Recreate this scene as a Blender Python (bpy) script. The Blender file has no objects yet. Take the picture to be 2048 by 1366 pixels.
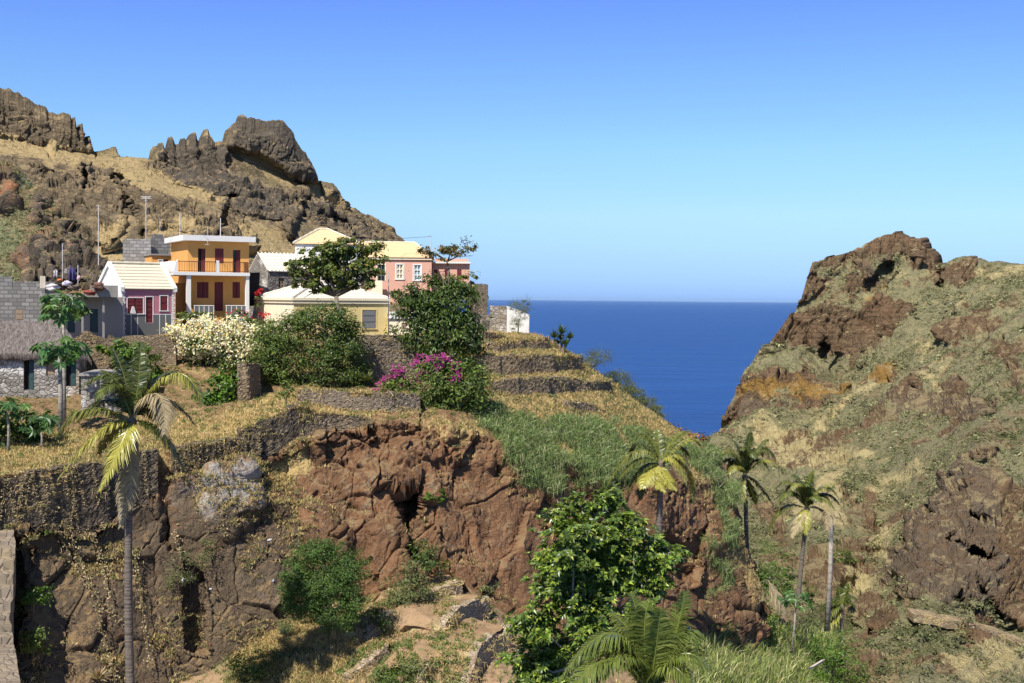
import bpy, math, random, time
import numpy as np
from mathutils import Matrix, Vector
T0 = time.time()
C = bpy.context.scene.collection
R_ = np.random.default_rng(7)
rnd = random.Random(11)
rad = math.radians
# ------------------------------------------------------------------ camera
F, CX, CY = 2472.0, 1024.0, 683.0
CAM = (Matrix.Rotation(rad(90 - 1.98), 4, 'X') @ Matrix.Rotation(rad(0.5), 4, 'Z'))
RM = np.array(CAM.to_3x3())
cam_d = bpy.data.cameras.new('camera'); cam = bpy.data.objects.new('camera', cam_d); C.objects.link(cam)
cam.matrix_world = CAM
cam_d.sensor_width = 36.0; cam_d.lens = 36.0 * F / 2048.0
cam_d.clip_start = 0.5; cam_d.clip_end = 400000
bpy.context.scene.camera = cam

def ray(px, py):
    px = np.asarray(px, float); py = np.asarray(py, float)
    d = np.stack([(px - CX) / F, -(py - CY) / F, -np.ones_like(px + py)], -1)
    return d @ RM.T
def P(px, py, Y):
    """world point seen along photo direction (px,py) at a distance Y ahead of the viewpoint"""
    px, py, Y = np.broadcast_arrays(np.asarray(px, float), np.asarray(py, float), np.asarray(Y, float))
    d = ray(px, py)
    return d * (Y / d[..., 1])[..., None]
def V3(px, py, Y): return Vector(P(px, py, Y).tolist())

# ------------------------------------------------------------------ noise
def _h(ix, iy, iz, seed):
    h = (ix.astype(np.uint32) * np.uint32(374761393) + iy.astype(np.uint32) * np.uint32(668265263)
         + iz.astype(np.uint32) * np.uint32(2147483647 & 1274126177) + np.uint32(seed * 974711 & 0xffffffff))
    h = (h ^ (h >> np.uint32(13))) * np.uint32(1274126177)
    h = (h ^ (h >> np.uint32(16))) * np.uint32(2246822519)
    return ((h ^ (h >> np.uint32(13))).astype(np.float64)) / 4294967295.0
def vnoise(p, seed=0):
    f = np.floor(p); i = f.astype(np.int64); t = p - f; t = t * t * t * (t * (t * 6 - 15) + 10)
    x, y, z = i[..., 0], i[..., 1], i[..., 2]; tx, ty, tz = t[..., 0], t[..., 1], t[..., 2]
    r = 0
    for dx in (0, 1):
        for dy in (0, 1):
            for dz in (0, 1):
                w = (tx if dx else 1 - tx) * (ty if dy else 1 - ty) * (tz if dz else 1 - tz)
                r = r + w * _h(x + dx, y + dy, z + dz, seed)
    return r * 2 - 1
def fbm(p, octv=4, seed=0, gain=0.5, lac=2.07):
    p = np.asarray(p, float); a = 1.0; s = 0; q = p.copy()
    for k in range(octv):
        s = s + a * vnoise(q, seed + k); a *= gain; q = q * lac + 17.3
    return s
def ridged(p, octv=4, seed=0, gain=0.55, lac=2.1):
    p = np.asarray(p, float); a = 1.0; s = 0; q = p.copy()
    for k in range(octv):
        s = s + a * (1 - 2 * np.abs(vnoise(q, seed + k))); a *= gain; q = q * lac + 9.7
    return s
def voro(p, seed=0):
    """F2-F1, the random value of the nearest cell, and a tilted facet inside it (-1..1)"""
    f = np.floor(p); i = f.astype(np.int64); t = p - f
    f1 = np.full(p.shape[:-1], 9.0); f2 = f1.copy(); cid = np.zeros_like(f1); vx, vy, vz = np.zeros_like(f1), np.zeros_like(f1), np.zeros_like(f1)
    for dx in (-1, 0, 1):
        for dy in (-1, 0, 1):
            for dz in (-1, 0, 1):
                x, y, z = i[..., 0] + dx, i[..., 1] + dy, i[..., 2] + dz
                h = _h(x, y, z, seed)
                ax = dx + h - t[..., 0]; ay = dy + _h(x, y, z, seed + 5) - t[..., 1]; az = dz + _h(x, y, z, seed + 9) - t[..., 2]
                d = np.sqrt(ax * ax + ay * ay + az * az)
                nw = d < f1
                f2 = np.where(nw, f1, np.minimum(f2, d)); cid = np.where(nw, h, cid); f1 = np.minimum(f1, d)
                vx = np.where(nw, ax, vx); vy = np.where(nw, ay, vy); vz = np.where(nw, az, vz)
    g1, g2, g3 = (cid * 91.73) % 1 - .5, (cid * 57.31) % 1 - .5, (cid * 33.97) % 1 - .5
    return f2 - f1, cid, (vx * g1 + vy * g2 + vz * g3) * 2
def sstep(a, b, x):
    t = np.clip((x - a) / (b - a), 0, 1); return t * t * (3 - 2 * t)
FE = 1.0
def polymask(PX, PY, poly, feather=10, warp=8, seed=3):
    """soft mask (0..1) of a polygon given in photo directions, edge broken by noise"""
    poly = np.array(poly, float)
    x0, y0 = poly.min(0) - feather * FE - warp * 2; x1, y1 = poly.max(0) + feather * FE + warp * 2
    out = np.zeros(PX.shape)
    m = (PX > x0) & (PX < x1) & (PY > y0) & (PY < y1)
    if not m.any(): return out
    X, Y = PX[m].copy(), PY[m].copy()
    if warp:
        q = np.stack([X / 35, Y / 35, np.zeros_like(X)], -1)
        X += fbm(q, 3, seed) * warp; Y += fbm(q + 50, 3, seed) * warp
    n = len(poly); inside = np.zeros(X.shape, bool); dist = np.full(X.shape, 1e9)
    for k in range(n):
        ax, ay = poly[k]; bx, by = poly[(k + 1) % n]
        c = ((ay > Y) != (by > Y)) & (X < (bx - ax) * (Y - ay) / (by - ay + 1e-12) + ax); inside ^= c
        t = np.clip(((X - ax) * (bx - ax) + (Y - ay) * (by - ay)) / ((bx - ax) ** 2 + (by - ay) ** 2 + 1e-9), 0, 1)
        dist = np.minimum(dist, np.hypot(X - ax - t * (bx - ax), Y - ay - t * (by - ay)))
    sd = np.where(inside, dist, -dist); feather = feather * FE
    out[m] = sstep(-feather * .5, feather * .5, sd)
    return out

# ------------------------------------------------------------------ objects
def link(name, me, mat, parent=None):
    o = bpy.data.objects.new(name, me); C.objects.link(o)
    if mat is not None and not me.materials:
        for m in (mat if isinstance(mat, (list, tuple)) else [mat]): me.materials.append(m)
    if parent is not None: o.parent = parent
    return o
def tag(o, label=None, cat=None, group=None, kind=None):
    for k, v in (('label', label), ('category', cat), ('group', group), ('kind', kind)):
        if v: o[k] = v
    return o
def thing(name, label, cat, loc=(0, 0, 0), rz=0, group=None):
    o = bpy.data.objects.new(name, None); C.objects.link(o); o.empty_display_size = .3
    o.location = loc; o.rotation_euler = (0, 0, rz)
    return tag(o, label, cat, group)
def np_mesh(name, verts, quads=None, tris=None, smooth=False, attrs=None):
    me = bpy.data.meshes.new(name)
    verts = np.asarray(verts, np.float32).reshape(-1, 3)
    quads = np.zeros((0, 4), np.int32) if quads is None else np.asarray(quads, np.int32).reshape(-1, 4)
    tris = np.zeros((0, 3), np.int32) if tris is None else np.asarray(tris, np.int32).reshape(-1, 3)
    me.vertices.add(len(verts)); me.vertices.foreach_set('co', verts.ravel())
    nl = len(quads) * 4 + len(tris) * 3; me.loops.add(nl)
    me.loops.foreach_set('vertex_index', np.concatenate([quads.ravel(), tris.ravel()]).astype(np.int32))
    np_ = len(quads) + len(tris); me.polygons.add(np_)
    st = np.concatenate([np.arange(len(quads)) * 4, len(quads) * 4 + np.arange(len(tris)) * 3]).astype(np.int32)
    me.polygons.foreach_set('loop_start', st)
    me.polygons.foreach_set('use_smooth', np.full(np_, smooth, bool))
    for k, v in (attrs or {}).items():
        v = np.asarray(v, np.float32)
        a = me.attributes.new(k, 'FLOAT_COLOR', 'POINT'); a.data.foreach_set('color', v.ravel())
    me.update(calc_edges=True); return me

class MB:
    """collects boxes, quads and tubes; build() links them as ONE mesh object"""
    def __init__(s): s.v = []; s.q = []; s.t = []; s.n = 0
    def add(s, v, q=(), t=()):
        b = s.n; s.v.append(np.asarray(v, float).reshape(-1, 3)); s.n += len(s.v[-1])
        if len(q): s.q.append(np.asarray(q).reshape(-1, 4) + b)
        if len(t): s.t.append(np.asarray(t).reshape(-1, 3) + b)
        return s
    def hexa(s, a, b):            # a: 4 points of one face (ccw seen from outside), b: the opposite 4
        return s.add(list(a) + list(b), [(0, 1, 2, 3), (7, 6, 5, 4), (0, 4, 5, 1), (1, 5, 6, 2), (2, 6, 7, 3), (3, 7, 4, 0)])
    def box(s, u0, u1, w0, w1, v0, v1):
        return s.hexa([(u0, w0, v0), (u1, w0, v0), (u1, w0, v1), (u0, w0, v1)], [(u0, w1, v0), (u1, w1, v0), (u1, w1, v1), (u0, w1, v1)])
    def quad(s, a, b, c, d): return s.add([a, b, c, d], [(0, 1, 2, 3)])
    def tri(s, a, b, c): return s.add([a, b, c], (), [(0, 1, 2)])
    def slab(s, a, b, c, d, th):  # a thick quad
        a, b, c, d = [np.array(p, float) for p in (a, b, c, d)]
        n = np.cross(b - a, d - a); n /= np.linalg.norm(n) + 1e-9
        return s.hexa([a, b, c, d], [a - n * th, b - n * th, c - n * th, d - n * th])
    def tube(s, pts, r, sides=8, cap=True):
        pts = np.array(pts, float); n = len(pts); r = np.broadcast_to(np.asarray(r, float), (n,))
        tg = np.gradient(pts, axis=0); tg /= np.linalg.norm(tg, axis=1)[:, None] + 1e-9
        up = np.array([0, 0, 1.0]) if abs(tg[:, 2].mean()) < .8 else np.array([0, 1.0, 0])
        a = np.cross(tg, up); a /= np.linalg.norm(a, axis=1)[:, None] + 1e-9; b = np.cross(a, tg)
        th = np.linspace(0, 2 * np.pi, sides, endpoint=False)
        V = pts[:, None] + r[:, None, None] * (np.cos(th)[None, :, None] * a[:, None] + np.sin(th)[None, :, None] * b[:, None])
        q = [(i * sides + j, i * sides + (j + 1) % sides, (i + 1) * sides + (j + 1) % sides, (i + 1) * sides + j)
             for i in range(n - 1) for j in range(sides)]
        t = []
        V = V.reshape(-1, 3)
        if cap:
            V = np.concatenate([V, pts[:1], pts[-1:]]); k = n * sides
            t = [(k, (j + 1) % sides, j) for j in range(sides)] + [(k + 1, (n - 1) * sides + j, (n - 1) * sides + (j + 1) % sides) for j in range(sides)]
        return s.add(V, q, t)
    def build(s, name, mat, parent=None, smooth=False, label=None, attrs=None):
        me = np_mesh(name, np.concatenate(s.v), np.concatenate(s.q) if s.q else None, np.concatenate(s.t) if s.t else None, smooth, attrs)
        o = link(name, me, mat, parent)
        if label: o['label'] = label
        return o

# ------------------------------------------------------------------ materials
class NT:
    def __init__(s, name):
        s.m = bpy.data.materials.new(name); s.m.use_nodes = True; s.t = s.m.node_tree
        s.t.nodes.clear(); s.out = s.n('ShaderNodeOutputMaterial')
    def n(s, typ, **kw):
        nd = s.t.nodes.new(typ)
        for k, v in kw.items():
            if k in ('operation', 'blend_type', 'data_type', 'feature', 'noise_dimensions', 'attribute_name', 'distance', 'wave_type', 'bands_direction', 'offset', 'squash', 'normalize', 'voronoi_dimensions'):
                setattr(nd, k, v)
        return nd
    def l(s, a, b): s.t.links.new(a, b)
    def put(s, sock, v):
        if isinstance(v, bpy.types.NodeSocket): s.l(v, sock)
        elif v is not None: sock.default_value = v
    def math(s, op, a, b=None, c=None, clamp=False):
        nd = s.n('ShaderNodeMath', operation=op); nd.use_clamp = clamp
        s.put(nd.inputs[0], a)
        if b is not None: s.put(nd.inputs[1], b)
        if c is not None: s.put(nd.inputs[2], c)
        return nd.outputs[0]
    def vmath(s, op, a, b=None):
        nd = s.n('ShaderNodeVectorMath', operation=op); s.put(nd.inputs[0], a)
        if b is not None: s.put(nd.inputs[1], b)
        return nd.outputs[0]
    def mix(s, f, a, b, blend='MIX'):
        nd = s.n('ShaderNodeMix', data_type='RGBA', blend_type=blend)
        s.put(nd.inputs[0], f); s.put(nd.inputs[6], rgba(a)); s.put(nd.inputs[7], rgba(b)); return nd.outputs[2]
    def noise(s, vec, scale, detail=4, rough=.55, dist=0.0):
        nd = s.n('ShaderNodeTexNoise'); s.put(nd.inputs['Vector'], vec); nd.inputs['Scale'].default_value = scale
        nd.inputs['Detail'].default_value = detail; nd.inputs['Roughness'].default_value = rough; nd.inputs['Distortion'].default_value = dist
        return nd.outputs[0]
    def voro(s, vec, scale, feature='F1', out=0, rnd=1.0):
        nd = s.n('ShaderNodeTexVoronoi', feature=feature); s.put(nd.inputs['Vector'], vec); nd.inputs['Scale'].default_value = scale
        nd.inputs['Randomness'].default_value = rnd
        return nd.outputs[out]
    def ramp(s, f, stops):
        nd = s.n('ShaderNodeValToRGB'); s.put(nd.inputs[0], f); e = nd.color_ramp.elements
        while len(e) > 1: e.remove(e[-1])
        e[0].position = stops[0][0]; e[0].color = rgba(stops[0][1])
        for p, c in stops[1:]:
            k = e.new(p); k.color = rgba(c)
        return nd.outputs[0]
    def smooth(s, x, a, b):
        nd = s.n('ShaderNodeMapRange'); nd.interpolation_type = 'SMOOTHSTEP'; s.put(nd.inputs[0], x)
        nd.inputs[1].default_value = a; nd.inputs[2].default_value = b; return nd.outputs[0]
    def sep(s, v):
        nd = s.n('ShaderNodeSeparateXYZ'); s.put(nd.inputs[0], v); return nd.outputs
    def comb(s, x, y, z):
        nd = s.n('ShaderNodeCombineXYZ')
        for i, q in enumerate((x, y, z)): s.put(nd.inputs[i], q)
        return nd.outputs[0]
    def bump(s, h, strength=.5, dist=.1, nrm=None):
        nd = s.n('ShaderNodeBump'); s.put(nd.inputs['Height'], h); nd.inputs['Strength'].default_value = strength
        nd.inputs['Distance'].default_value = dist
        if nrm is not None: s.put(nd.inputs['Normal'], nrm)
        return nd.outputs[0]
    def bsdf(s, col, rough=.85, nrm=None, spec=.25, trans=0, trans_col=None, metal=0, coat=None):
        b = s.n('ShaderNodeBsdfPrincipled'); s.put(b.inputs['Base Color'], rgba(col)); s.put(b.inputs['Roughness'], rough)
        b.inputs['Specular IOR Level'].default_value = spec; b.inputs['Metallic'].default_value = metal
        if nrm is not None: s.l(nrm, b.inputs['Normal'])
        o = b.outputs[0]
        if trans:
            tr = s.n('ShaderNodeBsdfTranslucent'); s.put(tr.inputs[0], rgba(trans_col if trans_col is not None else col))
            mx = s.n('ShaderNodeMixShader'); mx.inputs[0].default_value = trans
            s.l(o, mx.inputs[1]); s.l(tr.outputs[0], mx.inputs[2]); o = mx.outputs[0]
        s.l(o, s.out.inputs[0]); return s.m
    def obj(s): return s.n('ShaderNodeTexCoord').outputs['Object']
    def attr(s, name): nd = s.n('ShaderNodeAttribute', attribute_name=name); return nd
def rgba(c):
    if isinstance(c, bpy.types.NodeSocket) or not isinstance(c, (tuple, list)): return c
    return (c[0], c[1], c[2], 1.0)

def m_plaster(name, col, stain=.35, dirt=(.16, .13, .10), rough=.9):
    t = NT(name); o = t.obj()
    n1 = t.noise(o, .9, 5, .6); n2 = t.noise(t.vmath('MULTIPLY', o, (2.5, 2.5, .5)), 1.2, 5, .65); n3 = t.noise(o, 14, 3)
    c = t.mix(t.math('MULTIPLY', t.smooth(n2, .52, .82), stain), col, dirt)
    c = t.mix(t.math('MULTIPLY', n1, .35), c, tuple(x * .72 for x in col))
    return t.bsdf(c, rough, t.bump(t.math('ADD', t.math('MULTIPLY', n3, .4), n1), .35, .03), .2)
def m_plain(name, col, rough=.7, var=.3, metal=0, spec=.3, scale=6):
    t = NT(name); o = t.obj(); n = t.noise(o, scale, 4, .6)
    c = t.mix(t.math('MULTIPLY', n, var * 2, clamp=True), tuple(x * 1.12 for x in col), tuple(x * .6 for x in col))
    return t.bsdf(c, rough, t.bump(n, .2, .02), spec, metal=metal)
def m_stone(name, cols, scale=3.2, flat=1.7, gap=(.02, .018, .015), patch=None, world=True):
    """dry stone: cells of individual colour with open joints"""
    t = NT(name)
    o = t.n('ShaderNodeNewGeometry').outputs['Position'] if world else t.obj()
    o = t.vmath('MULTIPLY', o, (1, 1, flat)); w = t.n('ShaderNodeTexNoise'); t.l(o, w.inputs['Vector']); w.inputs['Scale'].default_value = 1.7
    o = t.vmath('ADD', o, t.vmath('MULTIPLY', w.outputs['Color'], (.25, .25, .25)))
    e = t.voro(o, scale, 'DISTANCE_TO_EDGE'); cid = t.voro(o, scale, 'F1', 1)
    x = t.sep(cid)[0]
    c = t.ramp(x, [(i / (len(cols) - 1) if len(cols) > 1 else 0, k) for i, k in enumerate(cols)])
    fine = t.noise(o, 22, 4, .65)
    c = t.mix(t.math('MULTIPLY', fine, .55), c, tuple(.45 * sum(k[i] for k in cols) / len(cols) for i in range(3)))
    if patch:
        c = t.mix(t.smooth(t.noise(o, .55, 5, .65), patch[1], patch[1] + .12), c, patch[0])
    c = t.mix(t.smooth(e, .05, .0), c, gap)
    h = t.math('ADD', t.smooth(e, 0, .14), t.math('MULTIPLY', fine, .5))
    lg = t.noise(t.n('ShaderNodeNewGeometry').outputs['Position'], .45, 5, .65); c = t.mix(t.math('MULTIPLY', t.smooth(lg, .42, .66), .6), c, tuple(.62 * k for k in cols[len(cols) // 2])); c = t.mix(t.math('MULTIPLY', t.smooth(lg, .46, .3), .45), c, (.40, .30, .17))
    return t.bsdf(c, .92, t.bump(h, .75, .06), .15)
def m_block(name, col=(.27, .26, .25), mortar=(.17, .165, .16)):
    t = NT(name); o = t.sep(t.obj()); v = t.comb(t.math('ADD', o[0], o[1]), o[2], 0.0)
    b = t.n('ShaderNodeTexBrick'); t.l(v, b.inputs['Vector'])
    b.inputs['Scale'].default_value = 1.0; b.inputs['Brick Width'].default_value = .52; b.inputs['Row Height'].default_value = .26
    b.inputs['Mortar Size'].default_value = .028; b.inputs['Mortar Smooth'].default_value = .3; b.inputs['Bias'].default_value = 0
    b.inputs['Color1'].default_value = rgba(tuple(x * .75 for x in col)); b.inputs['Color2'].default_value = rgba(tuple(x * 1.6 for x in col))
    b.inputs['Mortar'].default_value = rgba(mortar)
    n = t.noise(t.obj(), 3, 5, .7)
    c = t.mix(t.math('MULTIPLY', n, .75), b.outputs[0], tuple(x * .5 for x in col))
    h = t.math('ADD', t.math('MULTIPLY', b.outputs[1], -1.0), t.math('MULTIPLY', t.noise(t.obj(), 18, 3), .3))
    return t.bsdf(c, .93, t.bump(h, .8, .04), .1)
def m_leaf(name, col, trans=.3, rough=.5, spec=.35, col2=None, yel=None):
    t = NT(name); a = t.attr('tint')
    c = t.mix(t.math('SUBTRACT', 1.0, a.outputs['Alpha']), col, col2 if col2 else tuple(x * 1.5 for x in col))
    c = t.mix(1.0, c, a.outputs['Color'], 'MULTIPLY')
    return t.bsdf(c, rough, None, spec, trans, t.mix(1.0, c, yel or (1.25, 1.3, .6), 'MULTIPLY'))
def m_bark(name, col, rings=0):
    t = NT(name); o = t.obj(); n = t.noise(t.vmath('MULTIPLY', o, (6, 6, 2)), 2.2, 5, .65)
    c = t.mix(n, tuple(x * .55 for x in col), tuple(x * 1.3 for x in col)); h = n
    if rings:
        r = t.noise(t.vmath('MULTIPLY', o, (.6, .6, rings)), 1.0, 2, .4); h = t.math('ADD', n, t.math('MULTIPLY', r, 1.5))
        c = t.mix(t.smooth(r, .5, .62), c, tuple(x * .6 for x in col))
    return t.bsdf(c, .9, t.bump(h, .7, .05), .15)
def m_rock(name, A, B, G, green, dry, grey, ochre=(.3, .16, .04), s=1.0, bump=.35, soil=None, strata=0.0, dip=0.0):
    """A/B rock, G soil on flats; point attribute 'geo': r green cover, g dry grass, b grey rock, alpha 1-ochre"""
    t = NT(name); g = t.n('ShaderNodeNewGeometry'); o = t.vmath('MULTIPLY', g.outputs['Position'], (s, s, s)); a = t.attr('geo')
    r = t.sep(a.outputs['Color'])
    n1 = t.noise(o, .35, 6, .62); n2 = t.noise(o, 1.6, 9, .70); n3 = t.noise(o, 7, 8, .75)
    st = t.noise(t.vmath('MULTIPLY', o, (2.2, 2.2, .35)), 1.3, 6, .65)
    c = t.mix(t.smooth(n1, .36, .64), A, B)
    c = t.mix(t.math('MULTIPLY', t.smooth(n2, .5, .66), .8), c, tuple(x * .45 for x in A))
    c = t.mix(t.math('MULTIPLY', t.smooth(st, .52, .74), .55), c, tuple(x * .5 for x in B))
    c = t.mix(t.math('MULTIPLY', t.smooth(n3, .5, .7), .6), c, tuple(min(1, x * 1.6) for x in B))
    c = t.mix(t.math('MULTIPLY', t.smooth(st, .46, .30), .45), c, tuple(min(1, x * k) for x, k in zip(B, (1.5, 1.65, 1.8))))
    vc = t.sep(t.voro(t.vmath('MULTIPLY', o, (1, 1, .8)), .55, 'F1', 1)); c = t.mix(t.math('MULTIPLY', vc[0], .35), c, tuple(x * .6 for x in A)); c = t.mix(t.math('MULTIPLY', vc[1], .18), c, tuple(min(1, x * 1.9) for x in B))
    if strata:
        ox = t.sep(o); od = t.comb(ox[0], ox[1], t.math('ADD', ox[2], t.math('MULTIPLY', ox[0], dip)))
        z = t.noise(t.vmath('MULTIPLY', od, (.06, .06, strata)), 1.0, 5, .65)
        c = t.mix(t.math('MULTIPLY', t.smooth(z, .46, .60), .6), c, tuple(x * .5 for x in B))
    nz = t.sep(g.outputs['Normal'])[2]
    br = t.math('ADD', t.math('MULTIPLY', t.math('SUBTRACT', n2, .5), 2.2), t.math('MULTIPLY', t.math('SUBTRACT', n1, .5), 1.0))
    br2 = t.math('MULTIPLY', t.math('SUBTRACT', n3, .5), 1.7)
    def cov(x, lo=.28, hi=.72): return t.smooth(t.math('ADD', t.math('ADD', x, br), br2), lo, hi)
    c = t.mix(cov(r[2], .05, .95), c, t.mix(n3, tuple(x * .7 for x in grey), tuple(x * 1.3 for x in grey)))
    c = t.mix(cov(t.math('SUBTRACT', 1.0, a.outputs['Alpha'])), c, ochre)
    if soil is not None: c = t.mix(t.math('MULTIPLY', t.smooth(t.math('ADD', nz, br), soil, soil + .22), .85), c, G)
    dv = t.mix(n3, tuple(x * .6 for x in dry), tuple(x * 1.35 for x in dry)); c = t.mix(cov(r[1]), c, dv)
    gv = t.mix(n3, tuple(x * .45 for x in green), tuple(x * 1.45 for x in green)); gv = t.mix(t.smooth(n2, .5, .68), gv, tuple(x * .7 for x in dry))
    c = t.mix(cov(r[0]), c, gv)
    k = t.math('MULTIPLY', t.smooth(t.math('ABSOLUTE', t.math('SUBTRACT', t.noise(o, .9, 5, .6), .5)), .0, .035), .35)
    ch = t.math('ADD', t.math('MULTIPLY', t.sep(t.voro(o, 3.2, 'F1', 1))[0], .28), t.math('MULTIPLY', t.sep(t.voro(o, 9.0, 'F1', 1))[1], .12))
    h = t.math('ADD', t.math('ADD', t.math('ADD', t.math('MULTIPLY', n2, 1.0), t.math('MULTIPLY', n3, .55)), k), ch)
    return t.bsdf(c, .95, t.bump(h, bump, .5 / s), .12)
# ================================================================== LAND
def gsm(a, k):
    if k < 1: return a
    x = np.arange(-3 * k, 3 * k + 1); w = np.exp(-x * x / (2.0 * k * k)); w /= w.sum()
    return np.convolve(np.pad(a, 3 * k, mode='edge'), w, 'valid')
def loft(contours, ncol, rows, sm=4):
    t = np.linspace(0, 1, ncol); L = []
    for c in contours:
        c = np.array(sorted(c), float); px = c[0, 0] + (c[-1, 0] - c[0, 0]) * t
        L.append((px, np.interp(px, c[:, 0], c[:, 1]), gsm(np.interp(px, c[:, 0], c[:, 2]), sm)))
    PX, PY, YY, B = [], [], [], []
    for k in range(len(L) - 1):
        n = rows[k]
        for i in range(n + (k == len(L) - 2)):
            f = i / n
            for A, j in ((PX, 0), (PY, 1), (YY, 2)): A.append(L[k][j] * (1 - f) + L[k + 1][j] * f)
            B.append(np.full(ncol, k + f))
    return [np.array(a) for a in (PX, PY, YY, B)]
def normals(W):
    du = np.gradient(W, axis=1); dv = np.gradient(W, axis=0)
    n = np.cross(du, dv); return n / (np.linalg.norm(n, axis=-1, keepdims=True) + 1e-12)
LAND = {}
def sheet(name, PX, PY, YY, B, disp, geo, mat, back=(), left=(), right=(), label=None, side=0.0):
    W = P(PX, PY, YY)
    W = W + normals(W) * disp(W, PX, PY, B)[..., None]
    cPX, cPY, cB, YYo = PX, PY, B, YY
    def do(at, defs, first):
        nonlocal W, PX, PY, B
        px, py, yy, bb = cPX[:, at], cPY[:, at], YYo[:, at], cB[:, at]; w0 = W[:, at].copy(); p0 = P(px, py, yy); n = fbm(w0 * .2, 3, 91)
        for d, dpx in defs:
            col = (w0 + (P(px + dpx, py, yy + d) - p0) * (1 + .35 * n[:, None]))[:, None]
            cat = (lambda a, c: np.concatenate([c, a], 1)) if first else (lambda a, c: np.concatenate([a, c], 1))
            W = cat(W, col); PX = cat(PX, px[:, None]); PY = cat(PY, py[:, None]); B = cat(B, bb[:, None])
    do(0, left, True); do(-1, right, False)
    top = W[-1].copy(); nt_ = fbm(top * .2, 3, 92)[:, None]
    for dY, dz in back:
        W = np.concatenate([W, (top + (top / top[:, 1:2] * np.array([1, 1, 0]) * dY + np.array([0, 0, dz])) * (1 + .3 * nt_) + np.array([1.0, 0, 0]) * side * dY)[None]], 0)
        PX = np.concatenate([PX, PX[-1:]], 0); PY = np.concatenate([PY, PY[-1:]], 0); B = np.concatenate([B, B[-1:] + .01], 0)
    globals()['FE'] = 2.2; g = geo(W, PX, PY, B, normals(W)); globals()['FE'] = 1.0
    r, c = PX.shape
    idx = np.arange(r * c).reshape(r, c)
    q = np.stack([idx[:-1, :-1], idx[:-1, 1:], idx[1:, 1:], idx[1:, :-1]], -1)
    me = np_mesh(name, W, q, smooth=True, attrs={'geo': g})
    o = link(name, me, mat); o['kind'] = 'structure'
    if label: o['label'] = label
    LAND[name] = dict(W=W, PX=PX, PY=PY, B=B, N=normals(W), geo=g, nb=len(back))
    return o
def G4(PX): g = np.zeros(PX.shape + (4,)); g[..., 3] = 1; return g
def many(PX, PY, polys, feather=14, warp=10, seed=3):
    m = np.zeros(PX.shape)
    for p in polys: m = np.maximum(m, polymask(PX, PY, p, feather, warp, seed))
    return m

# ---------------------------------------------------------------- the spur that carries the village, its cliff and terraces
K = [-200, 0, 100, 200, 300, 400, 500, 600, 700, 800, 900, 1000, 1100, 1200, 1300, 1400, 1480, 1540]
C0 = list(zip(K, [1470, 1470, 1470, 1470, 1470, 1460, 1430, 1390, 1340, 1300, 1300, 1330, 1370, 1380, 1380, 1350, 1315, 1270],
              [46, 47, 48.5, 50, 52, 54, 55.5, 57, 58.5, 59.5, 60.5, 61.5, 63, 65.5, 68.5, 72.5, 77, 82]))
C1 = [(-200, 1095, 52), (0, 1078, 53.2), (60, 1050, 54), (100, 1060, 54.6), (200, 1050, 56.2), (230, 1030, 56.8), (300, 995, 58.3), (360, 935, 59.5), (420, 930, 60.5), (500, 915, 62),
      (560, 890, 63.2), (600, 878, 63.8), (640, 862, 64.4), (700, 855, 65.2), (800, 845, 66.3), (900, 858, 67.3), (1000, 885, 69), (1100, 915, 70.8), (1200, 940, 73), (1300, 955, 76), (1400, 965, 80.5), (1450, 975, 84.5), (1475, 990, 89)]
C2 = [(-200, 965, 52.6), (0, 950, 53.8), (100, 938, 55.2), (200, 921, 56.8), (300, 903, 59), (360, 888, 60.5), (430, 884, 61.6), (500, 872, 63), (560, 850, 64.5), (620, 832, 66), (700, 830, 67),
      (800, 823, 68), (900, 822, 69.4), (1000, 818, 72), (1100, 835, 74.6), (1200, 855, 77.6), (1300, 876, 81), (1380, 888, 86), (1415, 897, 90.5), (1425, 905, 97)]
C3 = [(-200, 930, 60), (0, 903, 61), (100, 890, 62), (200, 875, 63.4), (300, 862, 64.4), (400, 845, 66), (500, 812, 68), (600, 803, 68.8), (700, 804, 69.3), (800, 806, 70.3),
      (900, 798, 72.4), (1000, 782, 75.6), (1100, 788, 78.2), (1200, 797, 82.2), (1290, 833, 86.5), (1350, 862, 91.5), (1385, 880, 96.5), (1400, 890, 104)]
C4 = [(-200, 800, 70), (0, 792, 72), (100, 790, 73), (200, 782, 74), (300, 772, 74.5), (400, 760, 76), (500, 760, 77), (600, 768, 75.8), (700, 766, 76.6), (800, 758, 77.4),
      (900, 735, 79), (1000, 716, 81.5), (1100, 713, 84.4), (1170, 735, 88.4), (1225, 772, 91), (1280, 815, 94), (1325, 848, 99), (1345, 862, 107)]
C5 = [(-200, 715, 79), (0, 700, 80.5), (100, 690, 82), (200, 690, 82.5), (300, 672, 84), (400, 660, 85), (500, 660, 86.5), (600, 671, 87), (700, 671, 87), (800, 671, 88.5),
      (900, 668, 90.5), (1000, 665, 92.5), (1075, 668, 94), (1125, 700, 96), (1168, 735, 98.5), (1215, 770, 101.5), (1265, 808, 106), (1285, 825, 114)]
C6 = [(-200, 630, 125), (0, 620, 125), (250, 615, 126), (500, 625, 126), (700, 640, 122), (850, 650, 112), (1000, 658, 104), (1062, 667, 104), (1110, 695, 106), (1160, 735, 108), (1205, 770, 111), (1250, 808, 114), (1270, 825, 120)]
C7 = [(-200, 560, 215), (250, 570, 215), (600, 600, 200), (850, 680, 160), (1000, 740, 130), (1062, 790, 124), (1110, 840, 122), (1160, 880, 122), (1205, 900, 124), (1250, 930, 128), (1270, 940, 132)]
PX, PY, YY, BB = loft([C0, C1, C2, C3, C4, C5, C6, C7], 900, [250, 55, 40, 40, 50, 16, 10], 5)
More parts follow.
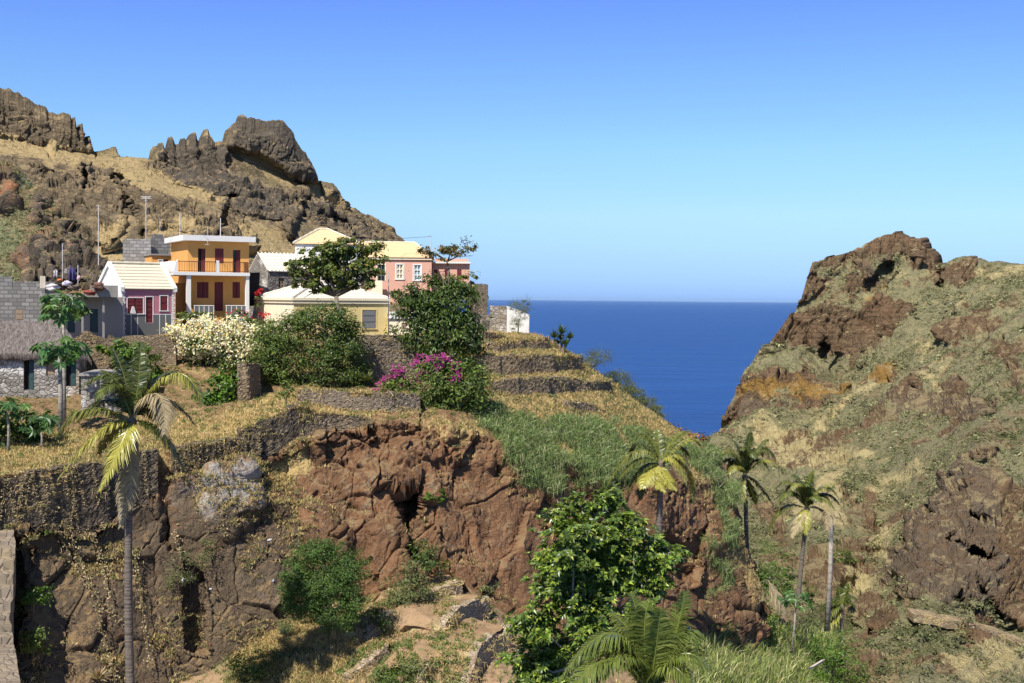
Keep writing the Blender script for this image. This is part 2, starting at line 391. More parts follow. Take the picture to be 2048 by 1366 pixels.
# terrace walls: the ground steps at each of them, the wall itself is built later
SW = [
 ('dry black stone terrace wall under the thatched hut, hung with dry vines', [(-140, 962, 52.6), (0, 948, 53.7), (111, 935, 55.2), (222, 916, 57), (315, 898, 59)], [(-140, 1085), (0, 1078), (60, 1050), (178, 1062), (235, 1030), (315, 995)], 'ST_L'),
 ('dark stone wall above the pale grey rock outcrop', [(345, 892, 59.6), (400, 886, 60.6), (470, 878, 61.8), (520, 868, 62.8)], [(345, 960), (400, 938), (470, 928), (520, 912)], 'ST_L'),
 ('curved dark stone wall left of the brown cliff, grass on top', [(478, 858, 63.6), (500, 848, 63.6), (545, 828, 64.3), (585, 812, 65.2), (612, 806, 66)], [(478, 905), (500, 912), (545, 900), (585, 888), (612, 870)], 'ST_L'),
 ('short stone wall directly on top of the brown cliff', [(600, 828, 65.6), (650, 824, 66.2), (718, 830, 66.8), (745, 842, 66.9)], [(600, 878), (650, 862), (718, 856), (745, 852)], 'ST_B'),
 ('long grey stone wall below the dark green shrubs', [(596, 782, 68.2), (640, 781, 68.6), (720, 783, 69.2), (770, 785, 69.6), (840, 790, 70.4)], [(596, 806), (640, 812), (720, 825), (770, 828), (840, 822)], 'ST_D'),
 ('tall dark retaining wall below the yellow house', [(700, 672, 83), (745, 672, 83.2), (805, 672, 83.8), (840, 672, 84.4)], [(700, 765), (745, 762), (805, 755), (840, 750)], 'ST_D'),
 ('stone wall end with square corner beside the bright green bush', [(476, 726, 73.5), (500, 726, 73.7), (520, 728, 74)], [(476, 805), (500, 800), (520, 790)], 'ST_B'),
 ('topmost terrace wall below the ruined white wall', [(935, 668, 91.5), (972, 663, 92.5), (1005, 668, 93)], [(935, 690), (972, 690), (1005, 678)], 'ST_B'),
 ('short terrace wall topped by dry grass left of the yucca', [(972, 682, 87.5), (1000, 682, 88), (1050, 677, 88.8), (1098, 675, 90)], [(972, 704), (1000, 706), (1050, 700), (1098, 700)], 'ST_B'),
 ('long terrace wall of brown stone ending at a square corner above the sea', [(955, 712, 83.2), (1000, 710, 83.6), (1060, 710, 84.6), (1110, 709, 85.6), (1166, 713, 87.4)], [(955, 750), (1000, 752), (1060, 748), (1110, 745), (1166, 742)], 'ST_B'),
 ('curved terrace wall half hidden by weeds below the long brown one', [(985, 763, 79), (1040, 757, 80), (1100, 755, 81.4), (1140, 754, 82.6), (1180, 762, 84), (1222, 758, 86.5)], [(985, 790), (1040, 790), (1100, 790), (1140, 784), (1180, 786), (1222, 782)], 'ST_B'),
 ('low broken terrace wall in tan grass, lowest on the point', [(1125, 803, 81), (1150, 801, 82), (1180, 806, 83), (1215, 820, 84)], [(1125, 815), (1150, 820), (1180, 824), (1215, 832)], 'ST_B'),
 ('brown ruin wall with rounded top below the pink house', [(146, 668, 77), (165, 661, 77), (190, 661, 77.3), (215, 668, 77.5), (232, 682, 77.6), (240, 690, 77.6)], [(146, 752), (165, 752), (190, 752), (215, 752), (232, 752), (240, 752)], 'ST_B'),
]
WALLTOP = []
for l_, t_, b_, m_ in SW:
    t_ = np.array(t_, float); b_ = np.array(b_, float); xs = np.unique(np.concatenate([t_[:, 0], np.linspace(t_[0, 0], t_[-1, 0], 24)]))
    ty = np.interp(xs, t_[:, 0], t_[:, 1]); by = np.interp(xs, b_[:, 0], b_[:, 1]); yb = []
    for x, y in zip(xs, by):
        d = (PX - x) ** 2 + (PY - y) ** 2 + (BB > 5.05) * 1e6; yb.append(YY.ravel()[d.argmin()])
    yb = gsm(np.array(yb), 2); WALLTOP.append(np.stack([xs, ty, yb - .15], -1))
    m = (PX >= xs[0]) & (PX <= xs[-1]) & (BB < 5.1); x = PX[m]; y = PY[m]; f = (y > np.interp(x, xs, ty) + 1.5) & (y < np.interp(x, xs, by))
    f2 = (y >= np.interp(x, xs, by)) & (y < np.interp(x, xs, by) + 45); v = YY[m]; v[f2] -= .5 * (1 - (y[f2] - np.interp(x[f2], xs, by)) / 45); v[f] = np.maximum(np.interp(x[f], xs, yb) + .25, 0); YY[m] = v
cave = [(762, 966), (800, 980), (846, 960), (850, 990), (836, 1022), (820, 1048), (812, 1064), (802, 1052), (796, 1020), (776, 992)]
YY = YY + 3.2 * polymask(PX, PY, cave, 8, 4) + 1.6 * polymask(PX, PY, [(808, 1095), (818, 1082), (840, 1098), (836, 1118), (812, 1120)], 8, 3)
YY = YY + 1.1 * many(PX, PY, [[(640, 965), (700, 1000), (760, 1030), (770, 1050), (740, 1035), (690, 1010)], [(1375, 1090), (1420, 1045), (1400, 1110), (1385, 1160), (1375, 1150)],
                              [(1070, 1050), (1100, 1058), (1095, 1075), (1075, 1062)], [(1465, 1210), (1530, 1218), (1515, 1232), (1470, 1228)], [(965, 900), (1010, 940), (1060, 1000), (1040, 995), (985, 940)],
                              [(595, 1000), (615, 1000), (612, 1120), (600, 1110)], [(375, 1120), (405, 1150), (410, 1300), (385, 1290)], [(330, 1010), (350, 1010), (345, 1100), (325, 1080)],
                              [(25, 1080), (45, 1060), (45, 1170), (35, 1300), (22, 1260), (20, 1160)]], 8, 5)
YY = YY - .6 * many(PX, PY, [[(410, 945), (470, 925), (520, 935), (512, 990), (495, 1050), (445, 1075), (415, 1020)], [(600, 1000), (680, 1060), (690, 1190), (610, 1180)], [(745, 1045), (790, 1060), (815, 1150), (760, 1180), (735, 1120)]], 24, 8)
def d_spur(W, PX, PY, B):
    cl = sstep(1.12, .95, B) * sstep(0, .05, B)
    big = fbm(W * .20, 3, 4) * .50 + fbm(W * np.array([.9, .9, .5]), 3, 21) * .06
    d = cl * big + (1 - cl) * .10 * fbm(W * .7, 4, 40)
    m = cl > .02
    if m.any():
        w = W[m] + fbm(W[m] * .5, 3, 60)[:, None] * .3
        e, cid, fc = voro(w * np.array([.36, .36, .27]), 11); e2, c2, fc2 = voro(w * np.array([1.05, 1.05, .8]), 31); e3, c3, fc3 = voro(w * np.array([3.1, 3.1, 2.2]), 37)
        rough = sstep(-.4, .3, fbm(W[m] * .16 + 4, 3, 81)) * sstep(1000, 915, PY[m] - .06 * (PX[m] - 800)) + .22
        ck = sstep(.035, 0, np.abs(fbm(w * np.array([.32, .32, .22]), 4, 64)))
        r = (cid - .5) * .5 + fc * .55 - .25 * sstep(.035, 0, e) - .25 * ck
        r += ((c2 - .5) * .22 + fc2 * .26 - .10 * sstep(.05, 0, e2)) * rough * 1.3
        r += ((c3 - .5) * .06 + fc3 * .07) * (.4 + rough) + .03 * fbm(w * 4, 3, 90)
        left = sstep(560, 480, PX[m])
        d[m] += cl[m] * r * (1 - .4 * left)
    return d
def g_spur(W, PX, PY, B, N):
    g = G4(PX)
    n = fbm(W * .3, 4, 70)
    green = many(PX, PY, [[(958, 832), (1010, 822), (1060, 835), (1100, 880), (1108, 945), (1090, 985), (1060, 960), (1030, 930), (990, 880)],
                          [(1090, 840), (1180, 845), (1250, 868), (1330, 870), (1420, 900), (1440, 980), (1425, 1010), (1395, 1000), (1380, 930), (1330, 900), (1300, 960), (1240, 960), (1260, 1060), (1230, 1070), (1190, 985), (1140, 940), (1110, 905)],
                          [(1235, 1000), (1300, 1000), (1290, 1060), (1240, 1060)], [(-50, 955), (-50, 895), (250, 872), (330, 890), (200, 928)]], 26, 16) + .62 * many(PX, PY, [[(1395, 1060), (1430, 960), (1470, 1000), (1475, 1180), (1440, 1200)]], 30, 16)
    g[..., 0] = np.clip(green * (.72 + .75 * fbm(W * .45, 4, 71)) + sstep(.3, .9, n) * .25 * (B > 1), 0, 1)
    dry = many(PX, PY, [[(940, 660), (1090, 660), (1190, 730), (1260, 780), (1400, 885), (1300, 880), (1180, 845), (1090, 835), (985, 800), (960, 740)],
                        [(330, 890), (480, 820), (600, 790), (830, 795), (830, 830), (600, 850), (480, 880)], [(0, 950), (0, 880), (300, 850), (480, 830), (520, 870), (340, 905)],
                        [(540, 930), (610, 880), (630, 930), (570, 980)], [(820, 840), (900, 850), (960, 865), (930, 890), (860, 880)]], 20, 12)
    dry = dry + .6 * many(PX, PY, [[(1450, 1010), (1500, 1060), (1530, 1200), (1480, 1220), (1455, 1120)]], 30, 14) + green * sstep(.05, .5, fbm(W * .33 + 12, 4, 74)) * .8; g[..., 1] = np.clip(dry * (.75 + .3 * n) + (B > 1) * .25, 0, 1); g[..., 0] *= 1 - .75 * np.clip(green * sstep(.05, .5, fbm(W * .33 + 12, 4, 74)), 0, 1)
    g[..., 2] = many(PX, PY, [[(405, 950), (470, 922), (525, 930), (515, 1000), (500, 1060), (440, 1085), (415, 1040), (350, 1010), (360, 970)], [(410, 945), (470, 920), (530, 930), (515, 1000), (450, 1060)], [(440, 1080), (560, 1080), (570, 1160), (520, 1250), (450, 1180)]], 40, 14)
    mud = many(PX, PY, [[(-250, 1030), (300, 985), (420, 990), (520, 1010), (560, 1000), (600, 1010), (610, 1120), (570, 1200), (570, 1480), (-250, 1480)]], 60, 20)
    g[..., 3] = 1 - .85 * mud
    return g
M_SPUR = m_rock('cliff_rock', (.175, .10, .053), (.22, .112, .056), (.25, .165, .085), (.085, .115, .035), (.46, .33, .14), (.38, .345, .30), (.135, .10, .064), 1.0, .6, .62)
sheet('village_spur', PX, PY, YY, BB, d_spur, g_spur, M_SPUR, left=((0, -250), (4, -800)), right=((9, 4), (26, -10), (60, -50)), label='red brown cliff and terraced spur below the village')
k_ = int((BB[:, 0] < 5.05).sum()); SPUR0 = (PX[:k_], PY[:k_], YY[:k_]); LAND['village_spur']['nb'] = PX.shape[0] - k_

# ---------------------------------------------------------------- valley floor in front of the cliff
V = [[(-700, 2150, 30), (250, 2250, 27), (900, 2350, 26), (1400, 2350, 27), (2700, 2300, 48)],
     [(-700, 1720, 40), (250, 1620, 46), (600, 1500, 49), (900, 1500, 48), (1200, 1560, 46), (1400, 1560, 50), (1600, 1480, 72), (1750, 1450, 97), (1900, 1450, 108), (2700, 1460, 118)],
     [(-700, 1500, 48), (0, 1480, 49), (340, 1400, 53.5), (600, 1366, 52.5), (800, 1366, 52), (1000, 1366, 52), (1200, 1400, 52), (1400, 1366, 62), (1550, 1366, 76), (1700, 1366, 108), (1900, 1380, 122), (2700, 1400, 140)],
     [(-700, 1460, 52), (0, 1440, 53), (380, 1310, 58), (600, 1270, 56.4), (800, 1260, 56.4), (1000, 1290, 56.4), (1200, 1330, 58), (1400, 1305, 72), (1550, 1272, 92), (1700, 1290, 124), (1900, 1330, 138), (2700, 1340, 160)],
     [(-700, 1440, 60), (0, 1420, 60), (400, 1240, 62), (640, 1200, 61), (800, 1165, 62.5), (900, 1150, 63), (1000, 1225, 62), (1200, 1300, 67), (1400, 1270, 81), (1550, 1225, 104), (1700, 1200, 140), (1900, 1220, 150), (2700, 1240, 180)],
     [(-700, 1430, 70), (0, 1410, 68), (480, 1190, 68), (640, 1165, 67), (900, 1140, 68), (1050, 1215, 68), (1200, 1290, 73), (1400, 1265, 90), (1550, 1200, 120), (1700, 1170, 156), (1900, 1180, 166), (2700, 1200, 190)]]
PX, PY, YY, BB = loft(V, 900, [30, 40, 70, 70, 14], 4)
def g_val(W, PX, PY, B, N):
    g = G4(PX); n = fbm(W * .35, 4, 72)
    g[..., 1] = np.clip(many(PX, PY, [[(430, 1200), (560, 1190), (640, 1240), (720, 1200), (800, 1150), (860, 1190), (760, 1300), (680, 1400), (480, 1400)]], 40, 14) * .8 + n * .25, 0, 1)
    g[..., 0] = np.clip(many(PX, PY, [[(430, 1310), (560, 1290), (700, 1340), (700, 1420), (430, 1420)], [(1350, 1290), (1550, 1230), (1750, 1200), (1900, 1250), (1900, 1450), (1350, 1450)], [(830, 1200), (900, 1230), (900, 1400), (700, 1400), (760, 1300)]], 50, 14) * .7 + n * .25, 0, 1)
    return g
M_VAL = m_rock('valley_soil', (.20, .125, .07), (.26, .165, .09), (.34, .23, .13), (.07, .11, .03), (.42, .33, .14), (.3, .28, .25), s=1.3, bump=.35, soil=.7)
sheet('valley_ground', PX, PY, YY, BB, lambda W, a, b, c: .16 * fbm(W * .5, 4, 44) + .05 * fbm(W * 2, 3, 47), g_val, M_VAL, label='dry valley floor below the cliff')
VAL0 = (PX, PY, YY)

# ---------------------------------------------------------------- right headland and valley side
D = [[(1380, 1330, 100), (1450, 1420, 95), (1550, 1460, 90), (1650, 1470, 90), (1850, 1470, 95), (2050, 1470, 100), (2300, 1470, 105)],
     [(1400, 1180, 160), (1480, 1180, 152), (1580, 1180, 142), (1680, 1200, 130), (1780, 1225, 124), (1850, 1232, 122), (1950, 1245, 124), (2050, 1285, 126), (2300, 1300, 132)],
     [(1405, 1050, 212), (1490, 1050, 202), (1580, 1050, 190), (1680, 1060, 174), (1760, 1080, 160), (1800, 1075, 150), (1850, 1060, 142), (1930, 1050, 138), (2050, 1060, 138), (2300, 1060, 138)],
     [(1415, 940, 275), (1500, 940, 252), (1600, 940, 240), (1700, 950, 228), (1790, 970, 200), (1850, 965, 175), (1900, 935, 163), (1960, 900, 158), (2050, 880, 156), (2300, 870, 155)],
     [(1426, 880, 318), (1450, 850, 320), (1482, 848, 318), (1560, 835, 308), (1650, 818, 300), (1720, 805, 290), (1800, 800, 278), (1900, 800, 256), (2050, 770, 230), (2300, 750, 220)],
     [(1478, 752, 326), (1500, 750, 325), (1570, 756, 322), (1650, 756, 318), (1720, 741, 313), (1800, 730, 306), (1900, 700, 288), (2050, 690, 264), (2300, 680, 250)],
     [(1535, 690, 342), (1560, 697, 341), (1620, 708, 338), (1680, 706, 335), (1740, 690, 332), (1800, 660, 330), (1900, 640, 313), (2050, 620, 292), (2300, 600, 280)],
     [(1600, 607, 347), (1620, 606, 346), (1660, 613, 344), (1710, 616, 342), (1770, 606, 340), (1820, 610, 338), (1900, 600, 325), (2050, 585, 308), (2300, 570, 300)],
     [(1617, 545, 352), (1640, 548, 353), (1680, 552, 354), (1730, 547, 354), (1780, 532, 355), (1830, 545, 352), (1880, 560, 346), (1960, 566, 342), (2050, 558, 333), (2300, 550, 330)],
     [(1628, 530, 356), (1640, 523, 358), (1662, 515, 360), (1690, 507, 362), (1718, 497, 364), (1725, 488, 364), (1750, 474, 366), (1765, 467, 367), (1780, 466, 368), (1795, 468, 368), (1806, 476, 368), (1838, 485, 368), (1841, 478, 368), (1844, 487, 368),
      (1858, 498, 366), (1868, 512, 365), (1873, 527, 364), (1888, 531, 362), (1894, 521, 361), (1915, 512, 361), (1940, 518, 361), (1965, 526, 360), (1985, 524, 360), (2010, 528, 358), (2035, 530, 356), (2048, 533, 355), (2300, 520, 350)]]
PX, PY, YY, BB = loft(D, 620, [60, 70, 80, 60, 60, 50, 55, 50, 40], 4)
D_ROCK = [[(1560, 615), (1570, 560), (1600, 505), (1690, 480), (1722, 470), (1690, 540), (1660, 560), (1640, 592), (1620, 600)],
          [(1720, 500), (1750, 440), (1780, 430), (1806, 440), (1860, 470), (1885, 522), (1866, 548), (1840, 530), (1800, 512), (1770, 530), (1740, 560), (1705, 590), (1680, 574), (1712, 530)],
          [(1740, 560), (1780, 545), (1790, 578), (1762, 600), (1720, 612), (1692, 602)],
          [(1560, 628), (1700, 607), (1760, 590), (1810, 600), (1822, 640), (1790, 652), (1772, 690), (1722, 706), (1640, 709), (1590, 692), (1480, 705), (1500, 680), (1540, 640)],
          [(1430, 748), (1600, 752), (1720, 745), (1792, 728), (1800, 762), (1735, 776), (1640, 797), (1560, 832), (1485, 848), (1420, 840)],
          [(1893, 642), (1920, 615), (2002, 605), (2006, 640), (1962, 690), (1900, 692), (1882, 704)], [(1962, 710), (2048, 680), (2060, 722), (1990, 742)],
          [(1780, 786), (1850, 778), (1900, 788), (1980, 790), (2010, 850), (1962, 862), (1900, 860), (1850, 832), (1780, 822)],
          [(1800, 1085), (1828, 1030), (1880, 955), (1940, 920), (2060, 965), (2070, 1270), (1960, 1205), (1880, 1212), (1810, 1185), (1762, 1130)],
          [(1884, 530), (1906, 514), (1962, 535), (1912, 570), (1885, 575)], [(1690, 1205), (1800, 1192), (1822, 1240), (1740, 1262)], [(1596, 1140), (1650, 1120), (1700, 1160), (1690, 1200), (1610, 1190)],
          [(1500, 1000), (1560, 1020), (1580, 1075), (1510, 1070)], [(1690, 1010), (1750, 1015), (1750, 1050), (1700, 1045)], [(2030, 740), (2060, 720), (2060, 800), (2020, 800)]]
rk = many(PX, PY, D_ROCK, 10, 9)
YY = YY - 1.0 * rk * (YY / 330) - 1.5 * many(PX, PY, D_ROCK[8:9], 20, 12)
YY = YY + 7 * many(PX, PY, [[(1638, 672), (1650, 664), (1662, 690), (1658, 704), (1638, 704)], [(1728, 562), (1770, 528), (1790, 526), (1770, 550), (1735, 580)], [(1965, 805), (2000, 815), (2000, 845), (1975, 850)], [(1848, 1022), (1872, 1018), (1884, 1040), (1862, 1034)], [(1895, 1075), (1935, 1090), (2000, 1118), (1995, 1128), (1930, 1104)], [(1950, 1155), (1985, 1200), (2010, 1245), (1990, 1238), (1960, 1190)], [(1800, 1065), (1812, 1068), (1822, 1108), (1808, 1100)], [(1945, 1025), (1965, 1022), (1970, 1032), (1948, 1034)], [(1915, 1185), (1940, 1220), (1930, 1228), (1912, 1200)],
                            [(1875, 545), (1888, 520), (1886, 575), (1876, 570)]], 6, 3)
YY = YY + 5 * many(PX, PY, [[(1700, 760), (1760, 700), (1890, 610), (1900, 630), (1880, 700), (1800, 780), (1730, 830), (1640, 900), (1620, 880)], [(1680, 1220), (1720, 1130), (1800, 1010), (1830, 970), (1780, 1060), (1740, 1180), (1700, 1300)]], 50, 14)
YY = YY - 3 * many(PX, PY, [[(1800, 790), (1890, 700), (1905, 640), (1920, 640), (1900, 720), (1830, 800)], [(1760, 1080), (1850, 960), (1960, 880), (1990, 890), (1900, 950), (1830, 1040)]], 30, 12)
def r_head(W, PX, PY):
    r = many(PX, PY, D_ROCK[2:3] + D_ROCK[5:], 10, 24, 6); keep = np.maximum(many(PX, PY, D_ROCK[:2] + D_ROCK[3:4], 10, 16, 6), many(PX, PY, D_ROCK[4:5], 8, 6, 6))
    return np.maximum(keep * (.8 + .2 * sstep(-.8, -.2, fbm(W * .07 + 3, 4, 85))), 0) if False else np.maximum(np.maximum(keep * sstep(-1.1, -.45, fbm(W * .09 + 3, 4, 85)), 0), np.maximum(r * sstep(-.8, -.2, fbm(W * .07 + 3, 4, 85)), .8 * sstep(.56, .7, fbm(W * np.array([.05, .05, .09]) + 8, 4, 86)) * sstep(620, 760, PY)))
def d_head(W, PX, PY, B):
    k = np.clip(W[..., 1] / 330, .4, 1.1)[...]
    r = r_head(W, PX, PY)
    d = k * (1.6 * fbm(W * .045, 4, 14) + .6 * fbm(W * np.array([.14, .14, .22]), 4, 17)) + k * .45 * fbm(W * .5, 4, 19) * (1 - r)
    gu = fbm(np.stack([(PX * .66 + PY * .75) / 75, (PX * .75 - PY * .66) / 260, PX * 0], -1), 4, 95); d += k * 3.8 * gu * sstep(560, 700, PY) * (1 - .6 * r)
    tr = np.sin(PY * .34 + fbm(np.stack([PX / 60, PY / 60, PX * 0], -1), 3, 96) * 2.5); d += .55 * k * np.clip(tr, -.3, 1) * many(PX, PY, [[(1430, 870), (1500, 840), (1640, 830), (1740, 790), (1760, 830), (1700, 940), (1560, 1000), (1420, 960)]], 40, 10)
    m = r > .03; w = W[m] + fbm(W[m] * .2, 3, 61)[:, None] * 1.4; kk = 330 / np.clip(W[m][:, 1:2], 130, 400)
    e, c, fc = voro(w * kk ** .6 * np.array([.16, .16, .10]), 13); e2, c2, f2 = voro(w * kk ** .6 * np.array([.5, .5, .36]), 33)
    ck = sstep(.06, 0, np.abs(fbm(w * kk ** .6 * np.array([.13, .13, .08]), 4, 65)))
    d[m] += r[m] * k[m] * (.9 + (c - .5) * 2.0 + fc * 2.4 - .8 * sstep(.05, 0, e) - 1.4 * ck + ((c2 - .5) * .9 + f2 * 1.1 - .3 * sstep(.06, 0, e2)) * (.35 + .65 * sstep(-.4, .4, fbm(W[m] * .06, 3, 82))) + .45 * fbm(w * np.array([.6, .6, .3]), 5, 83, .6))
    return d * (1 - .6 * sstep(8.6, 9, B))
def g_head(W, PX, PY, B, N):
    g = G4(PX); r = r_head(W, PX, PY); n = fbm(W * .06, 4, 73); n2 = fbm(W * .2, 4, 75)
    tan = many(PX, PY, [[(1560, 850), (1640, 825), (1755, 778), (1742, 800), (1660, 842), (1620, 880), (1590, 866)], [(1545, 918), (1640, 915), (1740, 922), (1810, 935), (1740, 948), (1560, 938)],
                        [(1740, 992), (1790, 960), (1845, 930), (1852, 944), (1790, 988), (1752, 1006)], [(1862, 770), (1880, 720), (1902, 728), (1882, 785)], [(1580, 990), (1680, 1000), (1700, 1040), (1600, 1050)],
                        [(1440, 870), (1480, 850), (1560, 840), (1600, 870), (1500, 905)], [(1500, 880), (1600, 880), (1640, 905), (1560, 912)], [(1640, 945), (1700, 950), (1690, 990), (1620, 985)], [(1760, 1075), (1790, 1060), (1770, 1120), (1740, 1130)], [(1630, 1000), (1700, 1060), (1690, 1080), (1600, 1040)], [(1820, 690), (1870, 640), (1890, 650), (1840, 720)], [(1900, 600), (1980, 580), (1990, 590), (1920, 612)], [(1880, 1320), (1990, 1290), (2050, 1320), (2050, 1380), (1900, 1380)], [(1950, 540), (2048, 535), (2048, 555), (1960, 560)], [(1690, 1140), (1760, 1150), (1740, 1190), (1690, 1180)]], 16, 9)
    g[..., 0] = np.clip((1 - r) * (.82 + .30 * n + .32 * n2) - tan * .55, 0, 1)
    n3 = fbm(W * .11 + 30, 4, 79); g[..., 1] = np.clip(tan * .75 + (1 - r) * (.30 + .5 * sstep(-.1, .6, n3)), 0, 1)
    g[..., 2] = many(PX, PY, [[(1470, 792), (1560, 796), (1640, 798), (1560, 834), (1484, 850), (1462, 835)], [(1780, 790), (1900, 790), (2010, 800), (2010, 860), (1900, 860), (1780, 822)], [(1720, 540), (1780, 500), (1790, 530), (1740, 570)],
                              [(1740, 1140), (1800, 1060), (1830, 1010), (1900, 920), (1990, 930), (2010, 1120), (1990, 1240), (1860, 1210)]], 16, 12) * .68
    g[..., 3] = 1 - .9 * many(PX, PY, [[(1478, 762), (1560, 764), (1660, 766), (1720, 758), (1730, 775), (1640, 790), (1560, 793), (1474, 788)], [(1730, 770), (1760, 740), (1790, 732), (1795, 760)], [(1700, 600), (1760, 575), (1790, 560), (1780, 590), (1740, 600)]], 8, 3)
    return g
M_HEAD = m_rock('headland_rock', (.205, .122, .066), (.185, .128, .074), (.34, .26, .135), (.265, .245, .13), (.50, .41, .20), (.155, .122, .086), (.31, .185, .055), .25, .8, .8, strata=10)
sheet('headland', PX, PY, YY, BB, d_head, g_head, M_HEAD, back=((14, 1), (40, -14), (90, -70), (150, -165)), left=((6, 12), (26, 40), (90, 120)), side=.15, label='rocky green and brown headland across the valley')

# ---------------------------------------------------------------- mountain ridge behind the village
E5 = [(-200, 92, 342), (0, 173, 345), (40, 190, 347), (70, 208, 348), (100, 225, 349), (140, 231, 350), (144, 248, 350), (149, 234, 350), (154, 259, 350), (160, 264, 350), (164, 250, 351), (169, 280, 351), (174, 284, 351), (179, 270, 352), (185, 298, 352), (192, 305, 352), (206, 308, 352), (214, 301, 352), (224, 299, 352), (230, 294, 352), (236, 312, 352), (262, 318, 353), (285, 324, 354), (306, 325, 354),
      (309, 300, 354), (314, 291, 354), (319, 297, 354), (325, 283, 354), (330, 304, 354), (335, 314, 354), (339, 306, 354), (344, 275, 354), (347, 284, 354), (351, 298, 354), (357, 287, 354), (362, 293, 354), (368, 275, 354), (375, 284, 355), (384, 271, 355), (391, 266, 355), (398, 287, 355), (404, 279, 355), (409, 268, 356), (415, 261, 356), (423, 274, 356), (430, 285, 356), (442, 284, 357), (452, 287, 358), (456, 268, 359), (466, 252, 360), (476, 240, 361), (483, 233, 361), (500, 236, 361), (512, 241, 362), (535, 242, 362), (556, 238, 362), (572, 250, 363),
      (584, 265, 364), (600, 292, 365), (612, 312, 366), (630, 338, 366), (635, 352, 366), (637, 364, 366), (656, 364, 367), (668, 372, 368), (680, 386, 369), (687, 412, 370), (700, 418, 371), (722, 428, 372), (745, 437, 373), (770, 450, 374), (785, 462, 374), (800, 478, 374), (840, 503, 375)]
E = [[(-200, 700, 230), (100, 690, 235), (300, 680, 240), (500, 660, 245), (700, 650, 262), (862, 640, 285)],
     [(-200, 480, 262), (0, 500, 262), (150, 500, 266), (250, 480, 270), (330, 470, 272), (420, 480, 275), (500, 490, 280), (600, 505, 292), (700, 505, 304), (800, 510, 325), (858, 522, 338)],
     [(-200, 400, 288), (0, 420, 288), (100, 420, 290), (200, 400, 294), (300, 395, 297), (400, 405, 300), (480, 420, 306), (560, 440, 314), (640, 450, 326), (720, 457, 340), (800, 489, 354), (852, 509, 356)],
     [(-200, 290, 318), (0, 300, 318), (60, 310, 320), (150, 330, 322), (220, 345, 326), (300, 350, 330), (360, 372, 328), (430, 396, 327), (500, 402, 330), (580, 410, 338), (660, 428, 350), (740, 448, 360), (800, 483, 366), (848, 506, 366)],
     [(-200, 225, 336), (0, 262, 336), (60, 285, 338), (140, 303, 340), (190, 313, 343), (240, 322, 345), (300, 329, 348), (330, 347, 345), (380, 338, 344), (450, 306, 348), (500, 322, 352), (560, 350, 356), (620, 376, 361), (680, 414, 366), (740, 440, 370), (800, 480, 371), (844, 504, 371)], E5]
PX, PY, YY, BB = loft(E, 1100, [40, 60, 60, 60, 70], 2)
E_ROCK = [[(-100, 100), (0, 170), (150, 230), (190, 305), (140, 300), (60, 282), (-100, 250)], [(-50, 325), (60, 320), (130, 345), (182, 372), (192, 425), (160, 440), (60, 402), (-50, 380)], [(306, 328), (312, 285), (400, 265), (450, 288), (455, 330), (600, 402), (600, 425), (560, 442), (480, 422), (380, 380)],
          [(450, 290), (470, 230), (580, 235), (640, 350), (636, 368), (590, 350), (520, 310)], [(250, 392), (330, 396), (480, 432), (502, 485), (440, 492), (330, 452), (260, 430)], [(572, 472), (596, 385), (612, 385), (588, 476)],
          [(600, 402), (650, 412), (760, 470), (800, 480), (700, 478), (620, 440)], [(640, 365), (690, 380), (690, 420), (660, 412)], [(160, 330), (230, 330), (260, 370), (230, 500), (160, 480)], [(485, 400), (505, 480), (500, 500), (470, 470)]]
tf = sstep(4.0, 5.0, BB); q_ = np.stack([PX / 9, PX * 0, PX * 0], -1); PY = PY + tf * (fbm(q_, 4, 88) * 4.0 - 1.5) * (PX > -100)
YY = YY - 3.5 * many(PX, PY, E_ROCK, 8, 6) - 5 * many(PX, PY, E_ROCK[3:4] + E_ROCK[5:6], 10, 4)
YY = YY + 10 * many(PX, PY, [[(226, 345), (248, 352), (256, 385), (288, 440), (276, 452), (236, 390)], [(164, 335), (175, 335), (170, 405), (164, 400)], [(285, 450), (300, 455), (290, 480), (278, 470)], [(60, 330), (110, 340), (118, 350), (90, 352)], [(640, 420), (690, 440), (700, 460), (650, 445)], [(462, 385), (475, 390), (440, 480), (430, 470)]], 6, 4)
def d_mtn(W, PX, PY, B):
    r = many(PX, PY, E_ROCK, 10, 16)
    d = 1.2 * fbm(W * .035, 3, 15) + (.30 + .4 * r) * fbm(W * np.array([.12, .12, .3]), 4, 18) + .12 * fbm(W * .45, 4, 20)
    m = r > .05; w = W[m] + fbm(W[m] * .15, 3, 62)[:, None] * 1.5
    e, c, fc = voro(w * np.array([.13, .13, .08]), 14); e2, c2, f2 = voro(w * np.array([.42, .42, .26]), 34); ck = sstep(.06, 0, np.abs(fbm(w * np.array([.12, .12, .06]), 4, 66)))
    d[m] += r[m] * ((c - .5) * .9 + fc * 1.3 - .5 * sstep(.04, 0, e) - .9 * ck + ((c2 - .5) * .4 + f2 * .6) + 1.2 * fbm((w + w[:, :1] * np.array([0, 0, .3])) * np.array([.07, .07, .55]), 4, 84, .6) + .25 * fbm(w * np.array([.6, .6, .3]), 4, 83))
    return d * (1 - .94 * sstep(4.3, 4.9, B))
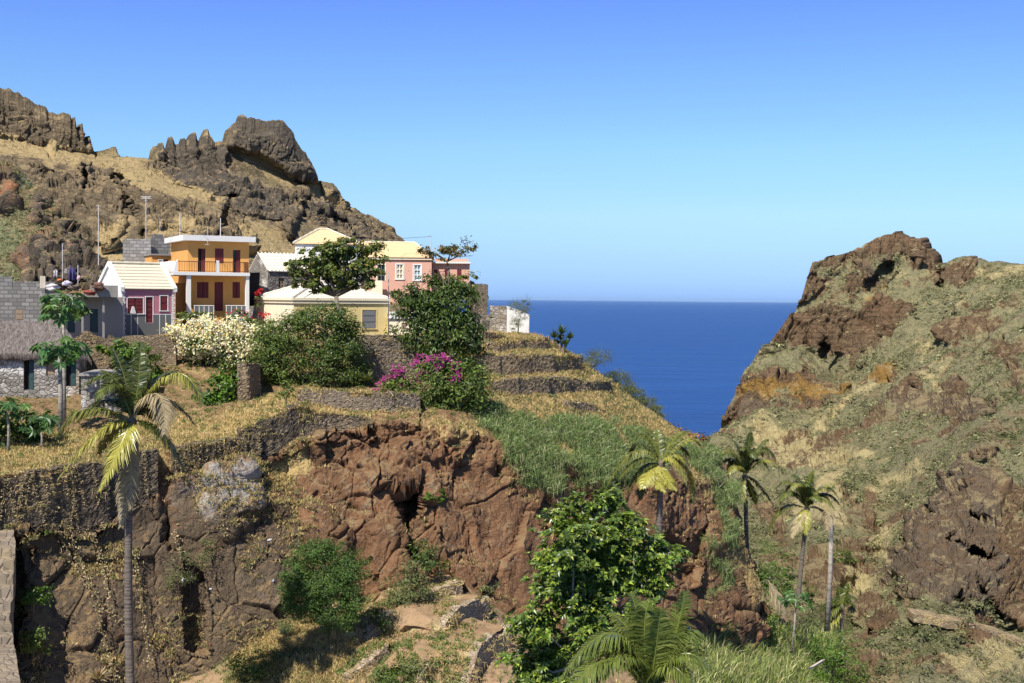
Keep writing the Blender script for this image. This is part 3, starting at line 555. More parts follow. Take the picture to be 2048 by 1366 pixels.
def g_mtn(W, PX, PY, B, N):
    g = G4(PX); r = many(PX, PY, E_ROCK, 10, 8); n = fbm(W * .05, 4, 76)
    tan = many(PX, PY, [[(188, 312), (235, 318), (330, 345), (362, 357), (430, 390), (472, 402), (400, 398), (330, 388), (258, 366), (215, 340)], [(450, 290), (520, 312), (600, 356), (690, 400), (702, 420), (640, 398), (560, 362), (490, 322)],
                        [(-20, 265), (90, 288), (170, 302), (205, 332), (140, 326), (60, 311), (-20, 300)], [(480, 432), (560, 470), (600, 505), (560, 525), (480, 490)], [(190, 470), (250, 440), (250, 520), (200, 520)], [(300, 440), (360, 440), (420, 465), (320, 465)]], 12, 8)
    g[..., 1] = np.clip(tan * .85 + (1 - r) * (.28 + .3 * n), 0, 1)
    g[..., 0] = np.clip((1 - r) * (1 - tan) * (.22 + .3 * fbm(W * .08 + 9, 3, 77)), 0, 1)
    g[..., 2] = many(PX, PY, E_ROCK[2:4] + E_ROCK[6:7], 14, 8) * .85
    return g
M_MTN = m_rock('mountain_rock', (.155, .118, .074), (.20, .152, .092), (.33, .24, .135), (.21, .185, .09), (.46, .34, .165), (.115, .096, .073), s=.22, bump=.7, soil=.72, strata=12, dip=.30)
sheet('mountain', PX, PY, YY, BB, d_mtn, g_mtn, M_MTN, back=((10, 1), (40, -10), (120, -80), (200, -170)), left=((5, -300), (20, -900)), right=((20, -4), (80, -20)), side=-.12, label='dark rocky mountain ridge behind the village')

# ---------------------------------------------------------------- nearer slope on the left
S = [[(-200, 720, 150), (0, 700, 152), (120, 690, 155), (232, 670, 160)], [(-200, 560, 166), (0, 560, 168), (100, 556, 170), (224, 572, 172)],
     [(-200, 430, 186), (0, 420, 188), (70, 440, 188), (130, 480, 186), (190, 530, 182), (218, 560, 180)],
     [(-200, 300, 206), (-40, 322, 206), (0, 338, 205), (30, 350, 204), (60, 378, 203), (85, 398, 202), (110, 422, 200), (140, 456, 196), (170, 490, 192), (195, 525, 187), (213, 556, 183)]]
PX, PY, YY, BB = loft(S, 300, [40, 60, 60], 3)
S_ROCK = [[(50, 490), (75, 478), (100, 470), (150, 500), (205, 525), (215, 572), (60, 572)], [(88, 395), (115, 415), (150, 460), (190, 525), (205, 555), (165, 545), (120, 470)], [(58, 388), (80, 388), (88, 440), (66, 442)], [(-60, 360), (20, 345), (30, 380), (10, 420), (-60, 420)]]
YY = YY - 2.5 * many(PX, PY, S_ROCK, 6, 4) + 5 * many(PX, PY, [[(68, 505), (76, 485), (80, 500), (90, 560), (66, 560)], [(108, 500), (122, 505), (128, 560), (108, 560)], [(140, 520), (160, 530), (175, 570), (142, 570)]], 5, 2)
def d_sl(W, PX, PY, B):
    r = many(PX, PY, S_ROCK, 8, 5); d = 1.1 * fbm(W * .07, 4, 25) + .5 * ridged(W * .2, 4, 26) + .2 * fbm(W * .9, 3, 27)
    e, c, fc = voro(W * np.array([.35, .35, .12]) + fbm(W * .3, 2, 5)[..., None] * .3, 15)
    return d + r * ((c - .5) * 1.6 + fc * 1.6 - .6 * sstep(.08, 0, e))
def g_sl(W, PX, PY, B, N):
    g = G4(PX); r = many(PX, PY, S_ROCK, 8, 5); n = fbm(W * .12, 4, 78)
    g[..., 0] = np.clip((1 - r) * (.55 + .5 * n), 0, 1); g[..., 1] = np.clip(many(PX, PY, [[(20, 340), (100, 395), (130, 450), (60, 400)], [(-50, 440), (60, 450), (60, 470), (-50, 470)]], 14, 8) * .8 + .25 * n, 0, 1)
    g[..., 2] = r * .95; g[..., 3] = 1 - .85 * many(PX, PY, [[(-60, 370), (30, 360), (40, 400), (-60, 410)], [(0, 425), (40, 420), (40, 445), (0, 450)], [(-60, 500), (50, 490), (60, 545), (-60, 560)]], 20, 10)
    return g
M_SL = m_rock('slope_rock', (.24, .15, .085), (.30, .19, .10), (.30, .2, .12), (.17, .19, .10), (.42, .30, .14), (.105, .085, .065), (.34, .155, .075), s=.45, bump=.6, soil=.8)
sheet('hillside', PX, PY, YY, BB, d_sl, g_sl, M_SL, back=((6, .3), (20, -3), (60, -30)), left=((4, -300), (10, -900)), right=((8, -2), (40, -14)), side=-.12, label='green and rust coloured slope rising at the left')

# ---------------------------------------------------------------- sea
def m_sea():
    t = NT('sea_water'); p = t.n('ShaderNodeNewGeometry').outputs['Position']
    a = t.noise(t.vmath('MULTIPLY', p, (.035, .09, 1)), 1.0, 6, .62, .4); b = t.noise(t.vmath('MULTIPLY', p, (.004, .012, 1)), 1.0, 4, .5)
    c = t.noise(t.vmath('MULTIPLY', p, (.0011, .005, 1)), 1.0, 4, .6)
    far = t.smooth(t.sep(p)[1], 1500, 60000)
    col = t.mix(t.smooth(c, .35, .7), (.005, .040, .170), (.009, .055, .21))
    fo = t.noise(t.vmath('MULTIPLY', p, (.05, .11, 1)), 1.0, 3, .6)
    col = t.mix(t.smooth(fo, .745, .80), col, (.5, .55, .6))
    h = t.math('ADD', a, t.math('MULTIPLY', b, 2.0))
    return t.bsdf(col, .35, t.bump(h, .9, 5.0), .08)
mb = MB(); S_ = 150000.0
xs = [-S_, -20000, -3000, 3000, 20000, S_]; ys = [-400, 3000, 20000, S_]
for i in range(5):
    for j in range(3): mb.quad((xs[i], ys[j], -150), (xs[i + 1], ys[j], -150), (xs[i + 1], ys[j + 1], -150), (xs[i], ys[j + 1], -150))
tag(mb.build('sea', m_sea()), 'deep blue ocean reaching the horizon', None, None, 'structure')

def gY(px, py, pick=None):
    best = None
    for g in ([SPUR0, VAL0] if pick is None else [pick]):
        d = (g[0] - px) ** 2 + (g[1] - py) ** 2; k = np.unravel_index(np.argmin(d), d.shape)
        if best is None or d[k] < best[0]: best = (d[k], g[2][k])
    return float(best[1])

def sP(px, py, names=('village_spur', 'valley_ground')):
    """point of the finished land surface seen along a photo direction"""
    best = None
    for n_ in names:
        L = LAND[n_]; k = L['PX'].shape[0] - L['nb']; d = (L['PX'][:k] - px) ** 2 + (L['PY'][:k] - py) ** 2; i = np.unravel_index(np.argmin(d), d.shape)
        if d[i] < 60 and (best is None or L['W'][i][1] < best[1]): best = L['W'][i]
    if best is None: best = P(px, py, gY(px, py))
    return P(px, py, best[1])
# ================================================================== MATERIALS FOR BUILDINGS
ORANGE = m_plaster('orange_plaster', (.76, .38, .11), .4, (.40, .22, .1)); WHITE = m_plaster('white_plaster', (.76, .74, .69), .4, (.42, .37, .3))
PINK = m_plaster('pink_plaster', (.50, .20, .235), .25, (.25, .13, .12)); SALMON = m_plaster('salmon_plaster', (.66, .37, .27), .6, (.40, .30, .24))
YELLOW = m_plaster('yellow_plaster', (.76, .60, .27), .5, (.36, .27, .15)); CREAM = m_plaster('cream_plaster', (.84, .74, .52), .3, (.42, .3, .2))
OXIDE = m_plain('oxide_paint', (.15, .025, .028), .55, .2); GLASS = m_plain('dark_glass', (.02, .022, .025), .15, .1, 0, .5); DARK = m_plain('dark_interior', (.02, .017, .015), .9)
GREYTILE = m_plain('grey_tile', (.13, .135, .13), .6, .2); CONC = m_plaster('concrete', (.30, .28, .25), .5, (.12, .11, .10)); WOOD = m_plain('weathered_wood', (.30, .22, .15), .85, .4)
TILE = m_plaster('cream_roof_tile', (.62, .56, .42), .5, (.33, .26, .18)); TILEW = m_plaster('white_roof_tile', (.68, .62, .52), .5, (.38, .31, .23)); TILEO = m_plaster('ochre_roof_tile', (.74, .52, .29), .45, (.42, .28, .16))
IRON = m_plain('brown_iron', (.10, .035, .025), .5); METAL = m_plain('galvanised_metal', (.42, .42, .42), .4, .2, .6); TEAL = m_plain('teal_paint', (.035, .075, .075), .6); PALEBLUE = m_plain('pale_blue_glass', (.30, .42, .46), .25, .2)
BLOCK = m_block('concrete_block', (.24, .225, .205), (.15, .14, .13)); BLOCKP = m_block('pale_concrete_block', (.33, .31, .28), (.22, .21, .19)); CLOTHB = m_plain('black_cloth', (.012, .011, .012), .9)
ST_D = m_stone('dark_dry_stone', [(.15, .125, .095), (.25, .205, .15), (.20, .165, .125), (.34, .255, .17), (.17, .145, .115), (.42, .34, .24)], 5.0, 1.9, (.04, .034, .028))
ST_L = m_stone('black_dry_stone', [(.075, .06, .045), (.14, .112, .08), (.10, .085, .065), (.20, .15, .10), (.09, .075, .06), (.25, .20, .14)], 5.0, 1.9, (.025, .021, .017))
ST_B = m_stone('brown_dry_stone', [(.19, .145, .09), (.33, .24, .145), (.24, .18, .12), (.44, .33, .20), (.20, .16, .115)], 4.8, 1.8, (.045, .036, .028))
ST_P = m_stone('pale_limed_stone', [(.30, .27, .23), (.16, .14, .12), (.48, .44, .38), (.22, .19, .16), (.55, .50, .44)], 3.0, 1.5, (.05, .045, .04), ((.72, .69, .64), .53))
ST_G = m_stone('grey_rubble_stone', [(.20, .18, .16), (.30, .27, .24), (.12, .10, .09), (.38, .35, .31)], 3.0, 1.6)
def m_thatch():
    t = NT('grey_thatch'); o = t.obj(); a = t.noise(t.vmath('MULTIPLY', o, (7, 2.0, 2.0)), 2.0, 6, .7, .6); b = t.noise(o, 1.0, 4)
    c = t.mix(t.smooth(a, .3, .72), (.075, .06, .055), (.33, .285, .25)); c = t.mix(t.math('MULTIPLY', b, .4), c, (.14, .11, .09))
    return t.bsdf(c, .95, t.bump(a, 1.0, .12), .1)
THATCH = m_thatch()

# ================================================================== BUILDING HELPER: photo directions on planes of a building's own frame
class Bld:
    def __init__(s, name, label, cat, ax, ay, Y, yaw, group=None):
        s.A = P(ax, ay, Y); y = rad(yaw); s.ex = np.array([math.cos(y), math.sin(y), 0]); s.ey = np.array([-math.sin(y), math.cos(y), 0])
        s.e = thing(name, label, cat, s.A.tolist(), y, group)
    def uv(s, px, py, w=0.0):
        d = ray(px, py); t = (s.A @ s.ey + w) / (d @ s.ey); X = d * t - s.A
        return float(X @ s.ex), float(X[2])
    def R(s, x0, x1, y0, y1, w=0.0):
        return (s.uv(x0, (y0 + y1) / 2, w)[0], s.uv(x1, (y0 + y1) / 2, w)[0], s.uv((x0 + x1) / 2, y1, w)[1], s.uv((x0 + x1) / 2, y0, w)[1])
    def facade(s, mat, rect, ops, w=0.0, dep=.18, name='front_wall'):
        """wall face with real openings and reveals; rect and ops in photo px"""
        u0, u1, v0, v1 = s.R(*rect, w) if len(rect) == 4 else rect[4:]
        O = [s.R(*o, w) for o in ops]; mb = MB()
        us = sorted({u0, u1, *[x for o in O for x in o[:2] if u0 < x < u1]}); vs = sorted({v0, v1, *[x for o in O for x in o[2:] if v0 < x < v1]})
        for i in range(len(us) - 1):
            for j in range(len(vs) - 1):
                cu, cv = (us[i] + us[i + 1]) / 2, (vs[j] + vs[j + 1]) / 2
                if any(o[0] < cu < o[1] and o[2] < cv < o[3] for o in O): continue
                mb.quad((us[i], w, vs[j]), (us[i + 1], w, vs[j]), (us[i + 1], w, vs[j + 1]), (us[i], w, vs[j + 1]))
        for a, b, c, d in O:
            c = max(c, v0)
            mb.quad((a, w, c), (a, w, d), (a, w + dep, d), (a, w + dep, c)); mb.quad((b, w, d), (b, w, c), (b, w + dep, c), (b, w + dep, d))
            mb.quad((a, w, d), (b, w, d), (b, w + dep, d), (a, w + dep, d)); mb.quad((a, w, c), (a, w + dep, c), (b, w + dep, c), (b, w, c))
        mb.build(name, mat, s.e); return (u0, u1, v0, v1)
    def opening(s, kind, o, w, leaf, frame=None, dep=.16, fw=.07, style='panel', label=None, pane=None):
        a, b, c, d = s.R(*o, w); y = w + dep; mb = MB(); m = (a + b) / 2
        if style == 'panel':
            mb.box(a, b, y - .03, y + .03, c, d); n = max(2, int((d - c) / .35))
            for k in range(n):
                h = (d - c) / n; mb.box(a + .08, b - .08, y - .055, y - .031, c + k * h + .05, c + (k + 1) * h - .05)
        elif style == 'two':
            mb.box(a, m - .02, y - .03, y + .03, c, d); mb.box(m + .02, b, y - .03, y + .03, c, d)
            n = max(3, int((d - c) / .22))
            for k in range(n):
                h = (d - c) / n
                for p, q in ((a + .06, m - .07), (m + .07, b - .06)): mb.box(p, q, y - .05, y - .031, c + k * h + .03, c + (k + 1) * h - .03)
        elif style == 'bars':
            for p, q in ((a, a + .09), (m - .04, m + .04), (b - .09, b)): mb.box(p, q, y - .04, y + .02, c, d)
            for k in range(4):
                v = c + (d - c) * k / 3; mb.box(a + .091, b - .091, y - .035, y + .015, max(c, v - .04), min(d, v + .04))
        elif style == 'half':      # an inward opened leaf beside a dark gap
            mb.box(m, b, y - .03, y + .03, c, d)
            for k in range(3):
                h = (d - c) / 3; mb.box(m + .07, b - .07, y - .055, y - .031, c + k * h + .05, c + (k + 1) * h - .05)
        p = mb.build(kind, leaf, s.e)
        if label: p['label'] = label
        if style in ('bars', 'half', 'two'):
            MB().box(a - .01, b + .01, y + .06, y + .10, c, d + .01).build('pane', pane or DARK, p)
        if frame:
            f = MB(); t = fw; y0, y1 = w - .025, w + .04
            f.box(a - t, a, y0, y1, c, d + t); f.box(b, b + t, y0, y1, c, d + t); f.box(a, b, y0, y1, d, d + t)
            if kind != 'door': f.box(a - t - .03, b + t + .03, y0 - .05, y1, c - t, c - .001)
            f.build('frame', frame, p)
        return p
    def box(s, name, mat, rect, w0, w1, label=None, parent=None):
        u0, u1, v0, v1 = s.R(*rect, w0); return MB().box(u0, u1, w0, w1, v0, v1).build(name, mat, parent or s.e, label=label)
def courses(mb, a, b, c, d, n, th=.07, over=.06):
    """tiled slope: a,b lower edge, d,c upper edge; n overlapping courses, each a slab tipped up at its lower edge"""
    a, b, c, d = [np.array(p, float) for p in (a, b, c, d)]
    nn = np.cross(b - a, (c + d) / 2 - (a + b) / 2); nn /= np.linalg.norm(nn)
    if nn[2] < 0: nn = -nn
    for k in range(n):
        t0, t1 = max(0, k / n - .02), min(1, (k + 1) / n + .03)
        p = [a + (d - a) * t0 + nn * over, b + (c - b) * t0 + nn * over, b + (c - b) * t1 + nn * .005, a + (d - a) * t1 + nn * .005]
        mb.slab(p[0], p[1], p[2], p[3], th)
    return mb
def ridge(mb, a, b, r=.11):
    a, b = np.array(a, float), np.array(b, float); n = max(3, int(np.linalg.norm(b - a) / .35))
    return mb.tube([a + (b - a) * k / n for k in range(n + 1)], [r * (1.15 if k % 2 else .9) for k in range(n + 1)], 6)
def channels(mb, a, b, c, d, n, r=.06):
    a, b, c, d = [np.array(p, float) for p in (a, b, c, d)]
    for k in range(n + 1):
        f = k / n; mb.tube([a + (b - a) * f, d + (c - d) * f], r, 5, False)
    return mb

# ---------------------------------------------------------------- orange two storey house
b = Bld('two_storey_house', 'orange two storey house with white flat roof and railed balcony', 'house', 375, 642, 88, 27)
W1 = 1.25
uR = b.uv(498, 560, W1)[0]; uL = b.uv(375.5, 560, W1)[0]; vB, vT = -1.0, b.uv(436, 483, W1)[1]; vF = b.uv(430, 550, 0)[1]; D_ = 7.0
up = [(396, 411, 497, 549), (430, 447, 497, 526), (466, 481, 500, 549)]; lo = [(394, 417, 564, 596), (429, 446, 564, 622), (465, 480, 564, 596)]
u0, u1, v0, v1 = b.facade(ORANGE, (375.5, 498, 483, 650), up + lo, W1)
mb = MB(); mb.quad((u0, W1, v0), (u0, W1, v1), (u0, D_, v1), (u0, D_, v0)); mb.quad((u1, W1, v1), (u1, W1, v0), (u1, D_, v0), (u1, D_, v1)); mb.quad((u0, D_, v0), (u0, D_, v1), (u1, D_, v1), (u1, D_, v0))
mb.build('side_wall', ORANGE, b.e)
ru0 = u0 - .45; ru1 = u1 + .35
mb = MB(); zt = b.uv(440, 471.5, .7)[1]
mb.box(ru0, ru1, .7, D_ + .3, v1, v1 + .12)
for q in ((ru0, ru1, .7, .85), (ru0, ru1, D_ + .15, D_ + .3), (ru0, ru0 + .15, .851, D_ + .149), (ru1 - .15, ru1, .851, D_ + .149)): mb.box(*q, v1 + .121, zt)
mb.build('roof', WHITE, b.e)
bu0 = b.uv(347, 548, -.1)[0]; bu1 = b.uv(499, 548, -.1)[0]; vb0 = b.uv(430, 551.5, -.1)[1]; vb1 = b.uv(430, 545, -.1)[1]
bal = MB().box(bu0, bu1, -.1, W1 - .003, vb0, vb1).box(bu0, u0 - .003, W1, 4.2, vb0, vb1).build('balcony', WHITE, b.e)
MB().box(bu0 - .02, bu1 + .02, -.13, -.1, vb0 + .02, vb1 + .02).build('edge_trim', WHITE, bal)
mb = MB(); ry = b.uv(430, 523, -.03)[1]
mb.box(bu0 + .3, bu1 - .05, -.05, -.01, ry - .05, ry); mb.box(bu0 + .3, bu1 - .05, -.04, -.02, vb1 + .08, vb1 + .11)
n = 44
for k in range(n):
    u = bu0 + .3 + (bu1 - .37 - bu0) * k / (n - 1); mb.box(u, u + .022, -.042, -.018, vb1 + .001, ry - .051)
for k in range(10):
    w_ = .08 + (W1 - .2) * k / 9; mb.box(bu1 - .07, bu1 - .05, w_, w_ + .02, vb1 + .001, ry - .051)
mb.box(bu1 - .08, bu1 - .04, 0, W1 - .05, ry - .05, ry); mb.build('railing', IRON, bal)
mb = MB()
q = b.R(433, 438.5, 521, 546, -.06); MB().box(q[0], q[1], -.08, .08, vb1 + .001, q[3]).build('railing_post', WHITE, bal)
mb.hexa([(bu0 - .02, -.1, vb1 + .001), (bu0 + .32, -.1, vb1 + .001), (bu0 + .3, -.1, ry + .1), (bu0 + .16, -.1, ry - .1)], [(bu0 - .02, .1, vb1 + .001), (bu0 + .32, .1, vb1 + .001), (bu0 + .3, .1, ry + .1), (bu0 + .16, .1, ry - .1)])
mb.hexa([(bu0 - .02, .11, vb1 + .001), (bu0 + .14, .11, vb1 + .001), (bu0 + .14, .11, ry), (bu0 - .02, .11, ry - .25)], [(bu0 - .02, 4.2, vb1 + .001), (bu0 + .14, 4.2, vb1 + .001), (bu0 + .14, 4.2, ry), (bu0 - .02, 4.2, ry - .25)])
mb.build('balustrade', WHITE, bal)
for x0, x1 in ((373.5, 382), (492, 498.5)):
    q = b.R(x0, x1, 551, 640, 0); MB().box(q[0], q[1], 0, .3, vB, vb0 - .002).build('pillar', WHITE, b.e)
for o in (up[0], up[2]): b.opening('door', o, W1, OXIDE, None, .12, style='half' if o is up[0] else 'half', pane=DARK if o is up[0] else GLASS)
b.opening('window', up[1], W1, OXIDE, None, .02, style='panel'); b.opening('window', lo[0], W1, OXIDE, None, .06, style='two', pane=GLASS); b.opening('door', lo[1], W1, OXIDE, None, .1); b.opening('window', lo[2], W1, OXIDE, None, .06, style='two')
for x0, x1 in ((388, 428), (452, 494)):
    q = b.R(x0, x1, 612, 640, .1); p = MB().box(q[0], q[1], .1, .22, q[2] - .5, q[3]).build('tiled_parapet', GREYTILE, b.e); mb = MB()
    n = 4
    for k in range(n + 1):
        u = q[0] + (q[1] - q[0] - .05) * k / n; mb.box(u, u + .05, .09, .1, q[2] - .5, q[3] - .001)
    mb.box(q[0], q[1], .08, .24, q[3], q[3] + .06); mb.build('white_edging', WHITE, p)
mb = MB(); q = b.R(352, 372, 566, 640, 2.2); mb.box(q[0], q[1], 2.2, 2.4, vB, q[3]); mb.build('porch_wall', ORANGE, b.e)
# orange annex and block storey behind
b = Bld('annex_house', 'small orange annex with red door between block wall and orange house', 'house', 303, 560, 96, 27)
q = b.facade(ORANGE, (303, 345, 511, 575), [(317.5, 325, 520, 536), (326, 337, 519, 560)], 0)
MB().quad((q[0], 0, q[2]), (q[0], 0, q[3]), (q[0], 5, q[3]), (q[0], 5, q[2])).build('side_wall', ORANGE, b.e); MB().box(q[0] - .1, q[1], -.15, 5, q[3], q[3] + .12).build('roof', CONC, b.e)
b.opening('window', (317.5, 325, 520, 536), 0, WHITE, WHITE, .06, .05, style='bars'); b.opening('door', (326, 337, 519, 560), 0, OXIDE, None, .1)
b = Bld('block_house', 'unfinished grey concrete block storey behind the pink house', 'house', 302.5, 560, 99, 27)
q = b.R(302.5, 340, 477, 580, 0); MB().box(q[0], q[1], 0, 6, q[2], q[3]).build('wall', BLOCK, b.e); l = b.uv(246, 530, 0)
b2 = b.R(303, 337, 474, 478, .5); MB().box(b2[0] + .2, b2[1] - .4, .6, 1.6, q[3], q[3] + .35).build('roof_block', BLOCK, b.e)
b = Bld('block_wall', 'pale grey concrete block gable wall at the left of the orange annex', 'wall', 246, 560, 98, 12)
q = b.R(246, 302, 478, 580, 0); MB().box(q[0], q[1], 0, .25, q[2], q[3]).build('wall', BLOCKP, b.e)
# ---------------------------------------------------------------- pink house
b = Bld('pink_house', 'small pink house with cream tiled gable roof and white side wall', 'house', 243.5, 668, 84, 36)
ops = [(255, 286, 596, 627), (291.5, 305.5, 594, 645), (320.5, 335, 592, 621)]; D_ = 5.2
q = b.facade(PINK, (243.5, 349.5, 577, 690), ops, 0); u0, u1, v0, v1 = q; vr = b.uv(255, 529, D_ / 2)[1]
mb = MB(); mb.quad((u1, 0, v1), (u1, 0, v0), (u1, D_, v0), (u1, D_, v1)); mb.tri((u1, 0, v1), (u1, D_, v1), (u1, D_ / 2, vr)); mb.quad((u0, D_, v0), (u0, D_, v1), (u1, D_, v1), (u1, D_, v0)); mb.build('back_wall', PINK, b.e)
g = .12; mb = MB(); a_ = (u0 - g, -.0, v0); mb.quad((u0, 0, v0), (u0, 0, v1), (u0, D_, v1), (u0, D_, v0)); mb.tri((u0, 0, v1), (u0, D_ / 2, vr), (u0, D_, v1)); mb.build('gable_wall', WHITE, b.e)
mb = MB(); sl_ = (vr - v1) / (D_ / 2); ev = v1 - .14 * sl_
courses(mb, (u0, -.14, ev + .03), (u1, -.14, ev + .03), (u1, D_ / 2, vr + .03), (u0, D_ / 2, vr + .03), 8); courses(mb, (u1, D_ + .14, ev + .03), (u0, D_ + .14, ev + .03), (u0, D_ / 2, vr + .03), (u1, D_ / 2, vr + .03), 8)
rf = mb.build('roof', TILE, b.e); ridge(MB(), (u0 + .15, D_ / 2, vr + .12), (u1 - .15, D_ / 2, vr + .12), .10).build('ridge_cap', TILE, rf)
mb = MB()
for u in (u0 - .12, u1 - .13):
    for y0_, y1_ in ((-.16, D_ / 2), (D_ + .16, D_ / 2)):
        h0 = v1 - .16 * sl_; mb.hexa([(u, y0_, h0 - .12), (u + .25, y0_, h0 - .12), (u + .25, y1_, vr - .12), (u, y1_, vr - .12)], [(u, y0_, h0 + .2), (u + .25, y0_, h0 + .2), (u + .25, y1_, vr + .2), (u, y1_, vr + .2)])
mb.build('verge', WHITE, rf)
b.opening('window', ops[0], 0, OXIDE, WHITE, .05, .06, style='two', pane=GLASS); b.opening('door', ops[1], 0, OXIDE, WHITE, .1, .06); b.opening('window', ops[2], 0, OXIDE, WHITE, .06, .06)
d1 = b.R(243.5, 291, 628, 690, 0); d2 = b.R(306, 344, 628, 690, 0); mb = MB(); mb.box(d1[0] + .25, d1[1], -.025, -.002, v0, d1[3]); mb.box(d2[0], d2[1], -.025, -.002, v0, d1[3]); d3 = b.R(291, 306, 646, 690, 0); mb.box(d1[1] + .001, d2[0] - .001, -.025, -.002, v0, d3[3]); dd = mb.build('tiled_dado', GREYTILE, b.e)
mb = MB(); mb.box(d1[0] + .25, d1[1], -.035, -.0255, d1[3] - .05, d1[3]); mb.box(d2[0], d2[1], -.035, -.0255, d1[3] - .05, d1[3])
for x in (262, 275, 319, 331, 343):
    u = b.uv(x, 640, 0)[0]; mb.box(u - .025, u + .025, -.036, -.0256, v0, d1[3] - .051)
mb.build('white_edging', WHITE, dd)
for x0, x1 in ((243.5, 250.5), (344, 349.5)):
    mb = MB()
    a_, c_ = b.uv(x0, 620, 0)[0], b.uv(x1, 620, 0)[0]; h = (v1 - v0) / 22
    for k in range(22): mb.box(a_ - .01, c_ - (.05 if k % 2 else 0), -.04, -.003, v0 + k * h + .012, v0 + (k + 1) * h - .012)
    mb.build('corner_quoins', WHITE, b.e)
q = b.R(262, 270, 617, 627, -.06); mb = MB(); mb.hexa([(q[0] - .06, -.05, q[2]), (q[1] + .06, -.05, q[2]), (q[1] - .08, -.05, q[3] + .15), (q[0] + .08, -.05, q[3] + .15)], [(q[0] - .06, -.12, q[2]), (q[1] + .06, -.12, q[2]), (q[1] - .08, -.12, q[3] + .15), (q[0] + .08, -.12, q[3] + .15)])
tag(mb.build('hanging_cloth', WHITE), 'white cloth hanging on the sill of the pink house window', 'cloth'); o_ = bpy.data.objects['hanging_cloth']; o_.location = b.e.location; o_.rotation_euler = b.e.rotation_euler
# ---------------------------------------------------------------- flat roofed house in shade
b = Bld('flat_roofed_house', 'shaded grey house with concrete slab roof left of the pink house', 'house', 118, 672, 80, 24)
q = b.R(118, 236, 572, 594, -1.2); mb = MB(); mb.box(q[0] - 1.0, q[1], -1.2, 6, q[2], q[2] + .2); mb.box(q[0] + 1.9, q[1], -1.2, -1.05, q[2] + .201, q[3] + .05); mb.build('roof_slab', CONC, b.e)
f = b.facade(CONC, (112, 246, 594, 690), [(135, 150, 618, 665), (180, 196, 618, 665)], .8)
MB().quad((f[1], .8, f[3]), (f[1], .8, f[2]), (f[1], 6, f[2]), (f[1], 6, f[3])).build('side_wall', CONC, b.e)
for o in ((135, 150, 618, 665), (180, 196, 618, 665)): b.opening('door', o, .8, TEAL, None, .12)
for x in (163, 205):
    r = b.R(x, x + 4, 594, 690, -.9); MB().box(r[0], r[1], -.95, -.8, r[2], q[2] - .002).build('post', CONC, b.e)
# ---------------------------------------------------------------- block house far left
b = Bld('concrete_block_house', 'roofless grey block house with boarded window at the left edge', 'house', -60, 668, 80, 14)
r = b.R(-60, 90, 573, 690, 0); f = b.facade(BLOCK, (-60, 90, 573, 690), [(30, 48, 618, 640)], 0)
mb = MB(); mb.quad((r[1], 0, r[3]), (r[1], 0, r[2]), (r[1], 6, r[2]), (r[1], 6, r[3])); mb.box(r[0], r[1], 5.8, 6, r[2], r[3] + .4); t_ = b.R(-60, 24, 553, 573, .01); mb.box(t_[0], t_[1], .005, .25, r[3] + .002, t_[3]); mb.box(t_[0], r[1] - .26, .26, 5.79, r[3] - .4, r[3] - .2); mb.build('wall', BLOCK, b.e)
b.opening('window', (30, 48, 618, 640), 0, WOOD, None, .05)
# ---------------------------------------------------------------- thatched hut
b = Bld('thatched_hut', 'low pale stone hut with thick grey thatched roof', 'hut', 15, 800, 72, 12)
ops = [(47, 68, 718, 780), (92, 110, 722, 751), (130, 152, 722, 773)]; D_ = 5.0
f = b.facade(ST_P, (-45, 158, 703, 800), ops, 0, .3); u0, u1, v0, v1 = f
mb = MB(); mb.quad((u1, 0, v1), (u1, 0, v0), (u1, D_, v0), (u1, D_, v1)); mb.build('side_wall', ST_P, b.e); MB().quad((u0, 0, v0), (u0, 0, v1), (u0, D_, v1), (u0, D_, v0)).build('side_wall', ST_P, b.e)
b.opening('door', ops[0], 0, TEAL, None, .2, style='half'); b.opening('window', ops[1], 0, WOOD, None, .15); b.opening('door', ops[2], 0, TEAL, None, .2, style='half')
nu, nv = 90, 50; U = np.linspace(0, 1, nu)[None, :].repeat(nv, 0); Vv = np.linspace(0, 1, nv)[:, None].repeat(nu, 1)
e0, e1 = b.uv(-60, 706, -.5), b.uv(174, 706, -.5); r0, r1 = b.uv(-60, 640, D_ / 2), b.uv(116, 636, D_ / 2)
uu = (e0[0] + (e1[0] - e0[0]) * U) * (1 - Vv) + (r0[0] + (r1[0] - r0[0]) * U) * Vv; ww = -.5 + (D_ / 2 + .5) * Vv; zz = e0[1] + (r0[1] - e0[1]) * Vv
pt = np.stack([uu, ww, zz], -1); nz = fbm(pt * np.array([.9, .9, .9]), 4, 5) * .10 + fbm(pt * np.array([7, 2, 2]), 3, 8) * .05; pt[..., 2] += nz; pt[0, :, 2] -= .12 * R_.random(nu)
lowr = pt[:1].copy(); lowr[..., 2] -= .30; lowr[..., 1] += .15; pt = np.concatenate([lowr, pt], 0)
bk = pt[-1:].copy(); bk[..., 1] += D_ / 2 + .5; bk[..., 2] = e0[1]; pt = np.concatenate([pt, bk], 0)
sd_ = pt[:, -1:].copy(); sd_[..., 0] += .25; sd_[..., 2] -= .35; pt = np.concatenate([pt, sd_], 1)
rr, cc = pt.shape[:2]; ix = np.arange(rr * cc).reshape(rr, cc)
link('thatch_roof', np_mesh('thatch_roof', pt, np.stack([ix[:-1, :-1], ix[:-1, 1:], ix[1:, 1:], ix[1:, :-1]], -1), smooth=True), THATCH, b.e)
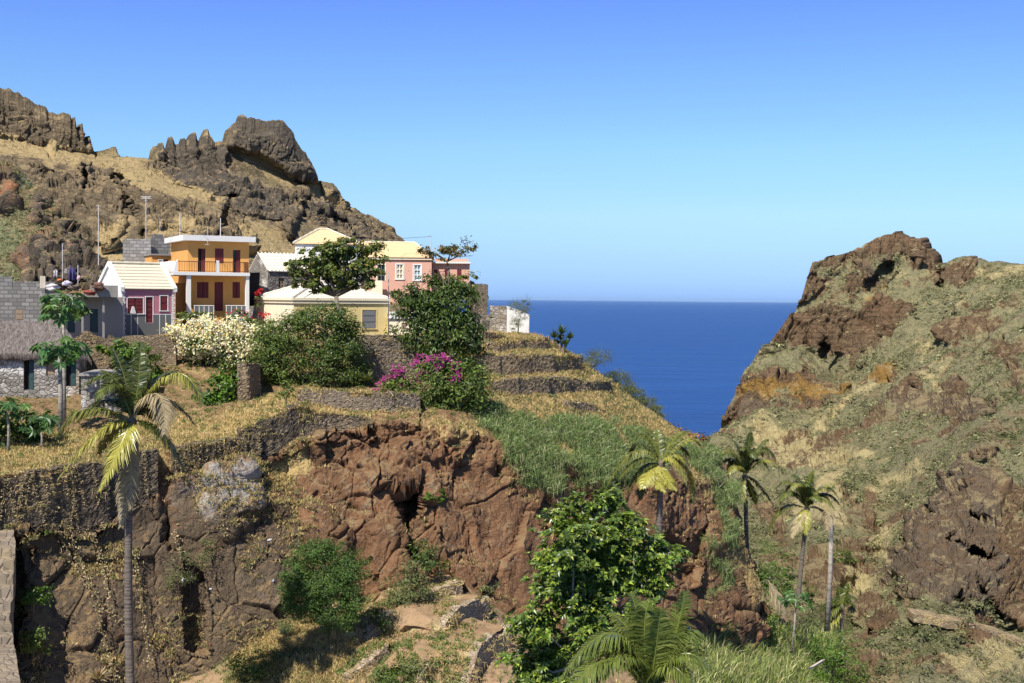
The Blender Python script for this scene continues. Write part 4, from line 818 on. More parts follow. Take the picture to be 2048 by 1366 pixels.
# ---------------------------------------------------------------- low stone outbuilding
b = Bld('stone_outbuilding', 'low stone outbuilding with flat concrete roof behind the tall palm', 'hut', 162, 815, 69, 6)
r = b.R(162, 278, 752, 830, 0); MB().box(r[0], r[1], 0, 4, r[2], r[3]).build('wall', ST_P, b.e); MB().box(r[0] - .12, r[1] + .12, -.12, 4.1, r[3], r[3] + .14).build('roof_slab', CONC, b.e)
# ---------------------------------------------------------------- white tiled stone house
b = Bld('stone_gable_house', 'stone house with white tiled roof and limewashed gable behind the yellow building', 'house', 535, 640, 97, 30)
f = b.facade(ST_G, (535, 640, 544, 640), [(557, 569, 556, 575)], 0, .25); u0, u1, v0, v1 = f; D_ = 4.8; vr = b.uv(560, 508, D_ / 2)[1]
mb = MB(); mb.quad((u0, 0, v0), (u0, 0, v1), (u0, D_, v1), (u0, D_, v0)); mb.tri((u0, 0, v1), (u0, D_ / 2, vr), (u0, D_, v1)); mb.build('gable_wall', ST_P, b.e)
b.opening('window', (557, 569, 556, 575), 0, WOOD, None, .15, style='bars')
mb = MB(); courses(mb, (u0, -.15, v1), (u1, -.15, v1), (u1, D_ / 2, vr + .03), (u0, D_ / 2, vr + .03), 6, .06, .05); courses(mb, (u1, D_ + .15, v1), (u0, D_ + .15, v1), (u0, D_ / 2, vr + .03), (u1, D_ / 2, vr + .03), 6)
channels(mb, (u0, -.15, v1 + .09), (u1, -.15, v1 + .09), (u1, D_ / 2, vr + .1), (u0, D_ / 2, vr + .1), 14, .05); mb.build('roof', TILEW, b.e)
mb = MB(); q = P(499, 545, 93), P(520, 545, 93.6), P(516, 612, 93.6), P(499, 612, 93); mb.slab(q[3], q[2], q[1], q[0], .12)
mb2 = MB(); bpy_o = mb.build('dark_awning', CLOTHB); tag(bpy_o, 'black cloth screen hung at the right side of the orange house', 'screen')
# ---------------------------------------------------------------- yellow building
b = Bld('yellow_house', 'yellow house with white hipped roof shaded by a spreading tree', 'house', 587, 672, 86, 30)
f = b.facade(YELLOW, (587, 776, 598, 690), [(724.5, 752, 620, 657)], 0); u0, u1, v0, v1 = f
b.opening('window', (724.5, 752, 620, 657), 0, m_plain('grey_board', (.20, .20, .20), .7, .3), YELLOW, .04, .06)
D_ = 8.0
mb = MB(); mb.quad((u0, 0, v0), (u0, 0, v1), (u0, D_, v1), (u0, D_, v0)); mb.build('side_wall', CREAM, b.e); MB().quad((u1, 0, v1), (u1, 0, v0), (u1, D_, v0), (u1, D_, v1)).build('side_wall', CREAM, b.e)
mb = MB(); z1 = b.uv(660, 607, 0)[1]
for z0, zz, o in ((z1, z1 + .07, .10), (z1 + .071, v1 - .11, .04), (v1 - .109, v1 + .02, .16)): mb.box(u0 - o, u1 + o, -o, D_ + o, z0, zz)
mb.build('cornice', CREAM, b.e)
hz = b.uv(640, 558, D_ / 2)[1]; ov = .1; zt = v1 + .03; ra, rb_ = (u0 + 3.6, D_ / 2, hz), (u1 - 3.6, D_ / 2, hz); A_, B_, C_, E_ = (u0 - ov, -ov, zt), (u1 + ov, -ov, zt), (u1 + ov, D_ + ov, zt), (u0 - ov, D_ + ov, zt)
mb = MB()
for q in ((A_, B_, rb_, ra), (C_, E_, ra, rb_), (E_, A_, ra, ra), (B_, C_, rb_, rb_)): courses(mb, *q, 9, .04, .03)
rf = mb.build('roof', TILEW, b.e); mb = MB()
for p_, q_ in ((A_, ra), (B_, rb_), (C_, rb_), (E_, ra), (ra, rb_)): ridge(mb, np.array(p_) + (0, 0, .06), np.array(q_) + (0, 0, .06), .09)
mb.build('ridge_cap', TILEW, rf)
# ---------------------------------------------------------------- tower house with ochre pyramid roof
b = Bld('white_house', 'tall white house with pale orange pyramid roof behind the spreading tree', 'house', 590, 600, 103, 8)
r = b.R(590, 722, 489, 620, 0); MB().box(r[0], r[1], 0, 5.6, r[2], r[3]).build('wall', WHITE, b.e); u0, u1, v0, v1 = r; cx_ = b.uv(646, 459, 2.8)[0]; hz = b.uv(646, 459, 2.8)[1]; ov = .15
A_, B_, C_, E_ = (u0 - ov, -ov, v1 + .02), (u1 + ov, -ov, v1 + .02), (u1 + ov, 5.6 + ov, v1 + .02), (u0 - ov, 5.6 + ov, v1 + .02); ra, rb_ = (cx_ - .35, 2.8, hz), (cx_ + .35, 2.8, hz); mb = MB()
for q in ((A_, B_, rb_, ra), (C_, E_, ra, rb_), (E_, A_, ra, ra), (B_, C_, rb_, rb_)): courses(mb, *q, 9, .05, .035)
rf = mb.build('roof', TILEO, b.e); mb = MB()
for p_, q_ in ((A_, ra), (B_, rb_), (C_, rb_), (E_, ra), (ra, rb_)): ridge(mb, np.array(p_) + (0, 0, .06), np.array(q_) + (0, 0, .06), .10)
mb.build('ridge_cap', TILE, rf)
# ---------------------------------------------------------------- long salmon building
b = Bld('salmon_house', 'long salmon pink house with ochre tiled roof and white framed windows', 'house', 690, 600, 104, 3)
ops = [(755, 770, 529, 562), (792.5, 806.5, 529, 557.5), (827.5, 842, 530, 560)]
f = b.facade(SALMON, (690, 863, 519, 605), ops, 0); u0, u1, v0, v1 = f; D_ = 5.6
mb = MB(); mb.quad((u1, 0, v1), (u1, 0, v0), (u1, D_, v0), (u1, D_, v1)); mb.build('side_wall', SALMON, b.e); MB().quad((u0, 0, v0), (u0, 0, v1), (u0, D_, v1), (u0, D_, v0)).build('side_wall', SALMON, b.e)
b.opening('door', ops[0], 0, m_plain('grey_green_paint', (.10, .12, .10), .6), CREAM, .1, .08, style='bars', pane=GLASS); b.opening('window', ops[1], 0, CREAM, WHITE, .06, .09, style='bars', pane=m_plain('curtain_glass', (.42, .42, .38), .3)); b.opening('window', ops[2], 0, WHITE, WHITE, .08, .09, style='bars', pane=PALEBLUE)
c_ = b.R(690, 863, 514, 519, -.12); MB().box(c_[0] - .1, c_[1] + .1, -.14, D_ + .1, v1, v1 + .16).build('cornice', CREAM, b.e)
hz = b.uv(770, 484.5, D_ / 2)[1]; zt = v1 + .17; A_, B_, C_, E_ = (u0 - .2, -.2, zt), (u1 + .15, -.2, zt), (u1 + .15, D_ + .2, zt), (u0 - .2, D_ + .2, zt); ra, rb_ = (u0 + .3, D_ / 2, hz), (b.uv(829, 485, D_ / 2)[0], D_ / 2, hz); mb = MB()
for q in ((A_, B_, rb_, ra), (C_, E_, ra, rb_), (B_, C_, rb_, rb_)): courses(mb, *q, 11, .05, .035)
rf = mb.build('roof', TILEO, b.e); mb = MB(); ridge(mb, ra, rb_, .1); ridge(mb, np.array(B_) + (0, 0, .05), rb_, .1); mb.build('ridge_cap', TILE, rf)
p = b.R(742, 765, 561, 600, -.6); MB().box(p[0], p[1], -.75, -.5, p[2], p[3]).build('yard_wall', CREAM, b.e)
# ---------------------------------------------------------------- annex with red shutters
b = Bld('red_shuttered_house', 'flat roofed salmon house with three dark red doors', 'house', 866, 600, 106, 3)
ops = [(868, 874.5, 539, 566), (889.5, 899.5, 538.5, 568), (914, 923, 539, 566)]
f = b.facade(SALMON, (864.5, 939, 527, 600), ops, 0); u0, u1, v0, v1 = f
mb = MB(); mb.quad((u1, 0, v1), (u1, 0, v0), (u1, 5, v0), (u1, 5, v1)); mb.build('side_wall', WHITE, b.e); MB().quad((u0, 0, v0), (u0, 0, v1), (u0, 5, v1), (u0, 5, v0)).build('side_wall', WHITE, b.e)
c_ = b.R(864.5, 939, 517, 527, -.3); MB().box(c_[0] - .1, c_[1] + .1, -.35, 5.2, v1, v1 + .14).build('eave_slab', WHITE, b.e); MB().box(c_[0] + .2, c_[1] - .1, .1, 5, v1 + .141, c_[3]).build('parapet', SALMON, b.e)
for o in ops: b.opening('door', o, 0, OXIDE, None, .06)
# ---------------------------------------------------------------- cream shed
b = Bld('cream_shed', 'small cream house with one window right of the yellow house', 'house', 779, 675, 89, 8)
f = b.facade(CREAM, (779, 850, 637, 690), [(803, 813, 645.5, 659)], 0); u0, u1, v0, v1 = f
b.opening('window', (803, 813, 645.5, 659), 0, WOOD, CREAM, .05, .05, style='bars'); mb = MB(); mb.quad((u0, 0, v0), (u0, 0, v1), (u0, 4, v1), (u0, 4, v0)); mb.build('side_wall', CREAM, b.e)
c_ = b.R(779, 850, 625, 637, -.12); MB().box(c_[0] - .12, c_[1], -.15, 4.1, v1, v1 + .09).box(c_[0], c_[1], -.02, 4, v1 + .091, c_[3]).build('parapet', WHITE, b.e)
# ---------------------------------------------------------------- dark stone tower and ruined white wall
b = Bld('stone_tower', 'dark rubble stone tower wall beside the sea horizon', 'tower', 944, 690, 97, 8)
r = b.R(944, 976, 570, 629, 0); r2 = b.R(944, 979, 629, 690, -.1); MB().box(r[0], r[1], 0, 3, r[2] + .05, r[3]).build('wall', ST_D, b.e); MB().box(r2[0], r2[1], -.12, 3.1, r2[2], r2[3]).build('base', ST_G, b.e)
mb = MB()
for k in range(9):
    u = r[0] + (r[1] - r[0]) * k / 9; mb.box(u, u + .10, -.0, .3, r[3] + .001, r[3] + .05 + .12 * R_.random())
mb.build('broken_coping', ST_D, b.e)
b = Bld('ruined_wall', 'ruined white plastered stone wall above the sea', 'wall', 981, 690, 96, 6)
def ragged(b, x0, x1, tops, ybot, w, th, mat, name):
    n = 40; xs_ = np.linspace(x0, x1, n); ty = np.interp(xs_, [t[0] for t in tops], [t[1] for t in tops]) + R_.normal(0, .7, n); F_ = []; B_ = []
    for x, y in zip(xs_, ty):
        u, v = b.uv(x, y, w); u2, v2 = b.uv(x, ybot, w); F_.append(((u, w, v), (u, w, v2)))
    mb = MB()
    for k in range(n - 1):
        a, c = F_[k][0], F_[k][1]; d, e = F_[k + 1][0], F_[k + 1][1]; s_ = lambda p: (p[0], p[1] + th, p[2])
        mb.quad(c, e, d, a); mb.quad(a, d, s_(d), s_(a)); mb.quad(s_(e), s_(c), s_(a), s_(d))
    a, c = F_[0]; mb.quad(c, a, s_(a), s_(c)); a, c = F_[-1]; mb.quad(a, c, s_(c), s_(a))
    return mb.build(name, mat, b.e)
ragged(b, 981, 1013, [(981, 612), (1000, 612), (1013, 613)], 690, 0, .5, m_stone('limed_rubble', [(.42, .37, .30), (.26, .21, .16), (.55, .5, .42)], 3, 1.4, (.1, .09, .07), ((.70, .66, .58), .5)), 'stone_part')
ragged(b, 1013, 1058.5, [(1013, 612), (1030, 618), (1045, 622), (1058, 630)], 690, .05, .45, WHITE, 'plastered_part')
# ================================================================== DRY STONE WALLS
WALLS = []
def stone_wall(name, label, top, bot, mat, th=.45, cat='wall', group=None, rough=.07, batter=.12, cap=None, sc=3.9):
    """top: [(px,py,Y)], bot: [(px,py)] or height in m. relief stones displaced; real thickness"""
    top = np.array(top, float); Lx = np.linspace(top[0, 0], top[-1, 0], 400)
    mono = top[-1, 0] > top[0, 0]
    s = np.concatenate([[0], np.cumsum(np.hypot(np.diff(top[:, 0]), np.diff(top[:, 1])))]); q = np.linspace(0, s[-1], 300)
    T = P(np.interp(q, s, top[:, 0]), np.interp(q, s, top[:, 1]), np.interp(q, s, top[:, 2]))
    if isinstance(bot, (int, float)): zb = T[:, 2] - bot
    else:
        bot = np.array(bot, float); s2 = np.concatenate([[0], np.cumsum(np.hypot(np.diff(bot[:, 0]), np.diff(bot[:, 1])))]); q2 = np.linspace(0, s2[-1], 300)
        bx, by = np.interp(q2, s2, bot[:, 0]), np.interp(q2, s2, bot[:, 1]); zb = P(bx, by, T[:, 1])[:, 2] - .25
    d = np.linalg.norm(np.diff(T, axis=0), axis=1).sum(); n = int(np.clip(d / .085, 20, 420)); sl2 = np.linspace(0, 299, n)
    T = np.stack([np.interp(sl2, np.arange(300), T[:, k]) for k in range(3)], -1); zb = np.interp(sl2, np.arange(300), zb)
    T[:, 2] += fbm(np.stack([T[:, 0] * 2.2, T[:, 1] * 2.2, T[:, 2] * 0], -1), 3, 31) * .08 - .30 * sstep(.15, .6, fbm(np.stack([T[:, 0] * .5, T[:, 1] * .5, T[:, 2] * 0 + 7], -1), 3, 33))
    tg = np.gradient(T, axis=0); nx = np.stack([tg[:, 1], -tg[:, 0], 0 * tg[:, 0]], -1); nx /= np.linalg.norm(nx, axis=1)[:, None] + 1e-9
    flip = np.sign(-(nx * T).sum(1).mean()); nx *= flip if flip else 1      # outward = towards the viewer's side
    m = int(np.clip((T[:, 2] - zb).max() / .085, 6, 80)); rows = []
    for k in range(m + 1):
        f = k / m; z = zb + (T[:, 2] - zb) * f; pt = T.copy(); pt[:, 2] = z; pt += nx * (batter * (1 - f))[..., None] if False else nx * (batter * (1 - f)); rows.append(pt)
    for off in (.5, 1.0): pt = T.copy() - nx * th * off; pt[:, 2] += R_.normal(0, .012, n); rows.append(pt)
    pt = rows[-1].copy(); pt[:, 2] = zb; rows.append(pt)
    W = np.array(rows); N = np.broadcast_to(nx, W.shape).copy(); N[m:m + 3] = (0, 0, 1)
    e, cid, fc = voro(W * np.array([sc, sc, sc * 1.7]), 51); W = W + N * ((cid - .5) * rough * 1.0 + fc * rough * .6 - rough * .6 * sstep(.14, 0, e))[..., None]
    def endcap(i): c = W[:, i:i + 1].copy(); return c
    r, c = W.shape[:2]; ix = np.arange(r * c).reshape(r, c); qd = np.stack([ix[:-1, :-1], ix[:-1, 1:], ix[1:, 1:], ix[1:, :-1]], -1).reshape(-1, 4)
    if (mono and flip < 0) or (not mono and flip > 0): qd = qd[:, ::-1]
    tri = []; V_ = W.reshape(-1, 3); mid = []
    for i in (0, c - 1):
        for k in range(m): tri.append((ix[k, i], ix[k + 1, i], ix[r - 1, i]))
        tri += [(ix[m, i], ix[m + 1, i], ix[r - 1, i]), (ix[m + 1, i], ix[m + 2, i], ix[r - 1, i])]
    WALLS.append((W[:m + 1], nx, name, label)); o = link(name, np_mesh(name, V_, qd, tri, smooth=False), mat); return tag(o, label, cat, group)
TW = 'dry stone terrace walls'
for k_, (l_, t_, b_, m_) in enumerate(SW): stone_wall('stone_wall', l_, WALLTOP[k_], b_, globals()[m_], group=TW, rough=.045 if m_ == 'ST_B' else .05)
# ruin with a doorway
b = Bld('ruined_house', 'roofless stone ruin with a red doorway beside the white flowering bush', 'ruin', 238, 752, 78, 4)
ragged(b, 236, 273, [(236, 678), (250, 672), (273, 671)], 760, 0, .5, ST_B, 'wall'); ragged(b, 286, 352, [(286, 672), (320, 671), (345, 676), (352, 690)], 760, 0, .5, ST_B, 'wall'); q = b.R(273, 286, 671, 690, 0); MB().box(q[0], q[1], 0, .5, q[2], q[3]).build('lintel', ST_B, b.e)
q = b.R(273, 286, 690, 760, .3); MB().box(q[0], q[1], .3, .36, q[2], q[3]).build('door', m_plain('rusty_door', (.22, .07, .035), .8), b.e)
# lower terrace walls with soil behind
ST_F = m_stone('tan_field_stone', [(.34, .26, .17), (.52, .40, .26), (.42, .32, .22), (.62, .48, .32), (.36, .29, .20)], 4.6, 1.7, (.09, .07, .05))
nrm_ = lambda v: v / np.linalg.norm(v)
SOIL = m_rock('terrace_soil', (.26, .165, .09), (.29, .19, .105), (.38, .25, .14), (.09, .14, .04), (.40, .3, .15), (.3, .25, .2), s=1.6, bump=.25)
for l_, t_, b_ in [
 ('uppermost of the small field walls at the foot of the cliff', [(924, 1163, 60.6), (880, 1180, 59.8), (850, 1192, 59.2), (826, 1204, 58.6), (800, 1220, 58), (781, 1230, 57.6), (755, 1252, 57), (735, 1272, 56.4)], [(924, 1181), (880, 1205), (850, 1226), (826, 1236), (800, 1244), (781, 1250), (755, 1275), (735, 1295)]),
 ('middle field wall at the foot of the cliff, bare soil above it', [(978, 1196, 60), (945, 1207, 59.2), (918, 1218, 58.4), (897, 1240, 57.4), (885, 1265, 56.4), (872, 1288, 55.6)], [(978, 1218), (945, 1250), (918, 1280), (897, 1286), (885, 1295), (872, 1306)]),
 ('lowest field wall, curving down to the broad leaved tree', [(1022, 1252, 58.4), (990, 1270, 57.4), (964, 1287, 56.6), (955, 1310, 55.6), (950, 1330, 55), (940, 1356, 54.2), (930, 1385, 53.4)], [(1022, 1285), (990, 1312), (964, 1340), (955, 1355), (950, 1366), (940, 1385), (930, 1400)]),
 ('low field wall in weeds at the lower left of the fields', [(777, 1290, 55.8), (762, 1304, 55.2), (748, 1321, 54.6), (720, 1338, 54), (690, 1356, 53.4)], [(777, 1306), (762, 1322), (748, 1337), (720, 1354), (690, 1370)]),
 ('short field wall with a red rag on it', [(868, 1312, 55.2), (858, 1330, 54.6), (848, 1345, 54.2), (832, 1366, 53.4)], [(868, 1340), (858, 1362), (848, 1370), (832, 1386)])]:
    t_ = np.array(t_, float); yb = np.array([gY(x_, y_, VAL0) for x_, y_ in b_]); t_[:, 2] = gsm(yb, 1) - .1; hh = np.array([(q_[1] - p_[1]) * y_ / F for p_, q_, y_ in zip(t_, b_, yb)]); t_[:, 1] -= 2
    stone_wall('field_wall', l_, t_, b_, ST_F, .4, group='small field walls at the foot of the cliff', rough=.035, sc=4.5)
    t = np.array(t_, float); s = np.linspace(0, len(t) - 1, 60); tp = P(*[np.interp(s, np.arange(len(t)), t[:, k]) for k in range(3)]); rows = []
    ntg = np.gradient(tp, axis=0); nb_ = np.stack([-ntg[:, 1], ntg[:, 0], 0 * ntg[:, 0]], -1); nb_ /= np.linalg.norm(nb_, axis=1)[:, None]; nb_ *= np.sign((nb_ * np.array([-.55, .83, 0])).sum(1).mean())
    wd = np.clip(np.interp(s, np.arange(len(t)), hh) / .40, .7, 2.6)[:, None]
    for k in range(14):
        f = k / 13; r_ = tp + nb_ * (.2 + wd * f); r_[:, 2] += -.06 + .10 * f + .07 * fbm(r_ * 1.5, 4, 3); rows.append(r_)
    r_ = rows[-1].copy() + nb_ * .5; r_[:, 2] -= .5; rows.append(r_); W = np.array(rows); L0, L1 = W[:, :1].copy(), W[:, -1:].copy(); tg0, tg1 = nrm_(ntg[0]), nrm_(ntg[-1]); W = np.concatenate([L0 - tg0 * .9 - (0, 0, 1.0), L0 - tg0 * .3 - (0, 0, .12), W, L1 + tg1 * .3 - (0, 0, .12), L1 + tg1 * .9 - (0, 0, 1.0)], 1); r, c = W.shape[:2]; ix = np.arange(r * c).reshape(r, c); g = np.zeros((r, c, 4)); g[..., 3] = 1; g[..., 0] = np.clip(fbm(W * .6, 3, 9) * .8, 0, .7); g[..., 1] = np.clip(fbm(W * .7 + 5, 3, 10) * .9, 0, .7)
    qd = np.stack([ix[:-1, :-1], ix[1:, :-1], ix[1:, 1:], ix[:-1, 1:]], -1)
    TGW = globals().setdefault('TGW', []); TGW.append(W[:12].reshape(-1, 3)); o = link('terrace_ground', np_mesh('terrace_ground', W, qd, smooth=True, attrs={'geo': g}), SOIL); o['kind'] = 'structure'
# ---------------------------------------------------------------- stair path at lower left
PAVE = m_stone('grey_paving', [(.29, .23, .165), (.34, .275, .20), (.27, .215, .155), (.37, .30, .22)], 2.6, .5, (.20, .16, .12), ((.24, .19, .12), .52))
st = thing('stone_stairs', 'worn grey stone stair path descending along the left edge', 'stairs', P(10, 1366, 42).tolist())
oA = np.array(st.location); n = 17; ysp = [1052, 1066, 1082, 1098, 1122, 1150, 1180, 1206, 1232, 1252, 1275, 1300, 1318, 1332, 1346, 1362, 1385, 1410]; xr = np.interp(ysp, [1050, 1075, 1110, 1160, 1230, 1260, 1290, 1330, 1410], [30, 30, 31, 26, 19, 23, 29, 37, 48]) + R_.normal(0, 1.5, 18); Ys = np.linspace(53.2, 43.0, n + 1)
mb = MB()
for k in range(n):
    tz = P(0, ysp[k + 1] - 3, Ys[k + 1])[2]; tz0 = P(0, ysp[k], Ys[k])[2]; xa = P(-70, 1200, Ys[k + 1])[0]
    f = P(xr[k + 1], ysp[k + 1], Ys[k + 1]); g_ = P(xr[k], ysp[k], Ys[k]); z = max(f[2], g_[2] - .42)
    mb.hexa(np.array([(xa, f[1], z - 1.6), (f[0], f[1], z - 1.6), (f[0], f[1], z), (xa, f[1], z)]) - oA, np.array([(xa, g_[1] + .02, z - 1.6), (g_[0], g_[1] + .02, z - 1.6), (g_[0], g_[1] + .02, z + .05), (xa, g_[1] + .02, z + .05)]) - oA)
mb.build('step', PAVE, st)
# ================================================================== POLES, AERIALS, CABLES
POLE = m_plain('pale_pole', (.55, .52, .48), .6, .2)
def pole(label, x, y0, y1, Y, r=.03, name='aerial_mast', cat='aerial', parts=(), top=None):
    a, c = P(x, y1, Y), P(top if top else x, y0, Y); t = thing(name, label, cat, a.tolist(), 0, 'aerial masts and poles on the roofs'); mb = MB(); mb.tube([(0, 0, 0), (c - a) * .5, c - a], r, 6); mb.build('mast', POLE, t)
    mb = MB(); s = Y / F
    for dx0, dx1, dy in parts: z = (c - a)[2] - dy * s; mb.tube([(dx0 * s + (c - a)[0], 0, z), (dx1 * s + (c - a)[0], .05, z)], .018, 5)
    if parts: mb.build('aerial_bars', METAL, t)
pole('tall pale mast standing at the gable of the pink house', 197, 410, 530, 86, .035, parts=[(-4, 4, 2), (-3, 3, 8)])
pole('mast with wide comb aerial above the grey block wall', 292, 393, 478, 99.5, .035, parts=[(-10, 10, 0), (-10, 10, 4), (-8, 8, 2), (-3, 3, 8)])
pole('thin short pole on the block storey roof', 320, 437, 476, 100, .022)
pole('white pole rising from the left of the orange house roof', 360, 427, 474, 92, .035)
pole('white pole rising from the right of the orange house roof', 441, 436, 476, 93, .035)
pole('thin mast on the flat roof beside the washing line', 125, 487, 560, 83, .028, parts=[(-2, 2, 1), (-1.5, 1.5, 14)])
pole('short roof pole with red cap beside the white gable', 156, 530, 580, 82, .028)
pole('thin pale pole at the corner of the yellow house', 777, 545, 672, 85.5, .028)
pole('small bracket aerial fixed on the front of the orange house', 415.5, 455, 489, 88.5, .02, parts=[(-6, 3, 34), (-2, 2, 24)])
pole('dark cable bracket above the roof of the salmon house', 862, 471, 520, 104, .025, parts=[(-4, 2, 1)])
WIRE = m_plain('black_cable', (.02, .02, .02), .6)
def cable(label, pts, r=.016, sag=0):
    a = [P(*p) for p in pts]; n = 24; o = []
    for k in range(len(a) - 1):
        for i in range(n): f = i / n; q = a[k] * (1 - f) + a[k + 1] * f; q[2] -= sag * 4 * f * (1 - f); o.append(q)
    o.append(a[-1]); tag(MB().tube(o, r, 5).build('cable', WIRE), label, 'cable', 'overhead cables')
cable('thin cable strung from the salmon house bracket over its roof', [(862, 473, 104), (800, 477, 104), (760, 484, 101)], .014)
cable('black cable slanting down across the valley fields', [(280, 1080, 50), (430, 1190, 51), (620, 1290, 52), (745, 1332, 53.2)], .012, .05)
cable('long overhead cable from the tall mast to the orange house', [(197, 432, 86), (300, 452, 93), (415, 458, 88.5)], .012, .3)
# ---------------------------------------------------------------- roof clutter and washing
def rag(name, label, cat, x, y, Y, wpx, hpx, col, seed, group=None, lump=False):
    if lump: wpx, hpx = wpx * .85, hpx * .85
    col = tuple(v * .8 for v in col)
    s = Y / F; m = m_plain(name + '_fabric', col, .85, .3); c = P(x, y, Y); n = 12
    U, Vv = np.meshgrid(np.linspace(-1, 1, n), np.linspace(-1, 1, n))
    if lump:
        th, ph = U * np.pi, Vv * np.pi / 2; pt = np.stack([np.cos(th) * np.cos(ph) * wpx * s / 2, np.sin(th) * np.cos(ph) * wpx * s / 2.4, np.sin(ph) * hpx * s / 2], -1)
        pt += fbm(pt * 5 / (wpx * s) + seed, 3, seed)[..., None] * pt * .8
    else:
        pt = np.stack([U * wpx * s / 2, .10 * np.sin(U * 6 + seed) * (1 - Vv), Vv * hpx * s / 2], -1); pt[..., 2] += .06 * np.sin(U * 4 + seed)
    ix = np.arange(n * n).reshape(n, n); o = link(name, np_mesh(name, pt, np.stack([ix[:-1, :-1], ix[:-1, 1:], ix[1:, 1:], ix[1:, :-1]], -1), smooth=True), m); o.location = c.tolist()
    return tag(o, label, cat, group)
cable('washing line on the flat roof at the left', [(98, 538, 82.5), (125, 541, 83), (156, 534, 82)], .012, .05)
rag('laundry', 'white shirt hanging on the washing line', 'laundry', 111, 546, 82.6, 9, 12, (.7, .62, .64), 1, 'washing on the line'); rag('laundry', 'small pale cloth on the washing line near the mast', 'laundry', 132, 541, 82.8, 5, 7, (.75, .72, .7), 2, 'washing on the line'); rag('laundry', 'dark violet cloth blowing on the washing line', 'laundry', 144, 547, 82.3, 13, 24, (.09, .075, .2), 3, 'washing on the line')
rag('sack', 'white sack lying on the flat roof beside an orange tarp', 'sack', 107, 574, 80, 24, 12, (.75, .68, .66), 4, lump=True); rag('sack', 'pale violet bundle on the flat roof', 'sack', 135, 566, 81, 18, 11, (.72, .64, .75), 5, lump=True); rag('tarp', 'orange bundle at the foot of the thin mast', 'bundle', 121, 560, 81.5, 10, 6, (.55, .17, .06), 6, lump=True)
rag('basin', 'red bundle on the flat roof near the white gable', 'bundle', 179, 585, 79, 22, 9, (.28, .07, .05), 7, lump=True); rag('basket', 'dark basket heap behind the concrete parapet', 'basket', 150, 575, 80, 26, 12, (.16, .12, .09), 8, lump=True); rag('basket', 'brown clutter heap on the flat roof, nearest the parapet', 'basket', 198, 573, 79.5, 26, 17, (.19, .10, .07), 9, lump=True); rag('plant_pot', 'red and white parcel at the foot of the red capped pole', 'parcel', 157, 556, 82, 8, 10, (.7, .5, .5), 10, lump=True)
b = Bld('wood_pallet', 'pale upright boards leaning on the block house roof corner', 'boards', 80, 576, 79.8, 14); q = b.R(80, 91, 552, 576, 0); mb = MB(); dx = (q[1] - q[0]) / 4
for k in range(4): mb.box(q[0] + k * dx, q[0] + (k + .85) * dx, 0, .04, 0, q[3])
mb.box(q[0], q[1], .04, .08, q[3] * .2, q[3] * .3); mb.box(q[0], q[1], .04, .08, q[3] * .7, q[3] * .8); mb.build('board', m_plain('pale_boards', (.62, .52, .40), .8), b.e)
for i, (x, y, w_, h_, c_, l_) in enumerate([(512, 1014, 13, 18, (.8, .8, .8), 'white plastic bag caught beside the pale grey rock'), (366, 1160, 9, 14, (.75, .75, .74), 'white plastic bag in the weeds left of the acacia'), (547, 1162, 8, 13, (.55, .68, .72), 'pale blue bag on the rock left of the acacia'),
      (421, 1178, 10, 7, (.78, .76, .72), 'small white litter on the bare rock slope'), (580, 1271, 11, 8, (.40, .60, .75), 'light blue rag in the dry grass'), (643, 1255, 16, 7, (.10, .16, .35), 'dark blue rag below the acacia'), (662, 1295, 7, 7, (.75, .72, .72), 'white scrap in the dry grass by the cable'), (841, 1331, 14, 6, (.5, .04, .03), 'red rag lying on the short field wall'), (541, 1080, 16, 12, (.75, .72, .66), 'white rag stuck on the brown rock'), (1683, 1330, 0, 0, 0, '')]):
    if w_: rag('litter', l_, 'litter', x, y, gY(x, y) - .5, w_ * .6, h_ * .6, tuple(v * .75 for v in c_), 20 + i, 'litter on the slope', lump=True)

pw = [(1828, 1231), (1880, 1236), (1930, 1244), (1975, 1258), (2015, 1272), (2060, 1290)]; W_ = np.array([sP(*p, ('headland',)) for p in pw]); W_[:, 1] = gsm(W_[:, 1], 1); W_ = np.array([P(p[0], p[1], y - 3.6) for p, y in zip(pw, W_[:, 1])]); s_ = np.linspace(0, 5, 60); W_ = np.stack([np.interp(s_, np.arange(6), W_[:, k]) for k in range(3)], -1); W_[:, 2] += .12 * fbm(W_ * .8, 3, 4); mb = MB()
for k in range(59):
    a_, c_ = W_[k], W_[k + 1]; mb.hexa([a_ - (0, 0, .8), c_ - (0, 0, .8), c_, a_], [a_ + (0, 2.4, -.8), c_ + (0, 2.4, -.8), c_ + (0, 2.4, .05), a_ + (0, 2.4, .05)])
tag(mb.build('low_wall', m_stone('tan_low_wall', [(.42, .31, .17), (.30, .22, .13), (.5, .4, .24)], 2.2, 1.6, (.12, .09, .06), ((.46, .34, .16), .5))), 'low tan stone wall running to the right edge below the brown bluff', 'wall')
